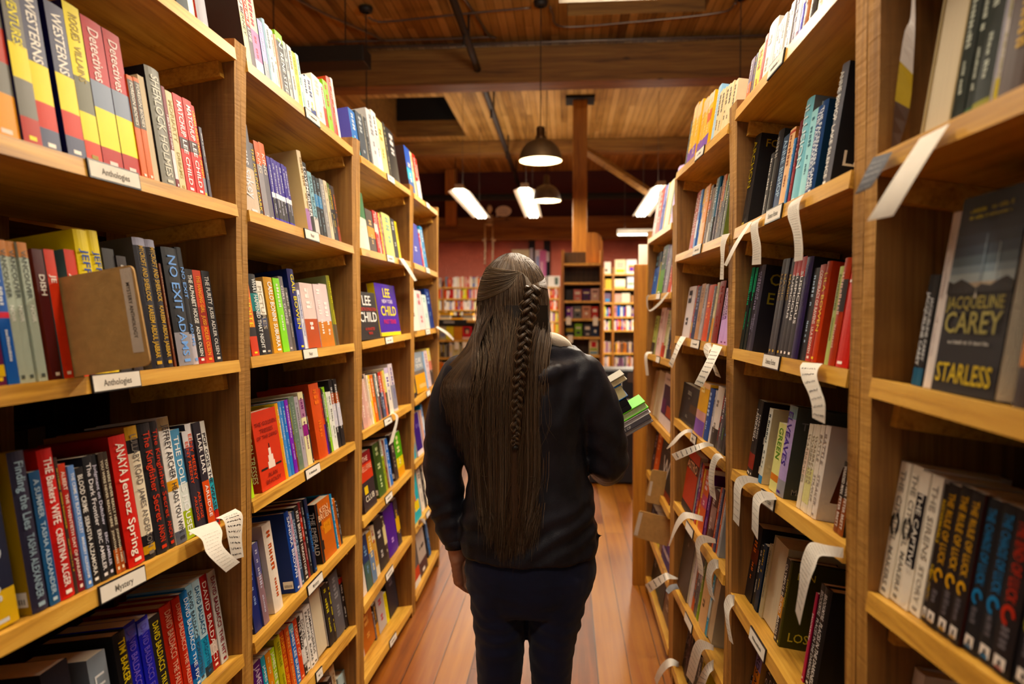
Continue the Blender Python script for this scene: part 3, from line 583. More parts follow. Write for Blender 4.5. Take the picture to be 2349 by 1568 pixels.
row('R1', 1, RA, 792, [
 (836,1000,'181619','ARCHON','a28f3c','h n=1a181b C=FO d=.165'), g(940), (966,1120,'1b1a1c','~','cfcac4','n=161517'), (1010,958,'1a191c','~','8f8a84','h n=131214 d=.15'), (1062,988,'2c3f58','ANNE BISHOP','9fb9d0','n=1d2230 b=.5-1:31486a'),
 (1104,940,'e6bf98','~','9a5a3c','n=c98a64 b=.03-.06:b5402c'), (1122,1010,'5a86b8','~','d9e4ee',''), (1143,880,'6a2f34','~','d0a4a0','b=.5-1:8c3038'), (1202,722,'8fc6d4','ILLUSION','d9eef2','h n=6f7478 C=ILLUSE d=.16'), (1250,800,'a9dbe2','~','4a7a8c','n=9ccfd8'), (1288,770,'2a4f88','THE FACEFAKERS GAME','e6eef6','n=1c3a6a'), (1335,735,'1c3f70','THE FACEFAKERS GAME','e6eef6','h n=0f3350 C=FR d=.155'), g(1392),
 (1448,462,'6a6c74','ANNE BISHOP|LAKE SILENCE','f0efe9','h n=17191f C=LA d=.165')], 0.010)
row('R1', 2, RB, 810, [
 (832,642,'16201f','~','54c490','b=.0-.3:2f7a5c'), (851,642,'16201f','~','54c490','b=.0-.3:2f7a5c'), (880,628,'2c2a3a','~','8f8aa4','n=191720'), (908,622,'2c2a3a','~','8f8aa4','h n=1b1922 C=OE d=.16'), g(1022),
 (1050,576,'2d2b33','MAGIC','a9905c',''), (1078,572,'2d2b33','MAGIC','b59a5c',''), (1106,570,'2d2b33','MAGIC','c4a45c','n=1d1b22'), (1134,552,'1d1b22','SUSPICIOUS','f1eeee','b=.0-.2:b52a2c'), (1165,550,'1d1b22','SUSPICIOUS','f1eeee','b=.0-.2:b52a2c'), (1200,556,'1d1b22','SUSPICIOUS','f1eeee','b=.0-.2:b52a2c n=141218'), g(1206),
 (1258,560,'231a44','~','3a2f5c','h n=0f0d14 d=.16'), (1302,640,'1b1b22','~','b9cfe4','n=15151a'), g(1306), (1348,614,'b03222','CONSPIRACY OF RAVENS|LILA BOWEN','f3e2d8','n=9c2c20'), (1388,590,'c43f1c','LILA BOWEN','f0c93a','h n=c23a14 A=.1-.6:1c1414 d=.155'), g(1446),
 (1480,625,'b3c07c','~','5a6434','n=7d8a60'), (1492,720,'5a5c52','~','c9c4a4',''), (1545,565,'a8483a','~','d9b4a4','n=9c4034 b=.2-.5:3a3638 h'), (1642,560,'c41c14','Y','f4eeee','h n=b5221a d=.15')], 0.010)
row('R1', 3, RC, 962, [
 (984,345,'191619','FARRAGO','e4dfd9','b=.7-.9:8c2a20'), (1001,352,'191619','FARRAGO','e4dfd9','b=.7-.9:8c2a20'), (1018,360,'191619','FARRAGO','e4dfd9','n=181417 C=FA b=.7-.9:8c2a20 d=.15'), g(1066),
 (1094,420,'cfd2c9','~','1f3a4c','n=d2c8a6 A=.0-.5:1a1a1e b=.9-1:2a7fc4 d=.14'), g(1156), (1214,547,'d9d99a','GREEN','5a8a3c','n=b9b48c b=.75-.85:cf8a5c'), (1274,402,'a5a3b4','ELVEAVES','4a3a8c','h n=3a3f3c C=MA b=0-.14:7a8f94,.14-.82:b3a4d0,.82-1:8f8f98 d=.165'), g(1374),
 (1404,548,'ded6c6','WARBREAKER','a89f8c','b=.3-.6:e4cfc0'), (1434,552,'e0d9ca','WARBREAKER','a89f8c','b=.5-.9:d9d6a0'), (1465,556,'e0d9ca','WARBREAKER','a89f8c','b=.5-.9:d9d6a0'), (1498,560,'e2dace','BATTLE|STRAKER','9a938a',''), (1536,564,'e4dcd4','BATTLE|STRAKER','9a8f8a','h n=d8cfc8 A=.2-.6:5a3020 d=.16'), g(1668),
 (1708,880,'26201e','WARDED MAN|PETER BRETT','efe9e2','b=.5-1:7a3f24'), (1752,905,'2a2320','WARDED MAN|PETER BRETT','efe9e2','b=.5-1:8a4a28')], 0.012)
row('R1', 4, RD, 782, [
 (838,90,'191418','~','d2703a','n=120f12 b=.3-.5:5a2a20'), (866,250,'15181c','~','c9c4bc','n=10161f'), (896,252,'182a40','~','cfa94c','n=14253a'), g(903), (932,260,'b9b49a','~','6a6650','n=b5ae94 R'),
 (1062,262,'cbbd9c','','','P n=bfb291 h d=.17'), (1072,392,'5f4a34','~','d9c9a4',''), (1106,420,'2b2623','OLYMPUS BOUND|BRODI','f2ece2','b=.45-.7:d9a46c n=8a6a3c'), (1130,445,'3c3a14','LOST GODS','d0c46a','h n=3a3a10 C=LOST d=.165'), g(1372),
 (1398,780,'b5405c','BROOKMYRE','f2e9ea','n=8c2c44'), (1452,726,'19181b','BROOKMYRE|PLACES IN THE DARKNESS','d9d9da','n=131215'), (1530,782,'19181b','BROOKMYRE|PLACES IN THE DARKNESS','e9e9ea','h n=101014')], 0.03)
row('R1', 5, RD, 790, [(820,1430,'2b2024','~','cfc4c4',''), (880,1000,'8f7fb4','BIRDS|ARE SPACE','2c2440','b=.0-.3:9a8cc0,.3-.75:d98a34,.75-1:6a2c20 n=b08a5c C=BI d=.14'), g(915), (955,1290,'17161a','COLDGOLD','dcdadf','n=2b1a1c'), (995,1310,'17161a','COLDGOLD','dcdadf',''), (1035,1340,'17161a','COLDGOLD','dcdadf',''), (1080,1380,'17161a','COLDGOLD','c4d4ea','n=131216'), g(1095), (1190,1420,'17161a','~','c4c4ca','n=121216')], 0.03)

row('R2', 0, RA, 400, [
 (418,870,'3a3f3c','~','8f9a94','n=2b302d'), (447,760,'e2b23c','~','f6e0a4','b=0-.25:efc9a4,.75-1:7a5aa8'), (478,740,'e8b63c','~','f6e0a4','b=0-.25:f0cfae,.72-1:8a68b4'), (508,720,'e9b43a','~','f6e0a4','b=0-.25:f0cfae,.72-1:8a68b4'), (535,690,'ecbc44','~','f6e0a4','b=0-.25:f2d6b8,.72-1:8a68b4'), (566,672,'efc04c','~','f8e6b4','b=0-.2:f4dcc4,.3-.5:d9662c,.72-1:8462b0 n=eebc64'), g(588),
 (610,620,'b4d4ec','~','f4f8fb','n=a4c9e8'), (634,660,'e9d4ae','~','4a4034',''), (658,645,'e9d4ae','~','4a4034',''), (684,620,'e9d4ae','~','4a4034',''), (712,600,'ebd6b0','~','4a4034',''), (738,582,'ecd8b4','~','4a4034','n=efdfc0')], 0.012)
row('R2', 1, Q1, 488, [
 (508,310,'a83028','RED RISING','f0ded6',''), (530,285,'b23228','RED RISING','f0ded6','n=c43a2a'), (552,275,'6f8fc8','~','e9eef6','b=.0-.3:3a78c4,.5-.8:c9d4e6'), (574,262,'3a6cb8','~','e6cf6c','b=0-.25:e9b43c'), (596,240,'efb04c','~','f6e2c0','b=.5-1:e6d0a4'), (632,222,'e6a06c','~','f2d9c0','b=.6-1:e9bf98'), (662,225,'4a2c24','~','e0bca4','b=.25-.4:b53a24 n=38221c'), (682,250,'c9c6be','~','5c544c','b=.0-.6:6a4a3a'), (706,140,'1b1b1e','~','d9dde2','b=0-.5:24343c'), (738,132,'1c5a78','~','bcd8e6','h n=123f58 b=.6-1:191c20'), (758,240,'3a3440','~','d0b4c4',''), (776,108,'8c5a4a','~','e2cdbc','b=.5-1:4a3a38'), (796,100,'c4642c','~','f0d0a4','b=.4-1:3a3236'), (812,170,'35343c','~','c9c4d2',''), (830,95,'2b2b2e','~','d9d6d4','b=0-.4:8f9a6a'), (862,70,'3a3f34','~','cfd4bc','n=6c7a44 C=A')], 0.012)
row('R2', 2, Q2, 460, [
 (538,88,'d8d2d6','~','3a3840','n=c4bcc0 h'), (556,72,'bf2f22','~','f0c44c','b=.7-.9:dba42c'), (600,80,'2a2c48','~','8f94b4','n=1f2038 b=.5-1:26365c'), (640,55,'b08a6c','~','8f6a50','n=98765a'), (668,60,'a8a4a8','~','6a666c',''), (738,66,'c9420c','~','f2a47c','n=c23c0a h'), (760,82,'5a5860','~','c9c6c4',''), (782,40,'cfc4a4','~','8c8264','b=.6-1:dba05c'), g(786), (848,25,'7c1c18','~','a4443c','n=260a0c h d=.16'), g(855), (888,100,'c9b0cc','WONDER','6a3f78','b=.5-1:c4a4d8'), (926,80,'cdb4d0','WONDER','6a3f78','b=.5-1:c4a4d8'), (972,60,'d0b8d4','WONDER','7a3f7c','b=.5-1:c8a8dc n=e4d4e4')], 0.012)
face('R2', 3, Q3, 410, 580, -175, '1d1b1e', '1d1b1e', [('SOUL', .8, .1, 'b9b4a8'), ('FOR', .66, .05, '8f8a80'), ('K C', .2, .07, 'a9a49c')], th=.03, sp='~', blk=[(.6, 1, .35, .55, '4a3018')])
row('R2', 3, Q3, 588, [
 (688,-210,'e0a92c','~','f6e0a4','h b=0-.1:efc9a4,.55-.72:caa0a0,.72-1:8a6cb8 d=.15'), (740,-140,'284a94','~','b9cbe8','n=1c2c58 h'), (760,-120,'c4c4cc','~','5a5a64',''), (826,-160,'dcd6d2','~','8f8a88','n=c4bcb8 b=.7-1:2a2628 h'), (850,-110,'3a2c30','~','d04a44','b=.5-1:1c1a20'), (878,-120,'4a4650','~','dad8dc',''), (905,-130,'26282c','~','7fb06c',''), (935,-140,'1c1b22','~','5f8fd4','')], 0.012)
face('R2', 4, Q3, 452, 560, 585, 'b8381a', '241a1a', [('ASTRO', .76, .13, 'f0bfa0')], th=.03, sp='~', blk=[(0, 1, .68, .84, '1e1414'), (0, 1, 0, .13, '1e1414')])
row('R2', 4, Q3, 566, [(592,690,'3f3f88','~','cfc9e0',''), (612,715,'b8432c','~','e4d2dc','b=.3-.6:8c4a78'), (636,770,'e6b41c','~','f6e4a4','b=.5-.7:c9541c'), (690,800,'cf5a2a','~','e4c9d6','b=.4-.6:b5607c n=5a2a5c d=.14'), (712,960,'5a2c70','~','d0b4dc','n=6a3430'), g(735), (788,1000,'4a3230','~','c9b4b0','n=4f3836 b=.3-.7:8f7470 h'), (812,980,'b84a2a','~','e9c4a0',''), (832,985,'4a4c6a','~','b9c4dc',''), (850,975,'b95a34','~','f0d4b4',''), (872,970,'8f9298','~','d9dce0','')], 0.015)
face('R2', 5, RE, 385, 490, 35, '4a4038', '4a4038', [('A', .87, .08, 'a49c90')], th=.035, sp='~')
row('R2', 5, RE, 494, [(545,75,'d8cfcf','~','b9afb0','n=c9bfc0 h'), (572,330,'5a4a4c','~','d9742c','b=.7-1:cc5a22'), (592,340,'4c4a50','~','d9d4d0',''), (610,345,'b5a0a8','~','5c4a54','b=.3-1:6f6a74'), (632,300,'7fa02c','~','dfe6b4','b=0-.3:4a5a2c'), g(640), (720,330,'dfbf98','~','6a503a','h n=d8b68c d=.15'), (745,480,'5aaee0','~','eaf4fa','b=.4-.7:c9e2f0 n=4a9acc d=.14'), g(748), (815,560,'a8a49c','~','e9e4da','P n=b0a898 h')], 0.02)
row('R2', 6, RE, 410, [(432,720,'2b2428','~','b9a8ac',''), (452,730,'3a2f38','~','c9b4c0',''), (474,745,'4c3c4a','~','b9a4b4',''), (500,760,'2c2830','~','a9a4b0','n=1c191f'), (530,900,'1e1b1f','~','b4b0b4',''), (560,930,'26222a','~','c0bcc4',''), (600,1080,'1c1a1c','~','c9c4c4','n=161416'), (640,1250,'2a2628','~','b9b4b4',''), (690,1300,'c9b82c','~','5a5214','n=d0c02c')], 0.03)
row('R3', 0, Q1, 62, [(98,262,'d9c0bc','~','a8605c','b=0-.1:efe6e0'), (140,270,'a8423c','~','e4c4bc','n=b04a42'), (160,240,'8a8cc4','~','dfe0f0','b=.4-1:4a5aa4'), (182,212,'5a68a8','~','cfd4e8','b=0-.3:a4b4dc'), (190,200,'cfa83c','~','f0e0b4',''), (246,185,'efe2c4','~','c9b894','h n=e6d8b8'), (264,110,'7a8a7c','~','d0d8cc','b=.75-1:dd8a2c'), (288,20,'c9b4dc','~','6a5a78',''), (308,10,'c9b4dc','~','6a5a78',''), (330,0,'cdb8e0','~','6a5a78','n=d0bce2')], 0.012)
row('R3', 1, Q1, 30, [(92,962,'2060b4','~','9cd0ee','b=0-.35:16283c n=1c3f74 h'), (100,1100,'d9c93c','~','6a6424',''), (160,925,'2c5a44','SO','eef2ea','h n=3f8a2c b=.5-1:5c9a2a'), (180,905,'6a4a98','~','d4c4e4','b=.4-1:2a2630'), (226,900,'8a7aa0','~','e0d8e6','b=.3-1:9a98a4 n=8d8a98'), (272,880,'c9482c','~','efc4ac','h b=0-.1:3a3034'), (290,860,'ddd2dc','~','8f6a80',''), (312,850,'6a3a34','~','d4bcb4','')], 0.012)
row('R3', 2, Q2, 80, [(118,420,'b9c47c','~','5a6434','n=c4cc90 b=.7-1:3a3a34'), (132,470,'5a5a50','~','c9c4a4',''), (190,332,'e6ccc9','~','c49a98','h n=e0c6c4 d=.15'), (216,350,'cf6a5c','~','f0d4cc','b=0-.7:e2c4c0'), (244,355,'c9cc98','~','6a7a4c','b=.75-1:b5403c'), (268,360,'dce0c0','~','8f9a70',''), (305,365,'23242e','~','b9bcc9','n=1a1b24 h'), (340,350,'3a3434','~','dcae64','b=.3-.5:d9a06c,.6-.8:c9843c')], 0.012)
row('L1', 0, A, 1000, [(1062,'.2','3a4a48','~','c9d2cc','n=2c3836'), (1140,'.21','2f3a40','~','c9b9a4','n=24282c'), (1188,'.22','f0ebe0','WATCHER','2a2a2e',''), (1256,'.22','b5524a','HUNTER','efe2dc','b=.55-1:a9a9b2 h')], 0.01)
row('R3', 3, Q2, 92, [(120,1030,'b89a7c','~','a68a6c','n=c4a888'), (186,1035,'d8caa8','','','P n=cbbd9c h')], 0.008)
face('R3', 3, Q2, 192, 322, 1085, 'ddd0cf', 'cfc0be', [('~', .9, .05, '8f8088')], th=.03, sp='~', blk=[(.08, 1, .2, .78, '33143c'), (.5, .95, .22, .42, 'a8503c'), (.1, .4, .24, .5, '5a2058')])
row('R3', 4, Q3, 70, [(104,310,'3a2630','~','b9a4ac',''), (150,305,'d0561a','~','f0c09a','n=c44c14')], 0.012)
face('R3', 4, Q3, 154, 318, 415, '1e1a1c', '141214', [('W', .47, .34, 'd2cdc8'), ('~', .84, .03, '6f6a68'), ('~', .78, .03, '6f6a68')], th=.03, sp='~', blk=[(0, 1, 0, .12, '7a2c1c')])
row('R3', 5, Q3, -20, [(30,1150,'23243a','~','8f90a8',''), (70,1152,'5c5078','~','c9c0d8',''), (125,1160,'d8d06c','~','8f8a3c',''), (160,1180,'7a5a50','~','d0b8ac','')], 0.012)
face('R3', 5, Q3, 170, 320, 1195, 'd59184', '2a58b0', [('~', .2, .08, 'f0e6e4')], th=.02, sp='~', blk=[(.0, 1, 0, .3, '3a2c6c'), (.2, .9, .3, .42, '6a4a9c'), (.5, .85, .55, .68, '4a2a30'), (0, 1, .17, .24, 'b8a8cc')])
row('R3', 6, RD, 140, [(175,640,'1c1c20','~','8f8f98',''), (215,660,'24302c','~','8fa89c',''), (260,700,'1a1a1e','~','a4a4ac',''), (330,760,'6a4a3a','~','c9b4a4','n=8a6a50')], 0.02)
# ------------------------------------------------------------------ bookcases
SIDES = {}
def make_case(bay):
    X, y0, y1, t0, t1, top, nm = BAYS[bay]; s = -1 if X < 0 else 1
    root = empty('bookcase', (X + s * DEPTH / 2, (y0 + y1) / 2, 0))
    lab = {'L1': 'tall pine bookcase at the near left, its Anthologies and Mystery shelves full of spines',
           'L2': 'tall pine bookcase second along the left side of the aisle',
           'L3': 'tall pine bookcase third along the left side of the aisle',
           'L4': 'narrow pine bookcase at the far end of the left row',
           'R0': 'rough pine bookcase closest on the right, cut off by the photo edge',
           'R1': 'pine bookcase second on the right, hung with long white paper slips',
           'R2': 'pine bookcase third on the right, beside the woman’s stack of books',
           'R3': 'shorter pine bookcase at the far end of the right row'}[bay]
    tag(root, lab, 'bookcase', 'wooden bookcases lining the aisle')
    fx = X - s * 0.004
    back = X + s * (DEPTH + 0.045)
    for (a, b) in ((y0 - t0, y0 - 0.0008), (y1 + 0.0008, y1 + t1 - 0.001)):
        mb = MB(); n = 26; r = random.Random(bay + str(a))
        # upright with a slightly uneven sawn front edge
        ring = []
        for i in range(n + 1):
            z = top * i / n; w = lambda k: 0.0016 * math.sin(z * k + hash(k) % 7) + r.uniform(-0.0008, 0.0008)
            zz = z
            ring.append([V((fx + s * w(5.1), a, zz)), V((fx + s * w(6.3), b, zz)), V((back, b, zz)), V((back, a, zz))])
        vs = [p for q in ring for p in q]
        fs = []; mi = []
        for i in range(n):
            for j in range(4):
                fs.append((i * 4 + j, i * 4 + (j + 1) % 4, (i + 1) * 4 + (j + 1) % 4, (i + 1) * 4 + j)); mi.append(0 if j == 0 else 1)
        fs += [(3, 2, 1, 0), (n * 4, n * 4 + 1, n * 4 + 2, n * 4 + 3)]; mi += [0, 0]
        if s > 0: fs = [f[::-1] for f in fs]
        for f, mm in zip(fs, mi):
            mb.f.append(f); mb.c.append(rgb('fff')); mb.m.append(mm)
        mb.v = vs
        mb.build('side_panel', [M_POST, M_PANEL], root)
    # back boards, only where the photo shows them closed
    mb = MB(); zlo = 0.03
    segs = [(zlo, top - 0.05)] if bay != 'L1' else [(zlo, 0.98)]
    bx = sorted((back + s * 0.001, back + s * 0.013))
    for a, b in segs: mb.box(bx[0], bx[1], y0 - t0, y1 + t1, a, b)
    mb.build('back_panel', M_BACK, root)
    for i in range(7):
        z = SHZ.get((bay, i))
        if z is None: continue
        f = FR[bay, i]; L = f.len; mb = MB()
        o = 0.006
        ow = f.ex * 0
        mb.hexa([f.P(x, y, zz) for zz in (-THK, 0) for y in (-o, DEPTH) for x in (0.0005, L - 0.0005)])
        sh = mb.build('shelf', M_SHELF, root)
        SIDES[bay, i] = sh
        if i < 6:
            for x0, x1 in ((0.0006, 0.02), (L - 0.02, L - 0.0006)):
                c = MB(); c.hexa([f.P(x, y, zz) for zz in (-THK - 0.036, -THK - 0.0006) for y in (0.03, DEPTH - 0.01) for x in (x0, x1)])
                c.build('shelf_cleat', M_SHELF, root)
    b = MB(); zb = min(z for z in SHZ[bay, 6]) - THK - 0.004
    k0 = sorted((X + s * 0.035, X + s * 0.06)); b.box(k0[0], k0[1], y0, y1, 0.0, zb - 0.005); b.build('kick_board', M_PANEL, root)
    return root
CASES = {b: make_case(b) for b in BAYS}

M_HOLD = plain('black_plastic', '141318', 0.35)
# label holders clipped to shelf edges: crop, x of both ends, lettering
HOLD = [('L1', 1, A, 522, 832, 'Anthologies'), ('L1', 2, B, 655, 1003, 'Anthologies'), ('L1', 3, C, 530, 778, 'Mystery'),
        ('L2', 0, D, 500, 603, '~'), ('L2', 1, E, 550, 664, 'Noir'), ('L2', 2, E, 537, 652, 'Noir'), ('L2', 3, Gc, 583, 703, '~'), ('L2', 4, Hc, 618, 746, 'Mystery'), ('L2', 5, Hc, 690, 745, '~'),
        ('L3', 0, D, 1090, 1142, '~'), ('L3', 1, E, 1208, 1264, '~'), ('L3', 2, E, 1196, 1254, '~'), ('L3', 3, Gc, 1242, 1305, '~'), ('L3', 4, Gc, 1252, 1308, '~'), ('L3', 5, Hc, 1292, 1355, '~'), ('L3', 6, Hc, 1325, 1382, '~'),
        ('L4', 0, D, 1370, 1395, ''), ('L4', 1, E, 1520, 1550, '~'), ('L4', 2, E, 1518, 1552, '~'), ('L4', 3, Gc, 1598, 1625, ''), ('L4', 5, Hc, 1640, 1668, ''),
        ('R1', 0, RA, 1015, 1128, '~'), ('R1', 1, RB, 1040, 1160, 'Science Fiction'), ('R1', 2, RB, 1022, 1143, 'Science Fiction'), ('R1', 3, RD, 1092, 1205, 'Science Fiction'), ('R1', 4, RD, 1003, 1128, '~'),
        ('R2', 0, RA, 490, 552, '~'), ('R2', 1, RB, 494, 552, '~'), ('R2', 2, RB, 478, 540, '~'), ('R2', 3, Q3, 568, 625, '~'), ('R2', 4, Q3, 512, 592, ''), ('R2', 5, RE, 562, 632, ''),
        ('R3', 1, Q1, 130, 172, ''), ('R3', 2, Q2, 176, 215, '')]
for bay, i, cr, a, b, t in HOLD:
    f = FR[bay, i]
    xa, xb = (f.solve_x(cr[0] + q / cr[2], -0.007, -0.013) for q in (a, b))
    mb = MB(); P = f.P
    mb.hexa([P(x, y, z) for z in (-THK - 0.001, 0.002) for y in (-0.0095, -0.0062) for x in (xa, xb)], '141318', 0)
    e = 0.0022; yy = -0.0098
    mb.quad(P(xa + e, yy, -THK + 0.0015), P(xb - e, yy, -THK + 0.0015), P(xb - e, yy, -0.0005), P(xa + e, yy, -0.0005), 'ece6da', 1)
    mid = (xa + xb) / 2; ln = (xb - xa) * 0.62
    if t == '~': mb.marks(P(mid - ln * .45, yy - .0003, -THK / 2), f.ex, f.ez, ln * .9, 0.007, '57524c', 1, len(bay) + a)
    elif t: mb.fit(t, P(mid - ln / 2, yy - .0003, -THK / 2), f.ex, f.ez, ln, 0.0105, '6d675e', 1)
    mb.build('label_holder', [M_HOLD, M_MATTE], SIDES[bay, i])

# ------------------------------------------------------------------ books
PG = 'e6dcc6'
def parse(o):
    d = {}
    for t in o.split():
        if '=' in t: k, v = t.split('=', 1); d[k] = v
        else: d[t] = True
    return d

PALETTE = {'black': '141416', 'charcoal': '3c3b40', 'grey': '8c8c8e', 'silver': 'b9b9bd', 'white': 'f2f0ec', 'cream': 'e8dcbc', 'tan': 'c8a576', 'brown': '5c3a22', 'maroon': '6a1f28', 'red': 'c8221c', 'brick red': 'a8443a', 'pink': 'd88a96', 'blush': 'deC2bc'.lower(),
           'orange': 'dc6a20', 'amber': 'e0a030', 'yellow': 'efdc2b', 'pale yellow': 'dcd88c', 'olive': '77782c', 'lime green': '92d02c', 'green': '3f7a34', 'dark green': '24402c', 'sage green': 'a3ada0', 'teal': '2a8088', 'light blue': 'a6cfe0', 'sky blue': '5fa4d8', 'blue': '2f62b4', 'navy blue': '1f2850',
           'violet blue': '4438b4', 'purple': '5a2f86', 'lilac': 'b9a6d4', 'slate blue': '5a6a84'}
def cname(h):
    c = rgb(h); best = None
    for n, p in PALETTE.items():
        q = rgb(p); d = sum((a ** (1 / 2.2) - b ** (1 / 2.2)) ** 2 for a, b in zip(c[:3], q[:3]))
        if best is None or d < best[0]: best = (d, n)
    return best[1]

def spine_strip(mb, w, z0, z1, col, bulge, off):
    n = 5 if bulge > 0 else 1; pts = []
    for i in range(n + 1):
        t = i / n; pts.append((w * t, -bulge * (1 - (2 * t - 1) ** 2) - off))
    for i in range(n):
        (xa, ya), (xb, yb) = pts[i], pts[i + 1]
        mb.quad((xa, ya, z0), (xb, yb, z0), (xb, yb, z1), (xa, ya, z1), col)

def book_meshes(w, h, d, col, text, ink, o, side, seed):
    """local frame: x across the spine, y into the shelf, z up. returns (cover MB, pages MB)"""
    cv, pg = MB(), MB(); hard = 'h' in o; t = 0.0028 if hard else 0.0012; t = min(t, w * 0.16)
    nc = o.get('n', col); pc = PG
    if 'P' in o:        # turned round: the fore-edge faces out
        cv.box(0, t, 0, d, 0, h, nc); cv.box(w - t, w, 0, d, 0, h, nc); cv.box(t, w - t, d - t, d, 0, h, nc)
        e = 0.003 if hard else 0.0004
        pg.box(t, w - t, e, d - t, e, h - e, 'd2c3a4'); return cv, pg
    bulge = min(0.0035, w * 0.12) if hard else min(0.0008, w * 0.04)
    spine_strip(cv, w, 0, h, col, bulge, 0)
    # boards
    cv.box(0, t, 0, d, 0, h, nc); cv.box(w - t, w, 0, d, 0, h, nc)
    cv.quad((t, t, 0), (w - t, t, 0), (w - t, t, h), (t, t, h), col)
    for z in (0, h):
        n = 5; cv.add([V((w * i / n, -bulge * (1 - (2 * i / n - 1) ** 2), z)) for i in range(n + 1)] + [V((w - t, t, z)), V((t, t, z))], [tuple(range(n + 3))], col)
    e = 0.0035 if hard else 0.0004
    pg.box(t, w - t, t, d - (0.004 if hard else 0.0006), e, h - e, pc)
    k = 0
    for b in o.get('b', '').split(','):
        if not b: continue
        r, c = b.split(':'); a, z = (float(q) for q in r.split('-')); k += 1
        spine_strip(cv, w, h * (1 - z), h * (1 - a), c, bulge, 0.00012 + 0.00008 * k)
    yy = -bulge - 0.0006; dn, rt = V((0, 0, -1)), V((1, 0, 0))
    ink = ink or 'dddddd'; ink2 = o.get('t2', ink)
    rr = random.Random(seed)
    if text == '~':
        L = h * rr.uniform(0.34, 0.5)
        cv.marks((w / 2, yy, h * 0.92), dn, rt, L, w * 0.42, ink, 0, seed)
        cv.marks((w / 2, yy, h * 0.90 - L - h * 0.05), dn, rt, h * 0.24, w * 0.28, ink2, 0, seed + 5)
    elif text:
        segs = text.split('|'); tot = sum(max(3, len(q)) for q in segs); z = h * 0.94; run = h * (0.86 - 0.03 * (len(segs) - 1))
        if 'z' in o: run = h * float(o['z'])
        for j, sg in enumerate(segs):
            L = run * max(3, len(sg)) / tot
            if len(segs) == 1: L = run * min(1.0, 0.30 + len(sg) * 0.05)
            if 'W' in o and len(segs) == 1: L = h * .5
            if 'z' in o and len(segs) == 1: L = run
            cv.fit(sg, (w / 2, yy, z), dn, rt, L, w * (0.5 if j == 0 else 0.42), ink if j == 0 else ink2, 0, True, 0.42)
            z -= L + h * 0.03
        if h > 0.17: cv.quad((w * .3, yy, h * .03), (w * .7, yy, h * .03), (w * .7, yy, h * .055), (w * .3, yy, h * .055), ink)
    if 'O' in o:        # ring emblem
        for k in range(10):
            a, b = 2 * math.pi * k / 10 + .3, 2 * math.pi * (k + 1) / 10 + .3
            if k in (2, 7): continue
            q = lambda an, r: (w / 2 + math.cos(an) * r * w, yy, h * .54 + math.sin(an) * r * w * 1.5)
            cv.quad(q(a, .26), q(b, .26), q(b, .44), q(a, .44), '15141a')
    if 'W' in o:        # white publisher square and a coloured swirl above
        cv.quad((w * .22, yy, h * .035), (w * .78, yy, h * .035), (w * .78, yy, h * .105), (w * .22, yy, h * .105), 'e6e0da')
        cv.quad((w * .42, yy - .0003, h * .05), (w * .58, yy - .0003, h * .05), (w * .58, yy - .0003, h * .085), (w * .42, yy - .0003, h * .085), '26222a')
        for k in range(9):
            a, b = 2 * math.pi * k / 12, 2 * math.pi * (k + 1) / 12
            q = lambda an, r: (w / 2 + math.cos(an) * r * w, yy, h * .36 + math.sin(an) * r * w)
            cv.quad(q(a, .2), q(b, .2), q(b, .36), q(a, .36), ink)
        cv.marks((w / 2, yy, h * .29), dn, rt, h * .16, w * .4, '6a666c', 0, seed)
    if 's' in o and w > 0.012:   # shop price sticker on the near board, low down
        xs = -0.0003 if side < 0 else w + 0.0003
        q = [(xs, .004, .012), (xs, .034, .012), (xs, .034, .034), (xs, .004, .034)]
        cv.quad(*(q if side > 0 else q[::-1]), 'eceae4')
        for k in range(6):
            y = .008 + k * .004; q = [(xs * 1.0 - (.0002 if side < 0 else -.0002), y, .016), (xs - (.0002 if side < 0 else -.0002), y + .0018, .016), (xs - (.0002 if side < 0 else -.0002), y + .0018, .024), (xs - (.0002 if side < 0 else -.0002), y, .024)]
            cv.quad(*(q if side > 0 else q[::-1]), '2a2a2c')
    # printing on the board that faces the camera
    xs = -0.0004 if side < 0 else w + 0.0004
    fwd = V((0, -1, 0)) if False else None
    if 'R' in o:        # review text block
        for k in range(13):
            z = h * (0.80 - k * 0.04)
            if side < 0: cv.marks((xs, d * .86, z), V((0, -1, 0)), V((0, 0, 1)), d * .62, h * 0.012, '8f8274', 0, seed + k)
    if 'A' in o and ':' in o['A']:
        r, c = o['A'].split(':'); a, b = (float(q) for q in r.split('-'))
        if side < 0: cv.quad((xs, d * .1, h * a), (xs, d * .1, h * b), (xs, d * .72, h * b), (xs, d * .72, h * a), c)
        else: cv.quad((xs, d * .12, h * a), (xs, d * .8, h * a), (xs, d * .7, h * b), (xs, d * .2, h * b), c)
    if 'C' in o:
        word = o['C']
        if side < 0: cv.fit(word, (xs, d * .9, h * .86), V((0, -1, 0)), V((0, 0, 1)), d * .8, h * .06, ink)
        else:
            L = len(word)
            rows = {'FO': [('FO', .9, .08)], 'OE': [('O', .84, .13), ('E', .62, .13)], 'ILLUSE': [('ILL', .9, .1), ('USI', .6, .1), ('ON', .3, .1)], 'FR': [('T', .8, .08), ('FR', .4, .18)], 'LA': [('LA', .24, .12)],
                    'FA': [('FA', .5, .09), ('RA', .12, .09)], 'MA': [('THE MIS', .80, .08), ('MARIAN', .08, .06)], 'LOST': [('BEN', .85, .08), ('LOST GODS', .13, .10)], 'BI': [('BI', .88, .09)]}.get(word, [(word, .8, .1)])
            if word == 'MA': ink = '77787c'
            if word == 'OE': ink = '8a8040'
            for tx, z, s in rows: cv.fit(tx, (xs, d * .08, h * z), V((0, 1, 0)), V((0, 0, 1)), d * .86, h * s, ink, 0, False)
    return cv, pg

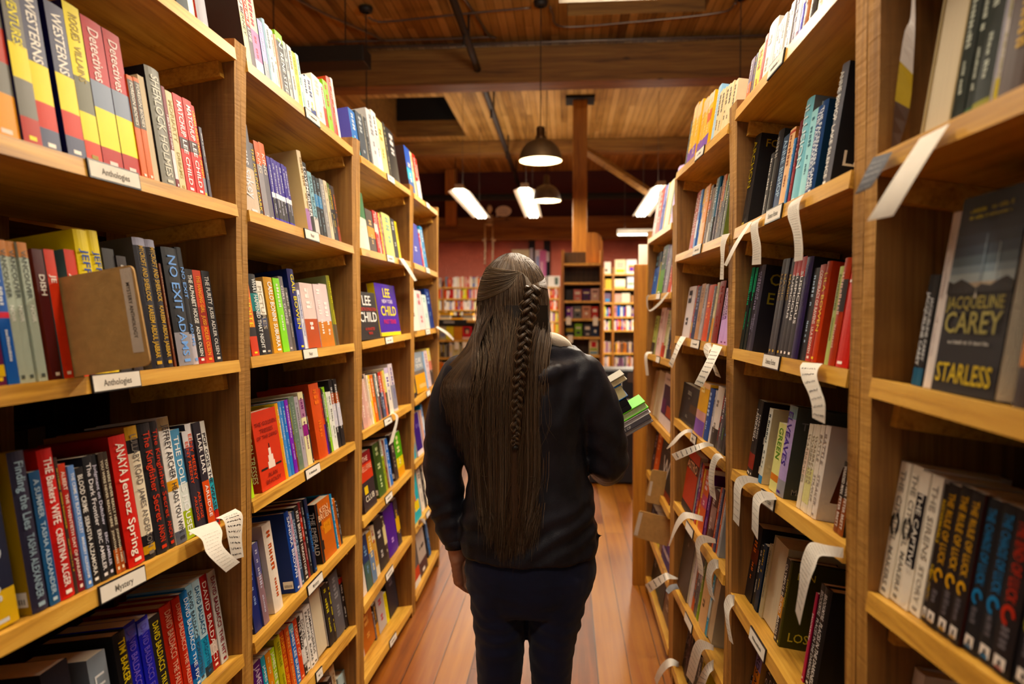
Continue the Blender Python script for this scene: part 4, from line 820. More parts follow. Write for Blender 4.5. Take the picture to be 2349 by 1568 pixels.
def face_meshes(W, h, T, col, spine, lines, k, side, seed):
    cv, pg = MB(), MB(); t = 0.0016
    cv.box(0, W, 0, t, 0, h, col); cv.box(0, W, T - t, T, 0, h, col); cv.box(0, t, t, T - t, 0, h, spine)
    pg.box(t, W - 0.002, t, T - t, 0.001, h - 0.001, 'd6cab0')
    for j, (x0, x1, z0, z1, c) in enumerate(k.get('blk', [])):
        y = -0.0003 - 0.0001 * j; cv.quad((x0 * W, y, z0 * h), (x1 * W, y, z0 * h), (x1 * W, y, z1 * h), (x0 * W, y, z1 * h), c)
    for pts, c in k.get('poly', []):
        cv.add([V((x * W, -0.0013, z * h)) for x, z in pts], [tuple(range(len(pts)))], c)
    for j, (tx, zc, s, c) in enumerate(lines):
        if tx == '~': cv.marks((W * .18, -0.0016, zc * h), V((1, 0, 0)), V((0, 0, 1)), W * .64, s * h, c, 0, seed + j)
        else: cv.fit(tx, (W * .06, -0.0016, zc * h), V((1, 0, 0)), V((0, 0, 1)), W * .88, s * h, c, 0, True, 0.4, 1.5)
    sp = k.get('sp')
    if sp and sp != '~': cv.fit(sp, (-0.0004, T / 2, h * .9), V((0, 0, -1)), V((0, -1, 0)), h * .8, T * .5, 'f0e6dc')
    return cv, pg

# ---- lay out every book
BOOKS = []
for bay, sh, cr, start, items, sb in ROWS:
    f = FR[bay, sh]; x = None
    cur = f.solve_x(cr[0] + start / cr[2], sb)
    for it in items:
        end = f.solve_x(cr[0] + it[1 if it[0] == 'g' else 0] / cr[2], sb)
        if it[0] == 'g': cur = end; continue
        xe, top, col, text, ink, o = it; o = parse(o)
        w = max(end - cur - 0.0007, 0.004); x0 = cur + 0.0003
        if isinstance(top, str): h = float(top)
        else: h = f.solve_h(x0 + w / 2, sb, cr[1] + top / cr[2])
        h = min(max(h, 0.12), 0.275)
        d = float(o['d']) if 'd' in o else (0.155 if h > 0.215 else (0.135 if h > 0.19 else 0.108))
        d = min(d, DEPTH - sb - 0.01)
        BOOKS.append(dict(bay=bay, sh=sh, f=f, x=x0, w=w, h=h, d=d, sb=sb + random.Random(len(BOOKS)).uniform(-0.002, 0.003), col=col, text=text, ink=ink, o=o, face=None))
        cur = end
for bay, sh, cr, a, b, top, col, spine, lines, k in FACE:
    f = FR[bay, sh]; sb = 0.010
    xa, xb = f.solve_x(cr[0] + a / cr[2], sb), f.solve_x(cr[0] + b / cr[2], sb)
    h = min(max(f.solve_h((xa + xb) / 2, sb, cr[1] + top / cr[2]), 0.12), 0.275)
    BOOKS.append(dict(bay=bay, sh=sh, f=f, x=xa + .0004, w=xb - xa - .0008, h=h, d=k.get('th', .03), sb=sb, col=col, text='', ink='', o={}, face=(spine, lines, k)))
for bay, sh in {(b['bay'], b['sh']) for b in BOOKS}:
    q = sorted([b for b in BOOKS if (b['bay'], b['sh']) == (bay, sh)], key=lambda b: b['x'])
    L = FR[bay, sh].len
    f0, f1 = min(b['x'] for b in q), max(b['x'] + b['w'] for b in q); lo, hi = max(f0, 0.0016), min(f1, L - 0.0016)
    if f0 < lo or f1 > hi:          # squeeze the row between its two side boards
        k = (hi - lo) / (f1 - f0)
        for b in q:
            b['x'] = lo + (b['x'] - f0) * k
            b['w'] *= k
    ff = FR[bay, sh]; up = SHZ.get((bay, sh - 1)) if sh else None
    for i, b in enumerate(q):
        if up and (b['x'] < 0.03 or b['x'] + b['w'] > L - 0.03):
            b['h'] = min(b['h'], min(up[0] - SHZ[bay, sh][0], up[1] - SHZ[bay, sh][1]) - THK - 0.042)
        t = 0.0; b['hi'] = L - 0.0015 - max(0, t)
        b['x'] = min(max(b['x'], 0.0015 + max(0, -t)), b['hi'] - b['w'])
        if i and b['x'] < q[i - 1]['x'] + q[i - 1]['w'] + 0.0004:
            nx = q[i - 1]['x'] + q[i - 1]['w'] + 0.0004; b['w'] = max(b['w'] - (nx - b['x']), 0.004); b['x'] = nx
    for b in [b for b in q if b['x'] + b['w'] > b['hi'] + 0.0002]: BOOKS.remove(b); q.remove(b)
    for i, b in enumerate(q):
        b['ord'] = i; b['n'] = len(q)
        b['same'] = sum(1 for c in q if cname(c['col']) == cname(b['col']))

def clipc(x, lo, hi): return min(max(x, lo), hi)
for b in BOOKS:
    f = b['f']; cs = [proj(f.P(b['x'] + i * b['w'], b['sb'] + j * b['d'] * .5, k * b['h'])) for i in (0, 1) for j in (0, 1) for k in (0, 1)]
    xs = [clipc(c[0], 0, 2349) for c in cs]; ys = [clipc(c[1], 0, 1568) for c in cs]
    sx = [clipc(proj(f.P(b['x'] + i * b['w'], b['sb'], b['h'] * k))[0], 0, 2349) for i in (0, 1) for k in (0.15, 0.85)]
    b['area'] = (max(sx[0:2][0], sx[2]) - min(sx[0], sx[2]) + 4 + abs(sx[2] - sx[0])) * (max(ys) - min(ys))
    wv = abs(sx[2] - sx[0]); b['area'] = (wv + 2) * (max(ys) - min(ys)) if (max(xs) > min(xs) + 1) else 0

N_SINGLE = 312
BOOKS.sort(key=lambda b: -b['area'])
ORD = 'first second third fourth fifth sixth seventh eighth ninth tenth eleventh twelfth thirteenth fourteenth fifteenth sixteenth seventeenth eighteenth nineteenth twentieth'.split() + ['twenty-' + q for q in 'first second third fourth fifth sixth seventh eighth ninth'.split()]
SHN = {'L1': {0: 'top shelf', 1: 'upper Anthologies shelf', 2: 'lower Anthologies shelf', 3: 'Mystery shelf', 4: 'shelf below Mystery'},
       'L2': {0: 'top shelf', 1: 'second shelf', 2: 'third shelf', 3: 'fourth shelf', 4: 'fifth shelf', 5: 'sixth shelf', 6: 'bottom shelf'},
       'R0': {1: 'upper shelf', 2: 'middle shelf', 3: 'lower shelf', 4: 'bottom visible shelf', 0: 'top shelf'}}
BN = {'L1': 'nearest left bookcase', 'L2': 'second left bookcase', 'L3': 'third left bookcase', 'L4': 'last left bookcase', 'R0': 'nearest right bookcase', 'R1': 'second right bookcase', 'R2': 'third right bookcase', 'R3': 'last right bookcase'}
STUFF = [MB(), MB()]
SEEN = set()
def add_world(dst, src, M):
    b = len(dst.v); dst.v.extend(M @ V(v) for v in src.v)
    dst.f.extend(tuple(b + i for i in f) for f in src.f); dst.c.extend(src.c); dst.m.extend(src.m)
for n, b in enumerate(BOOKS):
    f = b['f']
    wv = b['w'] * abs(f.ex.y) - 0.0002
    if b['face']: cv, pg = face_meshes(wv, b['h'], b['d'], b['col'], *b['face'], f.side, n)
    else: cv, pg = book_meshes(wv, b['h'], b['d'], b['col'], b['text'], b['ink'], b['o'], f.side, n)
    M = f.M(b['x'], b['sb'], 0.0007, b['w'])
    if n >= N_SINGLE:
        add_world(STUFF[0], cv, M); add_world(STUFF[1], pg, M); continue
    hard = 'h' in b['o']
    if b['bay'] == 'R0' and b['sh'] == 1 and 'P' in b['o']: FLAP_M = M
    ob = cv.build('hardback_book' if hard else 'paperback_book', M_COVER, None); ob.matrix_world = M
    p = pg.build('page_block', M_PAGE, ob, local=True)
    if b['bay'] == 'R0' and b['sh'] == 1 and 'P' in b['o']:     # its cover hangs open
        fl = MB(); inv = M.inverted()
        e0 = smoothpath([V((*q, 0)) for q in ((560, -60), (545, 130), (503, 235), (447, 640), (418, 985))], 14); e1 = smoothpath([V((*q, 0)) for q in ((578, -60), (580, 140), (572, 330), (545, 700), (470, 975))], 14)
        for i in range(13):
            w4 = [ony(1900 + q.x / 2.904, q.y / 2.904, yy) for q, yy in ((e0[i], .995), (e1[i], .985), (e1[i + 1], .985), (e0[i + 1], .995))]
            fl.quad(*[inv @ q for q in w4], 'cfc9c6' if i < 8 else ('b9a24c' if i < 10 else '4a3426'))
        fl.build('open_cover', M_COVER, ob, local=True)['label'] = 'white and yellow cover flapping open'
    cn = cname(b['col']); kind = 'hardback' if hard else 'paperback'
    bands = []
    for t in b['o'].get('b', '').split(','):
        if t:
            q = cname(t.split(':')[1])
            if q != cn and q not in bands: bands.append(q)
    look = cn + (' and ' + bands[0] if bands else '')
    if b['face']: lk = f'{look} book showing its front cover'
    elif 'P' in b['o']: lk = 'book turned with cream page edges outward'
    elif b['ink'] and cname(b['ink']) != cn: lk = f'{look} {kind} with {cname(b["ink"])} lettering'
    else: lk = f'{look} {kind}'
    shn = SHN.get(b['bay'], {0: 'top shelf', 1: 'second shelf', 2: 'third shelf', 3: 'fourth shelf', 4: 'fifth shelf', 5: 'sixth shelf', 6: 'bottom shelf'})[b['sh']]
    od = ORD[b['ord']] if b['ord'] else 'leftmost'
    pos = f'{od} from left' if b['ord'] else 'leftmost'
    if b['ord'] == b['n'] - 1 and b['ord']: pos = 'rightmost'
    place = f'{shn} of {BN[b["bay"]]}' if b['bay'] != 'L1' else shn + ' of nearest left bookcase'
    lab = f'{lk}, {pos}, {place}'
    if len(lab.split()) > 16: lab = f'{lk}, {pos}, {shn}, {BN[b["bay"]]}'
    if len(lab.split()) > 16: lab = f'{cn} {kind} with {cname(b["ink"] or "fff")} lettering, {pos}, {shn}, {BN[b["bay"]]}'
    if len(lab.split()) > 16: lab = f'{cn} {kind}, {pos}, {shn}, {BN[b["bay"]]}'
    assert lab not in SEEN, lab
    SEEN.add(lab)
    tag(ob, lab, 'book', f'books on the {place}')
# ------------------------------------------------------------------ paper slips
def slip_mat():
    g = G('slip_paper'); at = g.n('ShaderNodeAttribute', attribute_name='Col'); tc = g.n('ShaderNodeTexCoord')
    nz = g.n('ShaderNodeTexNoise', {'Vector': tc.outputs['Object'], 'Scale': 60.0})
    f = g.math('MULTIPLY_ADD', nz.outputs[0], 0.08, 0.93)
    c = g.mix(1.0, at.outputs['Color'], f, 'MULTIPLY')
    b = g.n('ShaderNodeBsdfDiffuse', {'Color': c}); t = g.n('ShaderNodeBsdfTranslucent', {'Color': c})
    mx = g.n('ShaderNodeMixShader', {0: 0.22, 1: b.outputs[0], 2: t.outputs[0]})
    g.t.links.new(mx.outputs[0], g.out.inputs[0]); return g.mat
M_SLIP = slip_mat()
def slip(side, cr, Lp, Rp, out, label, col='efe9de', ink='8a857c', lines=11, seed=1, name='hanging_paper_slip', group=True, hand=False):
    X = -0.77 if side < 0 else 0.44
    k = max(len(Lp), len(Rp))
    pl = smoothpath([V((cr[0] + a / cr[2], cr[1] + b / cr[2], 0)) for a, b in Lp], 22)
    pr = smoothpath([V((cr[0] + a / cr[2], cr[1] + b / cr[2], 0)) for a, b in Rp], 22)
    W = []
    for i in range(22):
        t = i / 21; o = 0.012 + out * (1 - (1 - t) ** 2)
        XX = X - side * o
        W.append((onx(pl[i].x, pl[i].y, XX), onx(pr[i].x, pr[i].y, XX)))
    mb = MB(); th = V((-side * 0.0004, 0, 0)); c0, c1 = V((0, 0, 0)), th
    for i in range(21):
        a, b = W[i]; d, c = W[i + 1]
        mb.quad(a, b, c, d, col); mb.quad(a - th, d - th, c - th, b - th, col)
    r = random.Random(seed)
    for q in range(lines):
        t = 0.2 + 0.72 * q / max(1, lines - 1)
        def at(u, tt):
            x = min(max(tt, 0), 1) * 21; i = min(int(x), 20); f = x - i
            p = W[i][0] * (1 - f) + W[i + 1][0] * f; s = W[i][1] * (1 - f) + W[i + 1][1] * f
            return p * (1 - u) + s * u + th * 1.6
        u = 0.12
        h = 0.012 if not hand else 0.03
        while u < 0.82:
            w = r.uniform(0.04, 0.12)
            dt = r.uniform(-h * .5, h * .5) if hand else 0
            mb.quad(at(u, t + dt), at(u + w, t - dt), at(u + w, t - dt + h * .5), at(u, t + dt + h * .5), ink)
            u += w + r.uniform(0.02, 0.07)
    ob = mb.build(name, M_SLIP); tag(ob, label, 'paper slip', 'paper slips hanging from the shelves')
    return ob
R_, L_ = 1, -1
slip(R_, RB, [(1225,140),(1201,185),(1201,260),(1235,360),(1250,480),(1247,588)], [(1318,85),(1287,150),(1283,230),(1300,350),(1312,480),(1310,575)], .02, 'long white printed slip curving over the second shelf of the second right bookcase', lines=22, seed=2)
slip(R_, RB, [(930,293),(918,330),(925,400),(935,500),(930,612)], [(1005,250),(978,300),(978,370),(997,470),(998,607)], .015, 'white printed slip beneath the black books, second shelf of second right bookcase', lines=20, seed=3)
slip(R_, RB, [(905,295),(800,450),(720,612)], [(932,288),(830,450),(742,622)], .05, 'narrow white slip seen edge-on slanting left across the post of the right bookcases', lines=0)
slip(R_, RB, [(705,388),(693,480),(697,560),(690,722)], [(765,375),(733,450),(722,560),(718,722)], .015, 'long narrow slip hanging at the near end of the third right bookcase’s second shelf', lines=16, seed=4)
slip(R_, RC, [(1430,38),(1408,80),(1425,180),(1480,300),(1505,400),(1508,490)], [(1590,48),(1556,90),(1545,160),(1580,270),(1612,380),(1610,540)], .035, 'handwritten white slip below the red books, third shelf of second right bookcase', ink='4a4a52', lines=7, seed=5, hand=True)
slip(R_, RC, [(1062,985),(965,962),(895,980),(868,1050),(865,1180),(860,1322)], [(1066,1030),(985,1022),(935,1060),(922,1120),(918,1230),(908,1380)], .025, 'curled white slip left of two on the fourth shelf of second right bookcase', lines=10, seed=6)
slip(R_, RC, [(1190,1105),(1090,1088),(1030,1125),(1018,1200),(1015,1300),(1012,1400)], [(1217,1160),(1130,1165),(1085,1195),(1072,1260),(1068,1370),(1062,1490)], .025, 'curled slip printed in blue, beside the label holder, fourth shelf second right bookcase', ink='4a6a80', lines=8, seed=7)
slip(R_, RD, [(1760,455),(1610,430),(1500,410),(1450,470),(1412,600),(1400,760),(1370,970)], [(1760,538),(1650,525),(1565,530),(1530,620),(1490,720),(1450,880),(1405,1090)], .04, 'wide white slip bending down over the olive book, near the rough right post', lines=18, seed=8)
slip(R_, RD, [(872,842),(820,840),(788,900),(790,970),(805,1090),(828,1210)], [(870,925),(850,940),(832,980),(828,1040),(838,1120),(862,1245)], .02, 'short curled slip at the far end of the fifth shelf, second right bookcase', lines=10, seed=9)
slip(R_, Q2, [(450,640),(405,720),(360,840),(310,955)], [(508,650),(445,760),(402,860),(350,1000)], .05, 'white slip slanting left from the third shelf of the third right bookcase', ink='4a4a52', lines=6, seed=10, hand=True)
slip(R_, Q2, [(815,730),(760,860),(690,1000),(600,1175)], [(915,758),(862,870),(790,1020),(690,1215)], .07, 'broad handwritten slip slanting left in front of the yellow spine', ink='4a4a52', lines=8, seed=11, hand=True)
slip(R_, Q2, [(785,715),(725,725),(704,790),(735,880),(800,980),(840,1080)], [(800,785),(780,790),(768,830),(800,900),(850,990),(900,1110)], .02, 'twisted slip curling behind the broad handwritten one on the third right bookcase', ink='6a655c', lines=6, seed=12, hand=True)
slip(R_, Q3, [(575,312),(500,318),(420,372),(345,455),(288,530)], [(582,356),(520,352),(455,395),(375,480),(297,537)], .06, 'arched narrow slip below the black cover on the third right bookcase', lines=0)
slip(R_, Q3, [(812,485),(730,458),(640,480),(500,530),(345,592)], [(820,512),(750,508),(660,545),(530,605),(395,665)], .09, 'handwritten slip jutting left into the aisle, fourth shelf of third right bookcase', ink='4a4a52', lines=9, seed=13, hand=True)
slip(R_, Q3, [(890,588),(835,590),(795,650),(768,760),(760,900),(775,1050)], [(932,640),(895,640),(855,690),(832,780),(825,930),(846,1115)], .02, 'white slip hanging in front of the orange and yellow spines, third right bookcase', lines=14, seed=14)
slip(R_, RD, [(612,197),(520,170),(450,168),(395,240),(360,340),(332,440)], [(614,242),(540,222),(480,218),(425,270),(380,350),(342,442)], .06, 'plain white slip arching left over the brown cover, third right bookcase', lines=0)
slip(R_, RE, [(855,150),(760,115),(690,125),(660,190),(668,270),(685,380),(690,478)], [(860,195),(775,188),(725,205),(704,250),(712,310),(735,420),(737,517)], .02, 'curled slip in front of the white book, fifth shelf of third right bookcase', lines=10, seed=16)
slip(R_, RE, [(885,355),(835,348),(785,395),(765,500),(775,600),(795,690)], [(888,440),(862,445),(830,490),(818,560),(825,650),(852,765)], .02, 'pale grey slip next to the post, fifth shelf of third right bookcase', col='dcd6cc', lines=12, seed=17)
slip(R_, RE, [(490,532),(420,500),(370,482),(270,535),(168,597)], [(492,546),(440,545),(390,548),(310,610),(215,677)], .09, 'handwritten slip jutting far left over the floor, sixth shelf of third right bookcase', ink='4a4a52', lines=7, seed=18, hand=True)
slip(R_, RE, [(478,588),(415,600),(378,640),(372,662)], [(505,640),(450,650),(410,680),(395,692)], .05, 'small glossy grey plastic tag beneath the tall brown book', col='8f8f94', ink='d8d8dc', lines=2, seed=19)
slip(R_, RE, [(838,1190),(760,1150),(690,1135),(640,1200),(605,1330),(570,1480)], [(838,1242),(785,1230),(735,1240),(705,1320),(670,1450),(636,1572)], .03, 'white slip draped over the sixth shelf edge, under the pale blue spine', lines=12, seed=20)
slip(R_, RE, [(838,1328),(775,1370),(720,1450),(668,1575)], [(838,1432),(805,1460),(780,1510),(755,1580)], .02, 'slip with dark writing at the lower edge, against the post', ink='3a4a5a', lines=6, seed=21, hand=True)
slip(R_, RE, [(497,1352),(430,1318),(370,1335),(300,1420),(240,1572)], [(497,1405),(445,1390),(395,1410),(340,1470),(288,1572)], .06, 'blank white slip arching out from the bottom shelf of the third right bookcase', lines=0)
slip(R_, Z0, [(612,920),(440,1180),(258,1472)], [(806,822),(630,1100),(430,1436)], .06, 'large blank white slip slanting down from the nearest right bookcase', ink='b9b4ac', lines=0)
slip(R_, Z0, [(300,1048),(240,1160),(175,1297)], [(428,1008),(372,1110),(282,1250)], .06, 'grey slip with white lettering curling off the nearest right post', col='6f7075', ink='d6d4d0', lines=5, seed=24, hand=True)
slip(R_, Q2, [(300,145),(195,268),(85,347),(60,215),(82,175)], [(318,150),(212,288),(98,360),(78,222),(102,190)], .03, 'looped ribbon-like slip on the farthest right bookcase, second shelf', lines=0)
slip(R_, Q2, [(128,815),(62,822),(40,890),(58,1082)], [(128,836),(85,840),(70,895),(88,1082)], .03, 'narrow bent slip on the farthest right bookcase, third shelf', lines=0)
slip(L_, E, [(1308,668),(1370,760),(1432,852)], [(1342,672),(1397,752),(1450,846)], .03, 'small white slip slanting right off the third left bookcase, second shelf', lines=0)
slip(L_, E, [(1604,1222),(1680,1272),(1742,1328)], [(1616,1212),(1692,1256),(1746,1310)], .05, 'thin white slip slanting right off the last left bookcase', lines=0)
slip(L_, K1, [(440,858),(475,826),(512,850),(518,930),(472,1090),(430,1238)], [(448,832),(498,817),(549,862),(545,940),(512,1090),(486,1195)], .02, 'curled slip hanging from the fourth shelf of the third left bookcase', lines=0)
slip(L_, C, [(1012,742),(1085,790),(1110,860),(1160,915),(1217,967)], [(1165,690),(1196,745),(1196,815),(1240,870),(1292,912)], .06, 'faintly printed slip, left of two curling off the Mystery shelf', ink='b5b0a6', lines=12, seed=31)
slip(L_, C, [(1162,676),(1205,690),(1225,780),(1250,902)], [(1268,624),(1306,660),(1302,780),(1312,884)], .03, 'slip with black handwriting, right of two curling off the Mystery shelf', ink='2f2d33', lines=9, seed=32, hand=True)
slip(L_, Hc, [(1572,192),(1580,160),(1602,144),(1632,150)], [(1586,204),(1600,186),(1618,184),(1638,196)], .02, 'tiny white curl of paper on the last left bookcase', lines=0)

# ------------------------------------------------------------------ cardboard section dividers (stand across the shelf, jut into the aisle)
M_CARD = plain('brown_cardboard', 'b28a4e', 0.7, 0, 0.1, 60)
M_CARDE = plain('cardboard_edge', 'c79a58', 0.7)
def divider(corners, y, inner, label, tab, text=None, rr=0.25):
    """corners: pixels TL TR BR BL of the face that looks down the aisle; inner: metres it goes on into the shelf"""
    P = [ony(a, b, y) for a, b in corners]; root = None
    side = 1 if P[0].x > 0 else -1
    u = (P[1] - P[0]).normalized()
    if side < 0: P[0] = P[0] - u * inner; P[3] = P[3] - u * inner
    else: P[1] = P[1] + u * inner; P[2] = P[2] + u * inner
    # round the outer corners
    def rnd2(a, b, c, r=0.012):
        d0, d1 = (a - b).normalized(), (c - b).normalized(); o = []
        for i in range(6):
            t = i / 5; o.append(b + d0 * r * (1 - t) ** 2 + d1 * r * t ** 2)
        return o
    if side < 0: ring = [P[0]] + rnd2(P[0], P[1], P[2]) + rnd2(P[1], P[2], P[3]) + [P[3]]
    else: ring = rnd2(P[3], P[0], P[1]) + [P[1], P[2]] + rnd2(P[2], P[3], P[0])
    mb = MB(); n = len(ring); th = V((0, 0.0035, 0))
    mb.add(ring, [tuple(range(n))[::-1]], 'fff', 0); mb.add([p + th for p in ring], [tuple(range(n))], 'fff', 0)
    for i in range(n):
        j = (i + 1) % n; mb.quad(ring[i], ring[j], ring[j] + th, ring[i] + th, 'fff', 1)
    ob = mb.build('section_divider', [M_CARD, M_CARDE])
    tag(ob, label, 'divider card', 'cardboard section dividers')
    t = MB(); q = [ony(a, b, y - 0.0006) for a, b in tab]; t.quad(*q[::-1], 'cdbfae')
    if text:
        dn = (q[3] - q[0]); rt = (q[1] - q[0]).normalized()
        t.fit(text, (q[0] + q[1]) / 2 + dn * .06 + V((0, -.0006, 0)), dn.normalized(), rt * 1, dn.length * .88, (q[1] - q[0]).length * .3, '4a4038', 0, True, .9)
    t.build('name_strip', M_MATTE, ob, local=True)
divider([(75, 648), (304, 606), (346, 837), (110, 872)], 1.053, 0.10, 'brown cardboard Mystery Anthology divider on the lower Anthologies shelf', [(274, 617), (300, 612), (331, 806), (306, 809)], 'MYSTERY ANTHOLOGY')
divider([(1495.5, 1076), (1545, 1084), (1540, 1165), (1479, 1150)], 3.25, 0.02, 'brown cardboard divider below the black book marked W, upper of two', [(1492, 1103), (1498, 1104), (1492, 1137), (1485.5, 1135)])
divider([(1466.5, 1170), (1524, 1184), (1500, 1245), (1451, 1229)], 3.16, 0.06, 'brown cardboard divider lower down beside the blue-spined book', [(1466.5, 1174), (1475, 1176), (1462.5, 1228), (1454, 1226)])

# ------------------------------------------------------------------ room
M_FLOOR = planks('fir_floor', '562606', '88480c', 'a66a18', 0.135, 0.42, 0.03, 3.2, 0.45, 0.36, 0.12)
M_CEIL = planks('ceiling_boards', '6c481c', 'a27838', 'c09656', 0.085, 0.6, 0.06, 4.0, 0.5, 0.3, 0.2)
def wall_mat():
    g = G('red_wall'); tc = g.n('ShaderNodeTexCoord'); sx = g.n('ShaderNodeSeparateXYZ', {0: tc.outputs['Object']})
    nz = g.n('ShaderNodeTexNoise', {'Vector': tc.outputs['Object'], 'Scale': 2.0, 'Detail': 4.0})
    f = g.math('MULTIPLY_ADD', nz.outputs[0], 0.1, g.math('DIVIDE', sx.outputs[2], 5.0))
    g.bsdf(Base_Color=g.ramp(f, [(0.0, 'd87a60'), (0.60, 'd0705a'), (0.70, '54201c'), (1.0, '451a18')]), Roughness=0.8); return g.mat  # the upper wall's shade is painted in as a darker red
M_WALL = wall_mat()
def st(name, mb, mats): return tag(mb.build(name, mats), None, None, None, 'structure')
mb = MB(); mb.box(-9, 9, -4, 14.1, -0.1, 0); st('floor', mb, M_FLOOR)
# ceiling with two roof openings
CZ = 4.4
holes = [(-2.75, -1.62, 9.2, 11.2), (0.0, 1.30, 5.7, 6.85)]
xs = sorted({-9, 9} | {h[i] for h in holes for i in (0, 1)}); ys = sorted({-4, 14.1} | {h[i] for h in holes for i in (2, 3)})
mb = MB()
for i in range(len(xs) - 1):
    for j in range(len(ys) - 1):
        cx_, cy_ = (xs[i] + xs[i + 1]) / 2, (ys[j] + ys[j + 1]) / 2
        if any(h[0] < cx_ < h[1] and h[2] < cy_ < h[3] for h in holes): continue
        mb.quad((xs[i], ys[j], CZ), (xs[i], ys[j + 1], CZ), (xs[i + 1], ys[j + 1], CZ), (xs[i + 1], ys[j], CZ))
st('ceiling', mb, M_CEIL)
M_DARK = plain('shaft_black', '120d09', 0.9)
for h in holes:
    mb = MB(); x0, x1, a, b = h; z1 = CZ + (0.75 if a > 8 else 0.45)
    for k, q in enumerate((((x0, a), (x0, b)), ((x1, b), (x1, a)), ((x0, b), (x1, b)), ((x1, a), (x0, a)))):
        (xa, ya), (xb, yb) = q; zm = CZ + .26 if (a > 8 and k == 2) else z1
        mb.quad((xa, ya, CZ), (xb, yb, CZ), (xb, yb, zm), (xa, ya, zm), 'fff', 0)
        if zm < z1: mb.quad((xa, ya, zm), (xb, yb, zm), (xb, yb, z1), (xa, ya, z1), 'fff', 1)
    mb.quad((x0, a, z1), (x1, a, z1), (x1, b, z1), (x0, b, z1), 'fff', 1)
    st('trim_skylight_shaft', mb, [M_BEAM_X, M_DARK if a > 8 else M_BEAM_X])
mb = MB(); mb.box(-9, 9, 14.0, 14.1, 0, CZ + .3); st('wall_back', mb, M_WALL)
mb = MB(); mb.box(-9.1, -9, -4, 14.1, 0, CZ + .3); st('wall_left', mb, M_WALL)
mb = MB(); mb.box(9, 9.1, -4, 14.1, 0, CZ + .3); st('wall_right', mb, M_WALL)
n = 0
for (y, ya, za, zb) in ((7.37, 7.65, 3.95, 4.33), (11.5, 11.75, 4.18, 4.4), (13.75, 13.99, 3.02, 3.47)):
    mb = MB(); mb.bevbox(-8.98, 8.98, y, ya, za, zb - 0.001, 0.012); st('ceiling_beam', mb, M_BEAM_X)
mb = MB(); mb.bevbox(0.075, 0.265, 9.32, 9.51, 0, 4.36, 0.008); mb.box(-0.02, 0.36, 9.25, 9.58, 4.36, 4.395, 'fff', 1); st('column', mb, [M_BEAM_Z, M_DARK])
mb = MB(); mb.bevbox(-2.38, -2.16, 13.6, 13.74, 3.3, 4.39, 0.01); st('trim_hanger_post', mb, M_BEAM_Z)
mb = MB(); mb.tube([V((0.27, 11.2, 4.15)), V((1.35, 11.2, 3.42))], 0.07, 4); st('trim_brace', mb, M_BEAM_X)

# ------------------------------------------------------------------ pipes, wires, lamps
M_STEEL = plain('galvanised_steel', '7a7068', 0.35, 0.8)
M_IRON = plain('dark_iron', '2a221d', 0.55, 0.4)
M_WIRE = plain('black_cord', '17120f', 0.6)
M_SHADE = plain('brushed_grey_shade', '8a847a', 0.42, 0.55, 0.1, 12)
M_ENAMEL = plain('white_enamel', 'f2ecdc', 0.4)
M_GLOW = glow('fluorescent_tube', 'fff4dc', 9.0)
M_BULB = glow('warm_bulb', 'ffe9bc', 12.0)
for q in (M_GLOW, M_BULB): q.cycles.emission_sampling = 'NONE'
def lamp(typ, loc, power, col, size=(.1, .1), up=False, spread=180):
    l = bpy.data.lights.new('lamp_light', typ); l.energy = power; l.color = rgb(col)[:3]
    if typ == 'AREA':
        l.shape = 'RECTANGLE'; l.size, l.size_y = size; l.spread = math.radians(spread)
    else: l.shadow_soft_size = size[0]
    o = bpy.data.objects.new('lamp_light', l); COL.objects.link(o); o.location = loc
    if up: o.rotation_euler = (math.pi, 0, 0)
    return o
def pipe(name, pts, r, label, cat, mat, smoothn=0, grp=None):
    mb = MB(); mb.tube(smoothpath(pts, smoothn) if smoothn else pts, r, 8)
    return tag(mb.build(name, mat, None, True), label, cat, grp)
sp = empty('sprinkler_pipe', (-0.93, 8.5, 4.1)); tag(sp, 'dark iron sprinkler pipe running the length of the ceiling', 'pipe')
mb = MB(); mb.tube([(-0.93, 2, 4.1), (-0.95, 13.9, 4.1)], 0.036, 10); mb.build('pipe_run', M_IRON, sp, True)
for y in (6.7, 9.0, 11.2, 13.0):
    mb = MB(); mb.tube([(-0.94, y, 4.13), (-0.94, y, 4.397)], 0.012, 6); mb.build('hanger_rod', M_IRON, sp)
    mb = MB(); mb.tube([(-0.94, y - .3, 4.07), (-0.94, y - .3, 3.98)], 0.014, 6); mb.lathe([(0.002, 0), (0.02, 0.0), (0.02, .008), (.002, .008)], (-0.94, y - .3, 3.97), 10); mb.build('sprinkler_head', M_IRON, sp)
bp = pipe('black_pipe', [(-8.5, 12.5, 3.66), (8.5, 12.5, 3.62)], 0.06, 'thick black pipe crossing in front of the red wall', 'pipe', M_DARK)
for x in (-6, -2, 2, 6):
    mb = MB(); mb.tube([(x, 12.5, 3.68), (x, 12.5, 4.398)], 0.008, 6); mb.build('hanger_rod', M_IRON, bp)
c7 = 4.345
pipe('conduit', [(-8.5, 7.32, c7), (8.5, 7.32, c7 - .01)], 0.014, 'steel conduit running along the top of the big ceiling beam', 'conduit', M_STEEL)
pipe('conduit', [(-2.5, 7.24, c7 + .03), (-0.9, 7.24, c7 + .03), (-0.82, 7.1, c7 + .03), (-1.05, 5.6, c7 + .03), (-1.2, 4.2, c7 + .03)], 0.013, 'bent steel conduit turning off the beam toward the camera', 'conduit', M_STEEL, 40)
pipe('conduit', [(-1.88, 6.59, 4.335), (-1.84, 6.66, 4.335), (-1.7, 6.69, 4.335), (-0.9, 6.57, 4.335), (-0.34, 6.5, 4.335)], 0.011, 'thin conduit linking the left and middle pendant lamps', 'conduit', M_STEEL, 40)
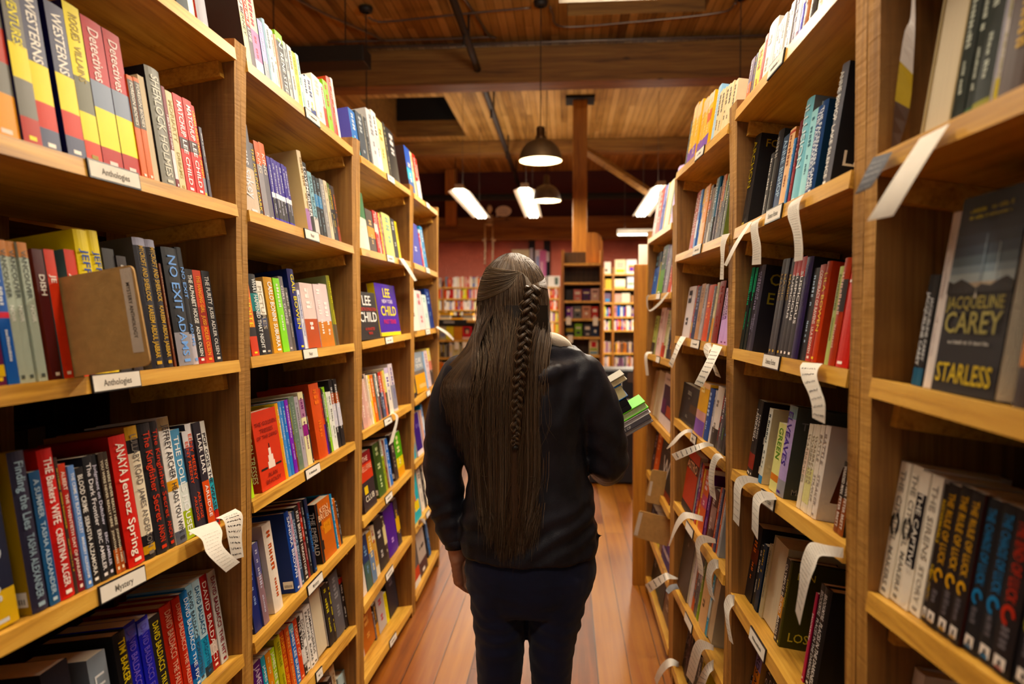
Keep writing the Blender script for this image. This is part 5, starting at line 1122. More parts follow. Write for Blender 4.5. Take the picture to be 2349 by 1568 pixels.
pipe('conduit', [(-0.16, 6.56, 4.36), (-0.14, 6.7, 4.36), (-0.05, 7.0, 4.36), (0.6, 6.95, 4.36), (1.42, 6.8, 4.36), (1.53, 6.6, 4.36)], 0.011, 'thin conduit linking the middle and right pendant lamps', 'conduit', M_STEEL, 40)
pipe('conduit', [(-2.7, 5.5, 4.36), (-2.35, 6.4, 4.36), (-2.0, 7.0, 4.36), (-1.9, 7.2, 4.36)], 0.014, 'slanting conduit at the left of the ceiling', 'conduit', M_STEEL, 30)
du = empty('steel_duct', (-2.1, 6.1, 3.8)); tag(du, 'short dark sheet-metal duct hanging above the left bookcases', 'duct')
mb = MB(); mb.bevbox(-2.9, -1.76, 6.0, 6.25, 3.72, 3.86, 0.01); mb.build('duct_body', M_IRON, du)
for x in (-2.6, -1.95):
    mb = MB(); mb.tube([(x, 6.1, 3.86), (x, 6.1, 4.398)], 0.006, 5); mb.build('hanger_rod', M_IRON, du)

def pendant(x, y, z, label, r=0.2):
    root = empty('pendant_lamp', (x, y, z)); tag(root, label, 'pendant lamp', 'steel dome pendant lamps')
    out = [(r, 0), (r * 1.005, .006), (r * .985, .03), (r * .93, .075), (r * .82, .12), (r * .64, .16), (r * .42, .185), (r * .26, .196), (r * .24, .20)]
    mb = MB(); mb.lathe(out, (x, y, z), 40); mb.build('lamp_shade', M_SHADE, root, True)
    mb = MB(); mb.lathe([(a - .004, b) for a, b in out], (x, y, z + .001), 40); mb.build('shade_lining', M_ENAMEL, root, True)
    mb = MB(); mb.lathe([(r * .24, .20), (r * .24, .225), (r * .2, .23), (r * .2, .30), (r * .16, .312), (0.004, .315)], (x, y, z), 20); mb.build('lamp_neck', M_STEEL, root, True)
    mb = MB(); mb.ball((x, y, z + .115), (.048, .048, .06)); mb.build('bulb', M_BULB, root, True)
    lamp('POINT', (x, y, z + .045), 14, 'ffdca4', (.03,))
    mb = MB(); mb.tube([(x, y, z + .31), (x, y, 4.36)], 0.005, 6); mb.build('cord', M_WIRE, root)
    mb = MB(); mb.lathe([(0.03, 0), (.06, .012), (.065, .05), (.001, .052)], (x, y, 4.34), 16); mb.build('canopy', M_WIRE, root, True)
pendant(-0.245, 6.5, 2.94, 'grey dome pendant lamp nearest above the woman’s head')
pendant(-0.25, 8.6, 2.92, 'smaller grey dome pendant lamp hanging farther back', .178)
pendant(-1.88, 6.5, 2.94, 'pendant lamp hidden behind the left bookcases, only its cord showing')
pendant(1.55, 6.5, 2.94, 'pendant lamp hidden behind the right bookcases, only its cord showing')

LCOL = 'fff0d8'
def fluor(c, L, along, label, w=0.22, cords=True, tubes=2, glow_mat=None, power=0, upw=0.0):
    if power:
        sz = (L, w) if along == 'x' else (w, L)
        lamp('AREA', (c[0], c[1], c[2] - .02), power, LCOL, sz)
        if upw: lamp('AREA', (c[0], c[1], c[2] + .12), power * upw, LCOL, sz, True)  # upward light added above the housing to brighten the ceiling
    cx_, cy_, z = c; root = empty('fluorescent_fixture', c); tag(root, label, 'ceiling light', 'fluorescent ceiling fixtures')
    def bx(mb, a0, a1, b0, b1, z0, z1, mi=0):
        if along == 'y': mb.box(cx_ + b0, cx_ + b1, cy_ + a0, cy_ + a1, z0, z1, 'fff', mi)
        else: mb.box(cx_ + a0, cx_ + a1, cy_ + b0, cy_ + b1, z0, z1, 'fff', mi)
    mb = MB(); bx(mb, -L / 2, L / 2, -.05, .05, z + .03, z + .085)
    mb.build('housing', M_ENAMEL, root)
    mb = MB()
    for s in (-1, 1):
        v = [(-L / 2, s * .05, z + .03), (L / 2, s * .05, z + .03), (L / 2, s * w / 2, z - .004), (-L / 2, s * w / 2, z - .004)]
        if along == 'y': v = [(cx_ + b, cy_ + a, q) for a, b, q in v]
        else: v = [(cx_ + a, cy_ + b, q) for a, b, q in v]
        mb.quad(*v)
    mb.build('reflector', M_ENAMEL, root)
    for i in range(tubes):
        b = (-.05 + .1 * i / max(1, tubes - 1)) if tubes > 1 else 0
        p = [(-L / 2 + .02, b), (L / 2 - .02, b)]
        p = [((cx_ + q, cy_ + a, z + .008) if along == 'y' else (cx_ + a, cy_ + q, z + .008)) for a, q in p]
        mb = MB(); mb.tube(p, 0.018, 10); mb.build('tube', glow_mat or M_GLOW, root, True)
    if cords:
        for s in (-1, 1):
            a = s * L * .36; p = (cx_, cy_ + a) if along == 'y' else (cx_ + a, cy_)
            mb = MB(); mb.tube([(p[0], p[1], z + .085), (p[0], p[1], 4.398)], 0.003, 5); mb.build('hanging_wire', M_STEEL, root)
fluor((-1.37, 10.05, 3.1), 2.44, 'y', 'bright fluorescent fixture at the left over the back of the shop', .28, tubes=3, power=85, upw=.11)
fluor((-0.535, 10.05, 3.1), 2.44, 'y', 'bright fluorescent fixture behind the second pendant lamp', .28, tubes=3, power=85, upw=.11)
fluor((1.17, 10.05, 3.1), 2.44, 'y', 'bright fluorescent fixture at the right, half hidden by books', .28, tubes=3, power=85, upw=.11)
fluor((1.3, 12.0, 2.9), 0.9, 'x', 'distant fluorescent fixture low under the back beam', .2, power=30)
fluor((0.555, 3.52, 3.115), 1.2, 'x', 'long fluorescent fixture cut off by the top of the photo', .26, tubes=2, power=85, upw=.9)
fluor((-0.55, 5.2, 3.98), 0.6, 'x', 'pale fixture barely showing at the top of the photo', .3, tubes=1, glow_mat=M_ENAMEL)
fluor((-0.16, 1.55, 3.2), 1.2, 'x', 'added fluorescent fixture over the aisle, out of view above the camera', .26, tubes=2, power=30, upw=1.3)  # unseen fixture added to light the near shelves and ceiling
fluor((-0.16, -0.4, 3.2), 1.2, 'x', 'added fluorescent fixture over the aisle, out of view behind the camera', .26, tubes=2, power=16, upw=1.3)  # unseen fixture added behind the camera as weak fill

# ------------------------------------------------------------------ back of the shop
FB, FP = STUFF
def far_book(x0, x1, y, z0, h, col, d=0.13):
    FB.box(x0, x1, y, y + d, z0, z0 + h, col)
    FP.box(x0 + .001, x1 - .001, y + .002, y + d + .001, z0 + .001, z0 + h + .0008, PG)
    if random.Random(x0 * 91 + z0).random() < .55:
        c = random.Random(x0).choice(['f0ece4', '2a2a2c', 'e0c43c', 'c9c4bc']); w = x1 - x0
        FB.box(x0 + w * .3, x1 - w * .3, y - .0012, y - .0008, z0 + h * .35, z0 + h * .85, c)
PALF = 'e9e4dc d8d2cc c9402c e0702c e9c43c 4a6ab0 8a5a9c d9a0a0 2a2a30 f0ece6 b5c46a 6a8aa0 cf8a5a e6d8c0 b02c2c f2f0ec efe4d4'.split()
def far_row(x0, x1, y, z, hmin, hmax, seed, pal=None, fill=1.0):
    r = random.Random(seed); x = x0
    while x < x1 - .02:
        w = r.uniform(.018, .042)
        if r.random() < fill: far_book(x, min(x + w, x1), y, z + .001, r.uniform(hmin, hmax), r.choice(pal or PALF))
        x += w + .001
def far_face(x0, x1, y, z, h, col, blk=()):
    FB.box(x0, x1, y, y + .02, z + .001, z + h, col)
    for i, (a, b, c, d, cc) in enumerate(blk):
        FB.box(x0 + (x1 - x0) * a, x0 + (x1 - x0) * b, y - .0014 - i * .0006, y - .0008 - i * .0006, max(z + h * c, z + .0016), z + h * d, cc)
def far_case(name, x0, x1, y, d, zs, ztop, label, inner=(), back=True, th=.03, mat=None):
    root = empty(name, ((x0 + x1) / 2, y + d / 2, 0)); tag(root, label, 'bookcase', 'bookcases at the back of the shop')
    for x in (x0, x1 - .035) + tuple(inner):
        mb = MB(); mb.box(x, x + .035, y, y + d, 0, ztop); mb.build('side_panel', M_BEAM_Z, root)
    for z in zs:
        mb = MB(); mb.box(x0 + .036, x1 - .036, y + .012, y + d - .012, z - th, z); mb.build('shelf', mat or M_SHELF, root)
    if back:
        mb = MB(); mb.box(x0, x1, y + d, y + d + .012, 0.02, ztop); mb.build('back_panel', M_BACK, root)
    return root
# long wall case behind the woman's head
zs = [2.09, 1.868, 1.645, 1.42, 1.2, .97, .74, .5, .2]
far_case('wall_bookcase', -3.4, -0.13, 13.62, .28, zs, 2.1, 'long bookcase of crowded paperbacks against the red back wall', (-2.45, -1.3))
RED = 'd8441c c8301c e9e2da efe6dc d9dc6a b51c1c e0642c f0ece6 8a90c0'.split()
for i, z in enumerate(zs):
    if i == 0: far_row(-3.3, -2.47, 13.64, z, .17, .21, 40); far_row(-2.41, -.4, 13.64, z, .17, .21, 39)
    else:
        for k, (xa, xb) in enumerate(((-3.35, -2.455), (-2.41, -1.305), (-1.26, -.17))): far_row(xa, xb, 13.64, z, .15, .188, 41 + i * 5 + k, RED if i in (1, 2) else None)
# open-backed case in front of the column
zc = [2.18, 1.94, 1.71, 1.483, 1.252, 1.02, .79, .56, .33, .1]
cc = far_case('narrow_bookcase', -0.07, 0.455, 8.85, .3, zc, 2.345, 'tall narrow bookcase of face-out books standing before the timber column', (), True)
mb = MB(); ring = [(0.245, 2.2), (0.445, 2.2), (0.46, 2.26), (0.46, 2.46), (0.43, 2.55), (0.37, 2.59), (0.245, 2.59)]
mb.add([V((a, 9.09, b)) for a, b in ring] + [V((a, 9.12, b)) for a, b in ring], [tuple(range(7)), tuple(range(7, 14))[::-1]] + [(i, (i + 1) % 7, 7 + (i + 1) % 7, 7 + i) for i in range(7)]); mb.build('scalloped_top_board', M_BEAM_Z, cc)
def fx(c): return (1240 + c / 4.61 - 1300) / 1600 * 8.87
rowsC = {1.71: [(272,340,'241c1e',0),(347,433,'c4807c',1),(442,524,'4a1c5a',2),(530,618,'d2b0a8',3)], 1.483: [(272,320,'6a2a84',1),(322,340,'c9a0c9',0),(350,430,'6a6a6c',2),(437,530,'cf9a84',3),(537,610,'c22c14',1)],
         1.252: [(272,345,'1e1c20',4),(362,438,'7aac2c',2),(455,538,'3a343a',1),(541,615,'26304c',3)], 1.02: [(272,330,'4a3a30',1),(515,610,'e2d4b0',5)], .79: [(300,380,'8a5a3c',1),(450,540,'5a6a8c',2)]}
for z, it in rowsC.items():
    for a, b, c, k in it:
        h = {1.71: .148, 1.483: .155, 1.252: .165, 1.02: .18}.get(z, .17) + .01 * (k - 2) * .5
        blk = {0: (), 1: ((.2, .8, .55, .8, 'e6dcd4'), (.3, .7, .15, .25, 'd8cac4')), 2: ((.15, .85, .6, .75, 'd0c9b4'), (.25, .75, .2, .4, '2a2a30')), 3: ((.2, .8, .7, .8, '6a4a44'), (.35, .65, .3, .5, 'efe6dc')), 4: ((0, 1, .35, .6, 'b9a22c'),), 5: ((.25, .75, .5, .85, 'c9484a'), (.1, .9, .3, .42, '8fae4c'), (.1, .9, .08, .2, '6fa0c4'))}[k]
        far_face(fx(a), fx(b), 8.94, z, h, c, blk)
# two-bay case at the right
zr = [2.30, 2.03, 1.77, 1.51, 1.26, .84, .57, .3, .1]
far_case('far_bookcase', 0.655, 1.32, 13.0, .28, zr, 2.42, 'pale two-bay bookcase with white face-out covers at far right back', (.835,), True)
def gx(c): return min(max((1240 + c / 4.61 - 1300) / 1600 * 13.02, .692), 1.282)
for a, b, z, h, c, blk in [(655,735,2.30,.22,'e9e2d0',((.1,.5,.2,.4,'3a3a34'),)),(778,888,2.30,.26,'efe4c0',((.2,.8,.4,.8,'d9c4b0'),(.1,.9,.1,.3,'e9d06c'))),(897,1012,2.30,.26,'f2f0ec',((.2,.8,.15,.6,'d8a05c'),(.3,.7,.2,.45,'7a5ab8'))),
        (678,745,2.03,.17,'d2b86a',()),(776,886,2.03,.17,'fff6d8',((0,1,0,.2,'e9c48c'),)),(906,980,2.03,.21,'d9d9e4',((.1,.9,.3,.5,'9ab08a'),)),(665,735,1.77,.17,'6a5a6c',((.2,.8,.1,.4,'5f9acb'),)),(778,845,1.77,.16,'d0a89c',()),(850,935,1.77,.17,'dcd4c0',()),(945,1000,1.77,.13,'a07a5c',())]:
    far_face(gx(a), gx(b), 13.03, z, h, c, blk)
far_row(gx(655), gx(740), 13.03, 1.51, .14, .19, 61); far_row(gx(775), gx(1005), 13.03, 1.51, .15, .2, 62)
far_row(gx(655), gx(740), 13.03, 1.26, .14, .18, 63); far_row(gx(775), gx(1005), 13.03, 1.26, .15, .2, 64)
DK = '5a3a44 6a6a74 8a5a3c 3a3a3e a08a8c c98a3c 7a4a6c c9b4b0 4a4440 b56a34'.split()
for k, z in enumerate((.84, .57, .3)): far_row(gx(655), gx(740), 13.03, z, .17, .21, 65 + k, DK); far_row(gx(775), gx(1005), 13.03, z, .17, .21, 75 + k, DK)
# display case of face-out books at the left, half hidden by the woman
zd = [1.46, 1.21, .98, .74, .5, .26]
dc = far_case('display_bookcase', -2.0, -1.0, 8.9, .32, zd, 1.47, 'low display bookcase piled with books, glimpsed left of the woman’s shoulder', (), True)
mb = MB(); mb.box(-1.66, -1.28, 8.885, 8.897, 1.405, 1.468, '2a2a2e'); mb.box(-1.58, -1.44, 8.8825, 8.8845, 1.42, 1.452, '9a9a9c'); mb.build('sign_band', M_MATTE, dc)
r = random.Random(5)
for k, (x0, x1) in enumerate(((-1.64, -1.5), (-1.49, -1.36), (-1.34, -1.2))):
    z = 1.461
    for q in range(3 - k % 2):
        hh = r.uniform(.025, .04); FB.box(x0 + r.uniform(0, .01), x1 - r.uniform(0, .01), 8.95, 9.15, z, z + hh, r.choice(['8f949c', 'd9a83c', '4a8a9c', '3a2c2a', 'e4ddd0'])); z += hh + .001
for x0, x1, c, blk in ((-1.64, -1.56, 'b9b49a', ((.1, .9, .2, .5, '8a8fb0'),)), (-1.555, -1.46, 'e6d41c', ((.3, .7, .2, .5, 'c9a414'),)), (-1.455, -1.345, 'd08a3c', ()), (-1.34, -1.22, 'c94a50', ((.2, .75, .5, .9, '2a2020'), (.35, .65, .45, .75, 'e0b8a4'), (0, 1, 0, .2, 'e4c4c0')))):
    far_face(x0, x1, 8.93, 1.21, .17, c, blk)
far_row(-1.95, -1.05, 8.93, .98, .15, .19, 91, 'b09a5c d9cfd2 8a8a80 4a4038 c9c09a 6a6a2c'.split()); far_row(-1.95, -1.05, 8.93, .74, .15, .19, 92)
for i, (x, z, w, h, lab) in enumerate(((-1.44, 1.21, .055, .09, 'white card hanging under the orange face-out book'), (-1.335, 1.21, .06, .08, 'white card hanging under the red face-out portrait book'))):
    mb = MB(); mb.box(x, x + w, 8.894, 8.8955, z - .035 - h, z - .03, 'f2eee6'); tag(mb.build('hanging_card', M_MATTE), lab, 'card', 'white cards hung on back shelves')
for a, b, t, u, lab in ((270, 322, 955, 1035, 'white card at the left of the narrow bookcase’s fourth shelf'), (554, 606, 955, 1045, 'white card under the red book on the narrow bookcase'), (288, 340, 1145, 1225, 'lowest white card at the left of the narrow bookcase')):
    p, q = ony(1240 + a / 4.61, 520 + t / 4.61, 8.84), ony(1240 + b / 4.61, 520 + u / 4.61, 8.84)
    mb = MB(); mb.box(p.x, q.x, 8.84, 8.8415, q.z, p.z, 'f2eee6'); tag(mb.build('hanging_card', M_MATTE), lab, 'card', 'white cards hung on back shelves')
# the next aisle's bookcase, glimpsed through the open back of the nearest left one
nb = empty('bookcase', (-1.42, 1.25, 0)); tag(nb, 'dim bookcase of the next aisle, seen through the nearest left bookcase’s open back', 'bookcase')
for y in (0.55, 1.27, 1.9):
    mb = MB(); mb.box(-1.62, -1.10, y, y + .035, 0, 2.1); mb.build('side_panel', M_PANEL, nb)
mb = MB(); mb.box(-1.65, -1.625, .55, 1.935, 0, 2.1); mb.build('back_panel', M_BACK, nb)
for z in (.7, 1.04, 1.36, 1.72):
    for a, b in ((.586, 1.269), (1.306, 1.899)):
        mb = MB(); mb.box(-1.62, -1.12, a, b, z - .025, z); mb.build('shelf', M_SHELF, nb)
y = .90
for w, hh, c in ((.03, .19, '5a8a9c'), (.035, .2, '7fa8a0'), (.05, .2, '9cc0b4'), (.04, .19, '15171a'), (.012, .19, 'c9c02c'), (.06, .185, '3a94bc')):
    FB.box(-1.36, -1.2, y, y + w - .002, 1.361, 1.361 + hh, c); y += w
for k in range(5): FB.box(-1.40, -1.24, 1.33 + k * .06, 1.385 + k * .06, 1.041, 1.041 + .2, ['3a2a22', '2a2a30', '4a3a2a', '6a5a4a', '22242c'][k])

sb = MB()
b0 = len(FB.v); merged = MB(); merged.v = FB.v + FP.v; merged.f = FB.f + [tuple(b0 + i for i in f) for f in FP.f]; merged.c = FB.c + FP.c; merged.m = [0] * len(FB.f) + [1] * len(FP.f)
tag(merged.build('shelved_books', [M_COVER, M_PAGE]), 'the many small remaining books on the far and low shelves', 'books', None, 'stuff')

# end board of the right run, black stand, skeleton, signs
eb = MB(); eb.bevbox(0.372, 0.76, 3.90, 3.935, 0, 1.79, 0.003)
tag(eb.build('end_board', M_BEAM_Z), 'plain upright wooden end board beyond the last right bookcase', 'board')
eb = MB(); eb.box(.395, .45, 3.905, 3.93, 1.7906, 1.90, 'e9dccb'); tag(eb.build('propped_card', M_MATTE), 'cream card standing on top of the wooden end board', 'card')
bs = empty('display_stand', (.46, 6.4, 0)); tag(bs, 'black display stand edged with silver studs, behind the woman’s right shoulder', 'stand')
mb = MB(); mb.bevbox(.2, .64, 6.25, 6.7, 0.02, 1.03, .01, '161416'); mb.build('stand_body', M_HOLD, bs)
mb = MB()
for i in range(20): mb.ball((.21 + i * .0222, 6.25, 1.035), (.009, .009, .007), 'e0dcd8', 0, 5)
mb.build('stud_trim', M_STEEL, bs, True)
for i, (x, z) in enumerate(((.3, .9), (.42, .86), (.54, .92), (.36, .7), (.5, .68))):
    mb = MB(); mb.box(x, x + .07, 6.243, 6.2485, z, z + .09, ['5a5a5c', 'c9c6c0', '4a3a34', '77777a', 'b9b6b0'][i]); mb.build('picture_card', M_MATTE, bs)
M_BONE = plain('bone_white', 'dcd0b0', 0.6)
sk = empty('skeleton_decoration', (-1.5, 13.55, 3.48)); tag(sk, 'small pale skeleton sitting on the back beam with dangling legs', 'skeleton')
mb = MB(); mb.ball((-1.5, 13.55, 3.60), (.055, .06, .075)); mb.ball((-1.5, 13.52, 3.55), (.035, .04, .04)); mb.build('skull', M_BONE, sk, True)
mb = MB(); mb.tube([(-1.5, 13.58, 3.33), (-1.5, 13.58, 3.54)], .012, 6)
for k in range(4): mb.tube([V((-1.5 + .07 * math.cos(a), 13.55 + .05 * math.sin(a), 3.36 + k * .035)) for a in [math.pi * 2 * j / 12 for j in range(13)]], .007, 5)
mb.build('ribcage', M_BONE, sk, True)
mb = MB(); mb.ball((-1.5, 13.6, 3.31), (.08, .05, .035)); mb.build('pelvis', M_BONE, sk, True)
for s in (-1, 1):
    x = -1.5 + s * .075; mb = MB()
    mb.tube([(x * 1 - s * .02, 13.6, 3.31), (x, 13.42, 3.3)], .016, 6); mb.ball((x, 13.42, 3.0), (.028, .028, .03)); mb.tube([(x, 13.42, 3.3), (x, 13.42, 3.02)], .014, 6)
    mb.ball((x + s * .02, 13.42, 2.98), (.04, .025, .022)); mb.tube([(x, 13.42, 2.99), (x + .006, 13.42, 2.78)], [.02, .013], 6); mb.ball((x, 13.42, 2.77), (.02, .02, .02)); mb.tube([(x, 13.42, 2.77), (x - .004, 13.42, 2.55)], [.016, .012], 6); mb.ball((x, 13.38, 2.53), (.022, .05, .014))
    mb.build('leg', M_BONE, sk, True)
mb = MB(); c = ony(1155, 484, 13.7); n = 28
ring = [c + V((.155 * math.cos(2 * math.pi * i / n), 0, .105 * math.sin(2 * math.pi * i / n))) for i in range(n)]
mb.add(ring + [p + V((0, .01, 0)) for p in ring], [tuple(range(n))[::-1], tuple(range(n, 2 * n))] + [(i, (i + 1) % n, n + (i + 1) % n, n + i) for i in range(n)], 'e4dcd4')
mb.add([c + V((-.13, -.0006, -.03)), c + V((-.15, -.0006, -.115)), c + V((-.07, -.0006, -.085))], [(0, 1, 2)], 'e4dcd4')
for k in range(3): mb.marks(c + V((-.09, -.002, .04 - k * .04)), V((1, 0, 0)), V((0, 0, 1)), .18, .018, '8a7a78', 0, k)
tag(mb.build('speech_bubble_sign', M_MATTE), 'white speech-bubble sign hung beside the skeleton', 'sign')
p, q = ony(1213, 548, 13.9), ony(1262, 652, 13.9)
mb = MB(); mb.box(p.x, q.x, 13.9, 13.91, q.z, p.z, '241e24'); W_, H_ = q.x - p.x, p.z - q.z
for i, (a, b, cc_, d, col) in enumerate(((.3, .62, 0, 1, 'd9ced8'), (.5, .82, .05, .75, 'c86a9c'), (.34, .5, .1, .62, '9aa4d0'), (.55, .66, .0, .5, 'e6b4c8'), (.3, .7, .76, 1, 'a05a50'), (.05, .2, .5, .8, 'b9b4c4'), (.82, .95, .5, .72, 'c9b4b8'), (.84, 1, .0, .45, '1c181c'))):
    mb.box(p.x + W_ * a, p.x + W_ * b, 13.899 - i * .0006, 13.8995 - i * .0006, q.z + H_ * cc_, q.z + H_ * d, col)
tag(mb.build('wall_poster', M_MATTE), 'tall poster with pink, white and dark shapes on the red wall', 'poster')
p, q = ony(1174, 572, 13.85), ony(1214, 600, 13.85)
mb = MB(); mb.box(p.x, q.x, 13.85, 13.88, q.z, p.z, 'ddd2ac'); tag(mb.build('blank_sign', M_MATTE), 'cream sign board on the wall left of the poster', 'sign')
p, q = ony(1256, 631, 13.55), ony(1284, 656, 13.55)
mo = MB(); mo.box(p.x, q.x, 13.66, 13.85, 2.091, 2.091 + (p.z - q.z), 'e6e2da'); mo.box(q.x - .1, q.x - .03, 13.657, 13.6595, 2.13, 2.091 + (p.z - q.z) - .03, '5a6a60')
tag(mo.build('white_device', M_MATTE), 'white box with a small grey screen on top of the wall bookcase', 'device')
# ------------------------------------------------------------------ the woman, seen from behind
PY = 1.68
def pp(px, py, y=PY): return ony(px, py, y)
def pz(py, y=PY): return ony(1200, py, y).z
def pxx(px, y=PY): return ony(px, 900, y).x

def loft(mb, secs, n=28, cap=True, p=2.0):
    """secs: (centre, rx, ry) stacked ellipses (in planes across z); p>2 squares them off a little"""
    vs = []
    for c, rx, ry in secs:
        for j in range(n):
            a = 2 * math.pi * j / n; ca, sa = math.cos(a), math.sin(a)
            e = 2.0 / p
            vs.append(V(c) + V((math.copysign(abs(ca) ** e, ca) * rx, math.copysign(abs(sa) ** e, sa) * ry, 0)))
    k = len(secs)
    fs = [(i * n + j, i * n + (j + 1) % n, (i + 1) * n + (j + 1) % n, (i + 1) * n + j) for i in range(k - 1) for j in range(n)]
    if cap: fs += [tuple(range(n))[::-1], tuple((k - 1) * n + j for j in range(n))]
    mb.add(vs, fs)

def limb(mb, pts, rads, n=18, sub=18):
    q = smoothpath([V(p) for p in pts], sub)
    r = [interp([V((x, 0, 0)) for x in rads], i / (sub - 1)).x for i in range(sub)]
    mb.tube(q, r, n)
    mb.ball(q[0], (r[0],) * 3, 'fff', 0, 8); mb.ball(q[-1], (r[-1],) * 3, 'fff', 0, 8)

def remesh(mb, name, voxel, it=4, fold=None, fac=0.5):
    me = mb.mesh('tmp', []); ob = bpy.data.objects.new('tmp', me); COL.objects.link(ob)
    md = ob.modifiers.new('r', 'REMESH'); md.mode = 'VOXEL'; md.voxel_size = voxel; md.use_smooth_shade = True
    if it: sm = ob.modifiers.new('s', 'SMOOTH'); sm.factor = fac; sm.iterations = it
    dg = bpy.context.evaluated_depsgraph_get(); dg.update()
    out = bpy.data.meshes.new_from_object(ob.evaluated_get(dg)); out.name = name
    bpy.data.objects.remove(ob); bpy.data.meshes.remove(me)
    if fold:
        nn = [v.normal.copy() for v in out.vertices]
        for v, n in zip(out.vertices, nn): v.co = v.co + n * fold(v.co)
    out.polygons.foreach_set('use_smooth', [True] * len(out.polygons)); out.update()
    return out

def child(me, name, mat, parent):
    ob = bpy.data.objects.new(name, me); COL.objects.link(ob); me.materials.clear(); me.materials.append(mat)
    if parent: ob.parent = parent
    return ob

def cloth(name, col, col2, rough, sheen=0.0, weave=420.0, bump=0.12):
    g = G(name); tc = g.n('ShaderNodeTexCoord')
    n1 = g.n('ShaderNodeTexNoise', {'Vector': tc.outputs['Object'], 'Scale': 9.0, 'Detail': 5.0})
    n2 = g.n('ShaderNodeTexNoise', {'Vector': tc.outputs['Object'], 'Scale': weave})
    b = g.bsdf(Base_Color=g.ramp(n1.outputs[0], [(0.3, col), (0.72, col2)]), Roughness=rough, Specular_IOR_Level=0.22)
    g.put(b, 'Sheen Weight', sheen)
    h = g.math('MULTIPLY_ADD', n2.outputs[0], 0.3, n1.outputs[0])
    g.put(b, 'Normal', g.n('ShaderNodeBump', {'Strength': bump, 'Height': h, 'Distance': 0.004}).outputs[0])
    return g.mat
M_SKIN = plain('skin', 'b98468', 0.5, 0, 0.06, 40)
M_JACKET = cloth('black_rain_jacket', '17171d', '282832', 0.42, 0.0, 420.0, 0.4)
M_JEANS = cloth('dark_blue_denim', '0b1026', '151c3a', 0.8, 0.1, 600.0)
M_FLEECE = cloth('cream_fleece', 'd9cdb8', 'efe6d6', 0.95, 0.3, 300.0, 0.5)
M_SHOE = plain('black_trainer', '17171a', 0.5)
M_SOLE = plain('white_sole', 'd9d6d0', 0.6)

HC = pp(1177, 694, 1.69)
nz = lambda p, s: noise.noise(V((p.x * s[0], p.y * s[1], p.z * s[2])))

# --- body (one continuous figure under the clothes)
mb = MB()
mb.ball(HC + V((0, 0, .005)), (.074, .092, .105)); mb.ball(HC + V((0, .035, -.06)), (.055, .058, .062)); mb.ball(HC + V((0, .062, -.095)), (.028, .026, .022))
mb.tube([HC + V((0, .088, .0)), HC + V((0, .102, -.022)), HC + V((0, .104, -.034))], [.008, .011, .013], 8)     # nose
for s in (-1, 1):
    mb.ball(HC + V((s * .03, .072, -.028)), (.022, .018, .02)); mb.ball(HC + V((s * .074, .005, -.012)), (.008, .016, .028)); mb.ball(HC + V((s * .028, .078, .018)), (.022, .01, .007))
mb.ball(HC + V((0, .086, -.066)), (.022, .01, .006)); mb.ball(HC + V((0, .084, -.077)), (.019, .01, .006))      # lips
limb(mb, [HC + V((0, 0, -.06)), HC + V((0, -.008, -.13)), HC + V((0, -.005, -.17))], [.05, .047, .06])
T = [(815, 1110, 1290, .055), (850, 1080, 1310, .08), (900, 1062, 1325, .095), (960, 1060, 1332, .102), (1020, 1075, 1322, .098), (1080, 1088, 1330, .094), (1140, 1085, 1345, .1), (1200, 1075, 1352, .105), (1262, 1072, 1360, .108), (1310, 1085, 1345, .1), (1340, 1105, 1325, .08)]
loft(mb, [((pxx((a + b) / 2), PY, pz(py)), (b - a) / 2 / 952, d) for py, a, b, d in T])
LW, LE, LS = pp(1046, 1250, 1.70), pp(1022, 1062, 1.69), pp(1048, 880, 1.67)
RS, RE_, RW = pp(1345, 882, 1.67), pp(1392, 1052, 1.72), pp(1388, 1066, 1.93)
limb(mb, [LS + V((.012, .01, -.02)), LE, LW], [.036, .034, .03, .024]); limb(mb, [RS + V((-.012, .01, -.02)), RE_], [.04, .036]); limb(mb, [RE_, RW], [.036, .025])
LL = [pp(1142, 1340), pp(1146, 1480), pp(1144, 1600), V((pxx(1140), PY + .005, .47)), V((pxx(1138), PY - .01, .3)), V((pxx(1136), PY - .01, .09))]
RL = [pp(1282, 1340), pp(1264, 1480), pp(1266, 1600), V((pxx(1268), PY + .005, .47)), V((pxx(1270), PY - .01, .3)), V((pxx(1272), PY - .01, .09))]
for L in (LL, RL): limb(mb, L, [.052, .048, .044, .038, .040, .032])
for L in (LL, RL): limb(mb, [L[-1], L[-1] + V((0, .06, -.035)), L[-1] + V((0, .15, -.055))], [.034, .032, .024])
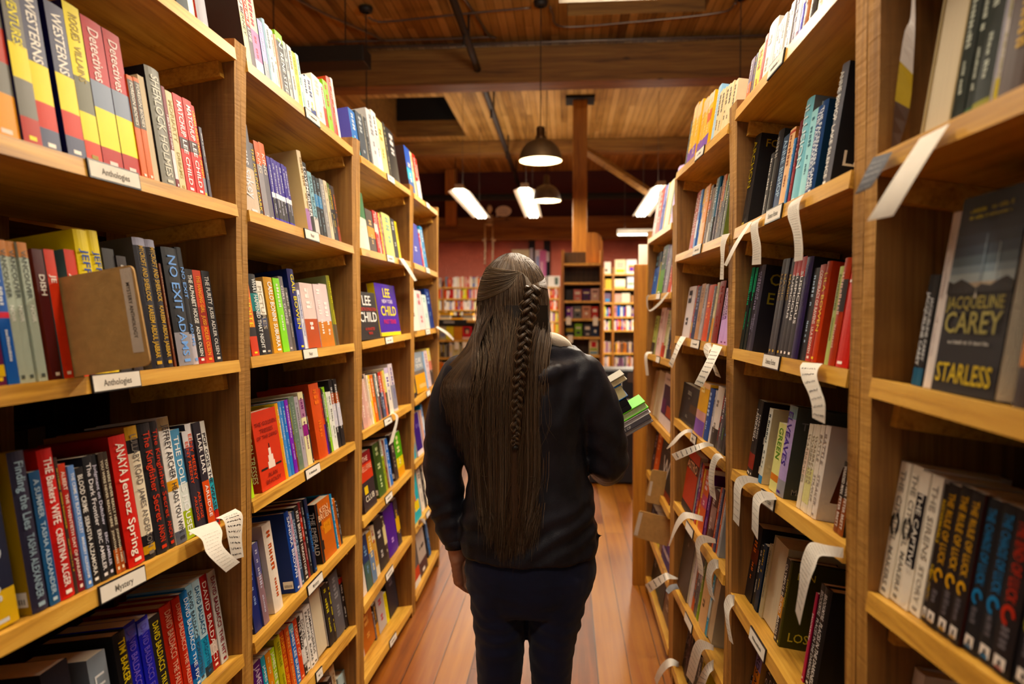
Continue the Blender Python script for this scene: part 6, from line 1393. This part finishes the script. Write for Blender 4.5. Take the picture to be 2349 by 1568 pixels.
def hand(mb, w, d, up, side, curl, scale=1.0):
    """w wrist, d direction of the palm, up = back of the hand, side = toward the thumb"""
    d, up, side = d.normalized(), up.normalized(), side.normalized(); s = scale
    for k in range(5):
        t = k / 4
        for q in (-1, 0, 1): mb.ball(w + d * (.02 + .07 * t) * s + side * (q * .019 * (0.8 + .35 * t)) * s, (.016 * s, .016 * s, .016 * s), 'fff', 0, 6)
    mb.tube([w - d * .03, w + d * .03 * s], [.024, .024], 10)
    for i, (off, ln, r) in enumerate(((.029, .066, .0088), (.010, .075, .0092), (-.010, .069, .0088), (-.028, .054, .0078))):
        p = w + d * .082 * s + side * off * s; pts = [p - d * .02 * s]; ang = 0.0
        for seg, c in ((.45, curl * .6), (.32, curl), (.23, curl * .8)):
            ang += c; v = d * math.cos(ang) - up * math.sin(ang); p = p + v * ln * seg * s
            if len(pts) == 1: pts.append(w + d * .085 * s + side * off * s)
            pts.append(p)
        mb.tube(pts, [r * s * k for k in (1.05, 1.05, 1.0, .92, .8)][:len(pts)], 8); mb.ball(pts[-1], (r * .8 * s,) * 3, 'fff', 0, 6)
    p = w + d * .022 * s + side * .022 * s; v1 = (d * .62 + side * .75 - up * .25).normalized(); v2 = (d * .9 + side * .3 - up * .35).normalized()
    mb.tube([p, p + v1 * .034 * s, p + v1 * .034 * s + v2 * .028 * s, p + v1 * .034 * s + v2 * .05 * s], [.013 * s, .0115 * s, .010 * s, .008 * s], 8)
    mb.ball(p + v1 * .034 * s + v2 * .05 * s, (.008 * s,) * 3, 'fff', 0, 6)
hd = pp(1072, 1385, 1.80) - LW
hand(mb, LW + hd.normalized() * .012, hd, V((-1, -.25, .1)), V((.2, 1, .45)), .42)
# the right hand comes up under the stack, fingers along its underside
BA = V((math.cos(.54), 0, math.sin(.54))); BN_ = V((-math.sin(.54), 0, math.cos(.54)))
hand(mb, RW + V((0, .01, 0)), V((.12, 1, .05)), -BN_ * 1.0, V((-.95, .1, -.5)), .03)
body = child(remesh(mb, 'person', .0052, 3), 'person', M_SKIN, None)
tag(body, 'woman seen from behind with waist-long brown hair, black jacket and dark jeans, carrying books', 'person')

# --- face details, on the side turned away
for s in (-1, 1):
    e = MB(); e.ball(HC + V((s * .030, .088, -.008)), (.0115, .0115, .0115), 'f2efe9', 0, 10); e.ball(HC + V((s * .030, .0965, -.008)), (.0052, .0042, .0052), '3a2a1c', 0, 8)
    e.build('eye', M_COVER, body, True)

# --- jacket
mb = MB()
T = [(800, 1135, 1262, .07), (822, 1085, 1308, .09), (850, 1040, 1345, .108), (900, 1030, 1352, .122), (960, 1042, 1348, .126), (1020, 1050, 1338, .122), (1080, 1072, 1346, .118), (1130, 1070, 1360, .122), (1180, 1063, 1366, .126), (1230, 1058, 1374, .13), (1262, 1059, 1372, .132)]
loft(mb, [((pxx((a + b) / 2), PY, pz(py)), (b - a) / 2 / 952, d) for py, a, b, d in T], 36, True, 2.3)
limb(mb, [pp(1062, 862, 1.67), pp(1026, 950, 1.68), LE + V((-.004, 0, 0)), pp(1022, 1150, 1.70), pp(1036, 1220, 1.70), LW + V((0, 0, .006))], [.058, .052, .046, .044, .038, .026], 20, 30)
limb(mb, [pp(1335, 868, 1.67), pp(1372, 950, 1.69), RE_ + V((0, 0, -.002))], [.06, .058, .054], 20)
limb(mb, [RE_, RE_ * .5 + RW * .5 + V((0, 0, -.012)), RW - (RW - RE_) * .12], [.054, .048, .032], 20)
# folded hood lying round the back of the neck
hp = [pp(1090, 828, 1.70), pp(1112, 852, 1.61), pp(1190, 872, 1.575), pp(1268, 856, 1.595), pp(1318, 836, 1.65), pp(1318, 824, 1.72)]
q = smoothpath(hp, 24)
mb.tube(q, [.012 + .012 * math.sin(math.pi * i / 23) for i in range(24)], 12)
q = smoothpath([pp(1108, 812, 1.72), pp(1124, 826, 1.64), pp(1190, 826, 1.61), pp(1262, 806, 1.62), pp(1318, 806, 1.67), pp(1310, 802, 1.73)], 24)
mb.tube(q, .0125, 10)
# flap of the hood over the right shoulder
mb.hexa([pp(1258, 872, 1.578), pp(1346, 826, 1.63), pp(1258, 872, 1.64), pp(1346, 826, 1.70), pp(1254, 796, 1.606), pp(1334, 801, 1.645), pp(1254, 796, 1.645), pp(1334, 801, 1.69)])
# drawcord toggle at the hem
mb.tube([pp(1366, 1226, 1.66), pp(1383, 1229, 1.66)], .0045, 8)
EL, ER = LE, RE_
def fold(p):
    d = .0075 * nz(p, (15, 15, 6)) + .003 * nz(p + V((3, 1, 2)), (38, 38, 16))
    for e in (EL, ER):
        k = max(0, 1 - (p - e).length / .16); d += k * .0035 * math.sin((p.z + .45 * p.x) * 105 + 3 * nz(p, (9, 9, 9)))
    if p.z < pz(1120): d += .0035 * max(0, 1 - abs(p.z - pz(1190)) / .09) * math.sin((p.z - .5 * p.x) * 120 + 5 * nz(p, (7, 7, 7)))
    d += .004 * max(0, 1 - (p - pp(1330, 900, 1.57)).length / .14) * math.sin((p.x * .95 - p.z * .35) * 95 + 2 * nz(p, (8, 8, 8)))
    return d
jacket = child(remesh(mb, 'jacket', .0062, 3, fold), 'jacket', M_JACKET, body)
# open the sleeves' ends: dark cuffs
for w, a, r in ((LW, LE, .0275), (RW, RE_, .033)):
    c = MB(); d = (a - w).normalized()
    c.tube([w + d * .028, w + d * .010, w + d * -.004], [r * 1.0, r * 1.06, r * 1.0], 16); c.build('cuff', M_JACKET, jacket, True)

# --- jeans
mb = MB()
T = [(1225, 1078, 1352, .105), (1265, 1066, 1367, .12), (1300, 1063, 1370, .124), (1335, 1068, 1362, .122), (1368, 1078, 1345, .112), (1385, 1086, 1335, .1)]
loft(mb, [((pxx((a + b) / 2), PY, pz(py)), (b - a) / 2 / 952, d) for py, a, b, d in T], 36, True, 2.2)
def leg(L, seg):
    secs = [((pxx((a + b) / 2), PY + dy, z if z < 5 else pz(z)), (b - a) / 2 / 952, d) for z, a, b, d, dy in seg]
    loft(mb, secs, 28)
leg('l', [(1340, 1074, 1200, .105, 0), (1400, 1082, 1206, .098, 0), (1450, 1088, 1205, .09, 0), (1500, 1091, 1203, .084, 0), (1568, 1094, 1196, .077, 0), (1660, 1096, 1190, .069, 0), (.47, 1097, 1186, .064, .004), (.33, 1094, 1184, .066, -.012), (.2, 1100, 1178, .055, -.012), (.085, 1104, 1172, .048, -.008)])
leg('r', [(1340, 1214, 1352, .105, 0), (1400, 1212, 1340, .098, 0), (1450, 1213, 1326, .09, 0), (1500, 1215, 1317, .084, 0), (1568, 1221, 1311, .077, 0), (1660, 1224, 1309, .069, 0), (.47, 1226, 1309, .064, .004), (.33, 1226, 1312, .066, -.012), (.2, 1232, 1308, .055, -.012), (.085, 1238, 1304, .048, -.008)])
def foldj(p):
    k = .35 + .65 * (1 if p.z < .86 else 0)
    d = .0028 * math.sin(p.z * 150 + 14 * p.x + 5 * nz(p, (10, 10, 6))) * k * max(0, nz(p + V((5, 0, 0)), (7, 7, 9)) + .35)
    return d + .002 * nz(p, (30, 30, 60))
jeans = child(remesh(mb, 'jeans', .006, 2, foldj), 'jeans', M_JEANS, body)
for k, L in enumerate((LL, RL)):
    a = L[-1]; c = MB(); vs = []
    for (y, w, h) in ((-.062, .026, .07), (-.045, .036, .085), (0, .038, .09), (.06, .043, .062), (.12, .045, .048), (.165, .036, .038), (.185, .018, .028)):
        vs.append([V((a.x + w * x, a.y + y, .012 + h * z)) for x, z in ((-1, 0), (-1, .45), (-.75, .85), (-.3, 1), (.3, 1), (.75, .85), (1, .45), (1, 0))])
    n = 8; c.add([p for r in vs for p in r], [(i * n + j, i * n + (j + 1) % n, (i + 1) * n + (j + 1) % n, (i + 1) * n + j) for i in range(len(vs) - 1) for j in range(n)] + [tuple(range(n)), tuple(6 * n + j for j in range(n))[::-1]])
    sh = c.build('shoe', M_SHOE, body, True)
    c = MB(); ring = [V((a.x + w, a.y + y, 0)) for y, w in ((-.068, .02), (-.05, .04), (.06, .047), (.13, .048), (.175, .036), (.195, .012))]
    ring = ring + [V((2 * a.x - p.x, p.y, 0)) for p in ring[::-1]]; n = len(ring)
    c.add(ring + [p + V((0, 0, .02)) for p in ring], [tuple(range(n))[::-1], tuple(range(n, 2 * n))] + [(i, (i + 1) % n, n + (i + 1) % n, n + i) for i in range(n)]); c.build('sole', M_SOLE, sh)
c = MB(); q = [V((HC.x + .016 + .06 * math.cos(a), 1.685 + .074 * math.sin(a), pz(775) - .012 * math.cos(a) + .004 * math.sin(3 * a))) for a in [2 * math.pi * i / 30 for i in range(31)]]
c.tube(q, .012, 10); c.tube(smoothpath([pp(1236, 772, 1.622), pp(1264, 777, 1.635), pp(1292, 791, 1.655), pp(1312, 806, 1.69)], 16), [.006 + .012 * math.sin(math.pi * (i + 1) / 17) for i in range(16)], 10); c.build('fleece_collar', M_FLEECE, body, True)

# --- hair
def hair_mat():
    g = G('brown_hair'); at = g.n('ShaderNodeAttribute', attribute_name='Col'); tc = g.n('ShaderNodeTexCoord')
    nzn = g.n('ShaderNodeTexNoise', {'Vector': tc.outputs['Object'], 'Scale': 14.0})
    f = g.math('MULTIPLY_ADD', nzn.outputs[0], 0.5, 0.75)
    b = g.bsdf(Base_Color=g.mix(1.0, at.outputs['Color'], f, 'MULTIPLY'), Roughness=0.48, Specular_IOR_Level=0.4)
    return g.mat
M_HAIR = hair_mat()
HR = V((.0835, .104, .1165))
hb = MB(); r = random.Random(11)
HCOL = ['3a2716', '46301c', '4c3622', '342414', '5c432c', '402c1a']
def sph(phi, th, k=1.0): return HC + V((math.sin(phi) * math.sin(th) * HR.x * k, -math.cos(phi) * math.sin(th) * HR.y * k, math.cos(th) * HR.z * k))
def strand(pts, n, rad, col):
    q = smoothpath(pts, n); hb.tube(q, [rad * min(1, .5 + i * .5) if i < n - 3 else rad * (n - i) / 4 for i in range(n)], 3, col, 0, False)
# scalp shell and a thin backing sheet so nothing shows through
hb.ball(HC, (HR.x * .965, HR.y * .965, HR.z * .975), '2c1f15', 0, 20)
rows_ = []
SH = [(700, 1100, 1256, 1.575), (770, 1102, 1258, 1.572), (830, 1092, 1248, 1.553), (950, 1088, 1244, 1.549), (1080, 1094, 1242, 1.553), (1170, 1106, 1226, 1.551), (1205, 1120, 1214, 1.549)]
for py, a, b, y in SH:
    rows_.append([pp(a + (b - a) * t / 8, py, y + .006 + .045 * abs(t / 8 - .5) ** 2 * 4) for t in range(9)])
hb.add([p for q in rows_ for p in q], [(i * 9 + j, i * 9 + j + 1, (i + 1) * 9 + j + 1, (i + 1) * 9 + j) for i in range(len(SH) - 1) for j in range(8)], '241910')
for i in range(2900):
    phi = math.radians(r.uniform(-124, 112)); t = (math.degrees(phi) + 75) / 175
    k = r.uniform(.985, 1.035); jx = r.gauss(0, 3.0); jy = r.uniform(-.009, .007)
    th0 = math.radians(r.uniform(4, 40)); p0 = phi * r.uniform(.5, .9)
    pts = [sph(p0 + (phi - p0) * u ** .6, th0 + (math.radians(98) - th0) * u, k) for u in (0, .25, .5, .75, 1)]
    if t < 0.03:      # over the left shoulder to the front
        f = r.random(); e = r.random()
        pts += [pp(1100 - 6 * f + jx, 752, 1.62 + .03 * f), pp(1084 - 22 * f, 805, 1.60 + .03 * f), pp(1062 - 36 * f, 842, 1.60 + .03 * f), pp(1034 - 24 * e, 872, 1.615 + .02 * e), pp(1016 - 8 * e, 900, 1.66), pp(1024, 960, 1.75), pp(1050, 1040, 1.81)]
        strand(pts, 20, .0009, r.choice(HCOL)); continue
    if t < .30 and r.random() < .55:      # spreading over the back of the left shoulder
        s = (t - .03) / .27 * .75 + r.uniform(-.1, .25); s = min(max(s, 0), 1); e = r.random()
        pts += [pp(1101 + 8 * s + jx, 760, 1.60 - .02 * s), pp(1082 + 18 * s, 800, 1.585 - .02 * s), pp(1046 + 50 * s, 838, 1.572 - .015 * s), pp(1016 + 72 * s, 872, 1.566 - .012 * s), pp(1014 + 72 * s + jx, 898 + 22 * e, 1.553 - .006 * s), pp(1024 + 64 * s + jx * 2, 915 + 40 * e + 170 * s * e, 1.549)]
        strand(pts, 20, .0009, r.choice(HCOL)); continue
    tt = min(max(t + r.gauss(0, .03), 0), 1); bow = .05 * (2 * abs(tt - .5)) ** 2
    pts += [pp(1102 + 155 * tt + jx, 772, 1.574 + jy + bow * .9), pp(1090 + 160 * tt + jx, 838, 1.552 + jy + bow * .55), pp(1084 + 163 * tt + jx * 1.3, 950, 1.548 + jy + bow * .5), pp(1088 + 158 * tt + jx * 1.5, 1080, 1.551 + jy + bow * .5)]
    endpy = 1256 - 50 * (2 * abs(tt - .56)) ** 2 + r.gauss(0, 20)
    if r.random() < .10: endpy -= r.uniform(20, 130)
    if endpy > 1150: pts.append(pp(1094 + 142 * tt + jx * 1.5, 1160, 1.549 + jy + bow * .4))
    pts.append(pp(1102 + 120 * tt + jx * 2.2 + r.gauss(0, 3), endpy, 1.546 + jy))
    strand(pts, 22, r.uniform(.0007, .0011), r.choice(HCOL + ['6b5844', '5c4a36', '7a6652']))
# loose fly-away strands
for i in range(70):
    phi = math.radians(r.uniform(-110, 100)); t = (math.degrees(phi) + 75) / 175; tt = min(max(t, 0), 1)
    pts = [sph(phi * .6, .3, 1.03), sph(phi * .9, .9, 1.06), sph(phi, 1.7, 1.04 + r.random() * .05), pp(1096 + 165 * tt + r.gauss(0, 10), 830, 1.54), pp(1090 + 170 * tt + r.gauss(0, 14), 960, 1.535), pp(1095 + 160 * tt + r.gauss(0, 16), r.uniform(1000, 1180), 1.535)]
    strand(pts, 18, .0004, '6a543c')
# swept-back side locks that feed the braid
BS = pp(1222, 662, 1.578)
for i in range(200):
    s = r.random(); sp_ = r.uniform(0, 1)
    a0 = math.radians(-104 + 10 * s); a1 = math.radians(24)
    pts = []
    for u in (0, .2, .4, .6, .8, 1):
        ph = a0 + (a1 - a0) * u; th = math.radians(44 + 40 * sp_ * (1 - u) ** .7 + 14 * math.sin(math.pi * u) * (sp_ - .2) + 14 * u)
        pts.append(sph(ph, th, 1.028 + .024 * r.random()))
    pts.append(BS + V((r.gauss(0, .004), -.004, -.012)))
    strand(pts, 18, .0010, r.choice(['5c4934', '4d3a28', '6f5b44', '46341f']))
for i in range(120):
    s = r.random(); pts = []
    for u in (0, .33, .66, 1):
        ph = math.radians(100 + (34 - 100) * u); th = math.radians(58 + 18 * s * (1 - u) + 14 * u); pts.append(sph(ph, th, 1.04 + .01 * r.random()))
    pts.append(BS + V((.004 + r.gauss(0, .004), -.004, -.012)))
    strand(pts, 14, .0010, r.choice(['5c4934', '4d3a28', '6f5b44']))
# the braid: three plaited bundles
BP = smoothpath([BS + V((0, .0, .004)), pp(1217, 700, 1.562), pp(1209, 745, 1.553), pp(1203, 790, 1.540), pp(1196, 840, 1.532), pp(1190, 890, 1.529), pp(1187, 940, 1.528), pp(1184, 990, 1.528), pp(1182, 1024, 1.529)], 120)
ph = 0.0; PH = []
for i in range(120):
    PH.append(ph); ph += 2 * math.pi / (21.0 - 8.0 * i / 119)
for b in range(3):
    for fbr in range(44):
        ox, oy = r.gauss(0, .6), r.gauss(0, .6); pts = []
        for i in range(120):
            u = i / 119; Aw = .0085 * (1 - u) ** .8 + .0040; q = PH[i] + b * 2 * math.pi / 3
            side = V((1, 0, .0)); bk = V((0, -1, 0)); rr_ = Aw * .55
            pts.append(BP[i] + side * (Aw * math.sin(q) + ox * rr_) + bk * (Aw * .55 * math.sin(2 * q) + oy * rr_ + .006))
        hb.tube(pts, .0008, 3, r.choice(['4f3b26', '6a5238', '3a2918', '7a6044', '55402a']), 0, False)
    pts = [BP[i] + V(((.0085 * (1 - i / 119) ** .8 + .0040) * math.sin(PH[i] + b * 2 * math.pi / 3), -(.0085 * (1 - i / 119) ** .8 + .0040) * .55 * math.sin(2 * (PH[i] + b * 2 * math.pi / 3)) - .006, 0)) for i in range(120)]
    hb.tube(pts, [(.0085 * (1 - i / 119) ** .8 + .0040) * .5 for i in range(120)], 7, '3a2a1c', 0, True)
e = BP[-1]
hb.tube([e + V((0, -.004, .004)), e + V((0, -.004, -.006))], .0075, 10, '1a1412')
for i in range(60):
    strand([e + V((r.gauss(0, .003), -.006, 0)), pp(1180 + r.gauss(0, 4), 1090, 1.532), pp(1178 + r.gauss(0, 7), 1150, 1.536), pp(1176 + r.gauss(0, 9), 1190 + r.uniform(0, 70), 1.538)], 12, .0008, r.choice(['4a3320', '5a3f28', '3f2c1c']))
hair = hb.build('hair', M_HAIR, body, True, local=True)

# ------------------------------------------------------------------ the stack she carries
HY = 1.905
def held(px, py, th, ln, dp, col, pg, label, spine_near=False, txt='', ink='fff', y0=HY, kind='hardback_book'):
    P = ony(px, py, y0); cv, pgm = MB(), MB(); t = .0022
    def bx(m, a0, a1, n0, n1, b0, b1, c):
        m.hexa([P + BA * (-x) + BN_ * z + V((0, y, 0)) for z in (n0, n1) for y in (b0, b1) for x in (a1, a0)], c)
    bx(cv, 0, ln, .0004, t, 0, dp, col); bx(cv, 0, ln, th - t, th - .0004, 0, dp, col)
    if spine_near:
        bx(cv, 0, ln, t, th - t, 0, t, col)
    else: bx(cv, 0, ln, t, th - t, dp - t, dp, col)
    e = .003
    bx(pgm, e, ln - e, t, th - t, (t if spine_near else .003), dp - t - .0003, pg)
    if txt:
        cv.fit(txt, P + BA * -.008 + BN_ * th / 2 + V((0, -.0008, 0)) - BA * (ln * .8), BA, BN_, ln * .78, th * .55, ink)
    ob = cv.build(kind, M_COVER); pgm.build('page_block', M_PAGE, ob, local=True)
    tag(ob, label, 'book', 'books in the woman’s arms'); return ob
held(1499, 966, .011, .20, .20, '6f6668', 'b5aaa2', 'thin grey-brown book, bottom of the stack in the woman’s arm')
held(1494.5, 957.3, .0125, .20, .19, '5a565c', '8f8a86', 'slim book with light spine lettering, second from bottom of held stack', True, 'A COURT OF', 'd9d6d2')
held(1493.7, 945.6, .0135, .19, .19, 'd8d4d4', 'aca4a6', 'pale grey book third from bottom of the held stack', False)
held(1488.5, 934.4, .0205, .19, .17, '5fd01e', 'c9d8a4', 'bright green book in the middle of the held stack', False)
held(1449.7, 935.8, .0145, .15, .12, '17161a', '2a2a2c', 'small black book lying on the green one, lettering on its edge', True, 'TOPIA', 'd9d6d0')
held(1443.5, 925.0, .0175, .15, .12, '121116', '2a2a2c', 'small black book second above the green one in held stack', True, 'X O', 'efece6')
held(1441.4, 907.6, .0385, .15, .13, '1f5aa0', 'd9cf9c', 'thick blue-covered book with cream pages high in the held stack')
held(1439.5, 870.0, .018, .16, .16, '8c8778', 'dcc89c', 'mottled grey book on top of the held stack')
# ------------------------------------------------------------------ ambient light and colour
wd = bpy.data.worlds.new('shop_air'); S.world = wd; wd.use_nodes = True
bg = wd.node_tree.nodes['Background']; bg.inputs[0].default_value = (1.0, 0.92, 0.80, 1); bg.inputs[1].default_value = 0.20
S.view_settings.view_transform = 'Standard'; S.view_settings.exposure = 0.32
S.cycles.use_denoising = True
S.cycles.max_bounces = 6; S.cycles.diffuse_bounces = 4; S.cycles.glossy_bounces = 3; S.cycles.transmission_bounces = 2
S.cycles.caustics_reflective = False; S.cycles.caustics_refractive = False
S.cycles.sample_clamp_indirect = 6.0
S.cycles.use_adaptive_sampling = True; S.cycles.adaptive_threshold = 0.06; S.cycles.adaptive_min_samples = 12
S.cycles.max_bounces = 5; S.cycles.diffuse_bounces = 3; S.cycles.glossy_bounces = 2
bg.inputs[1].default_value = 0.20
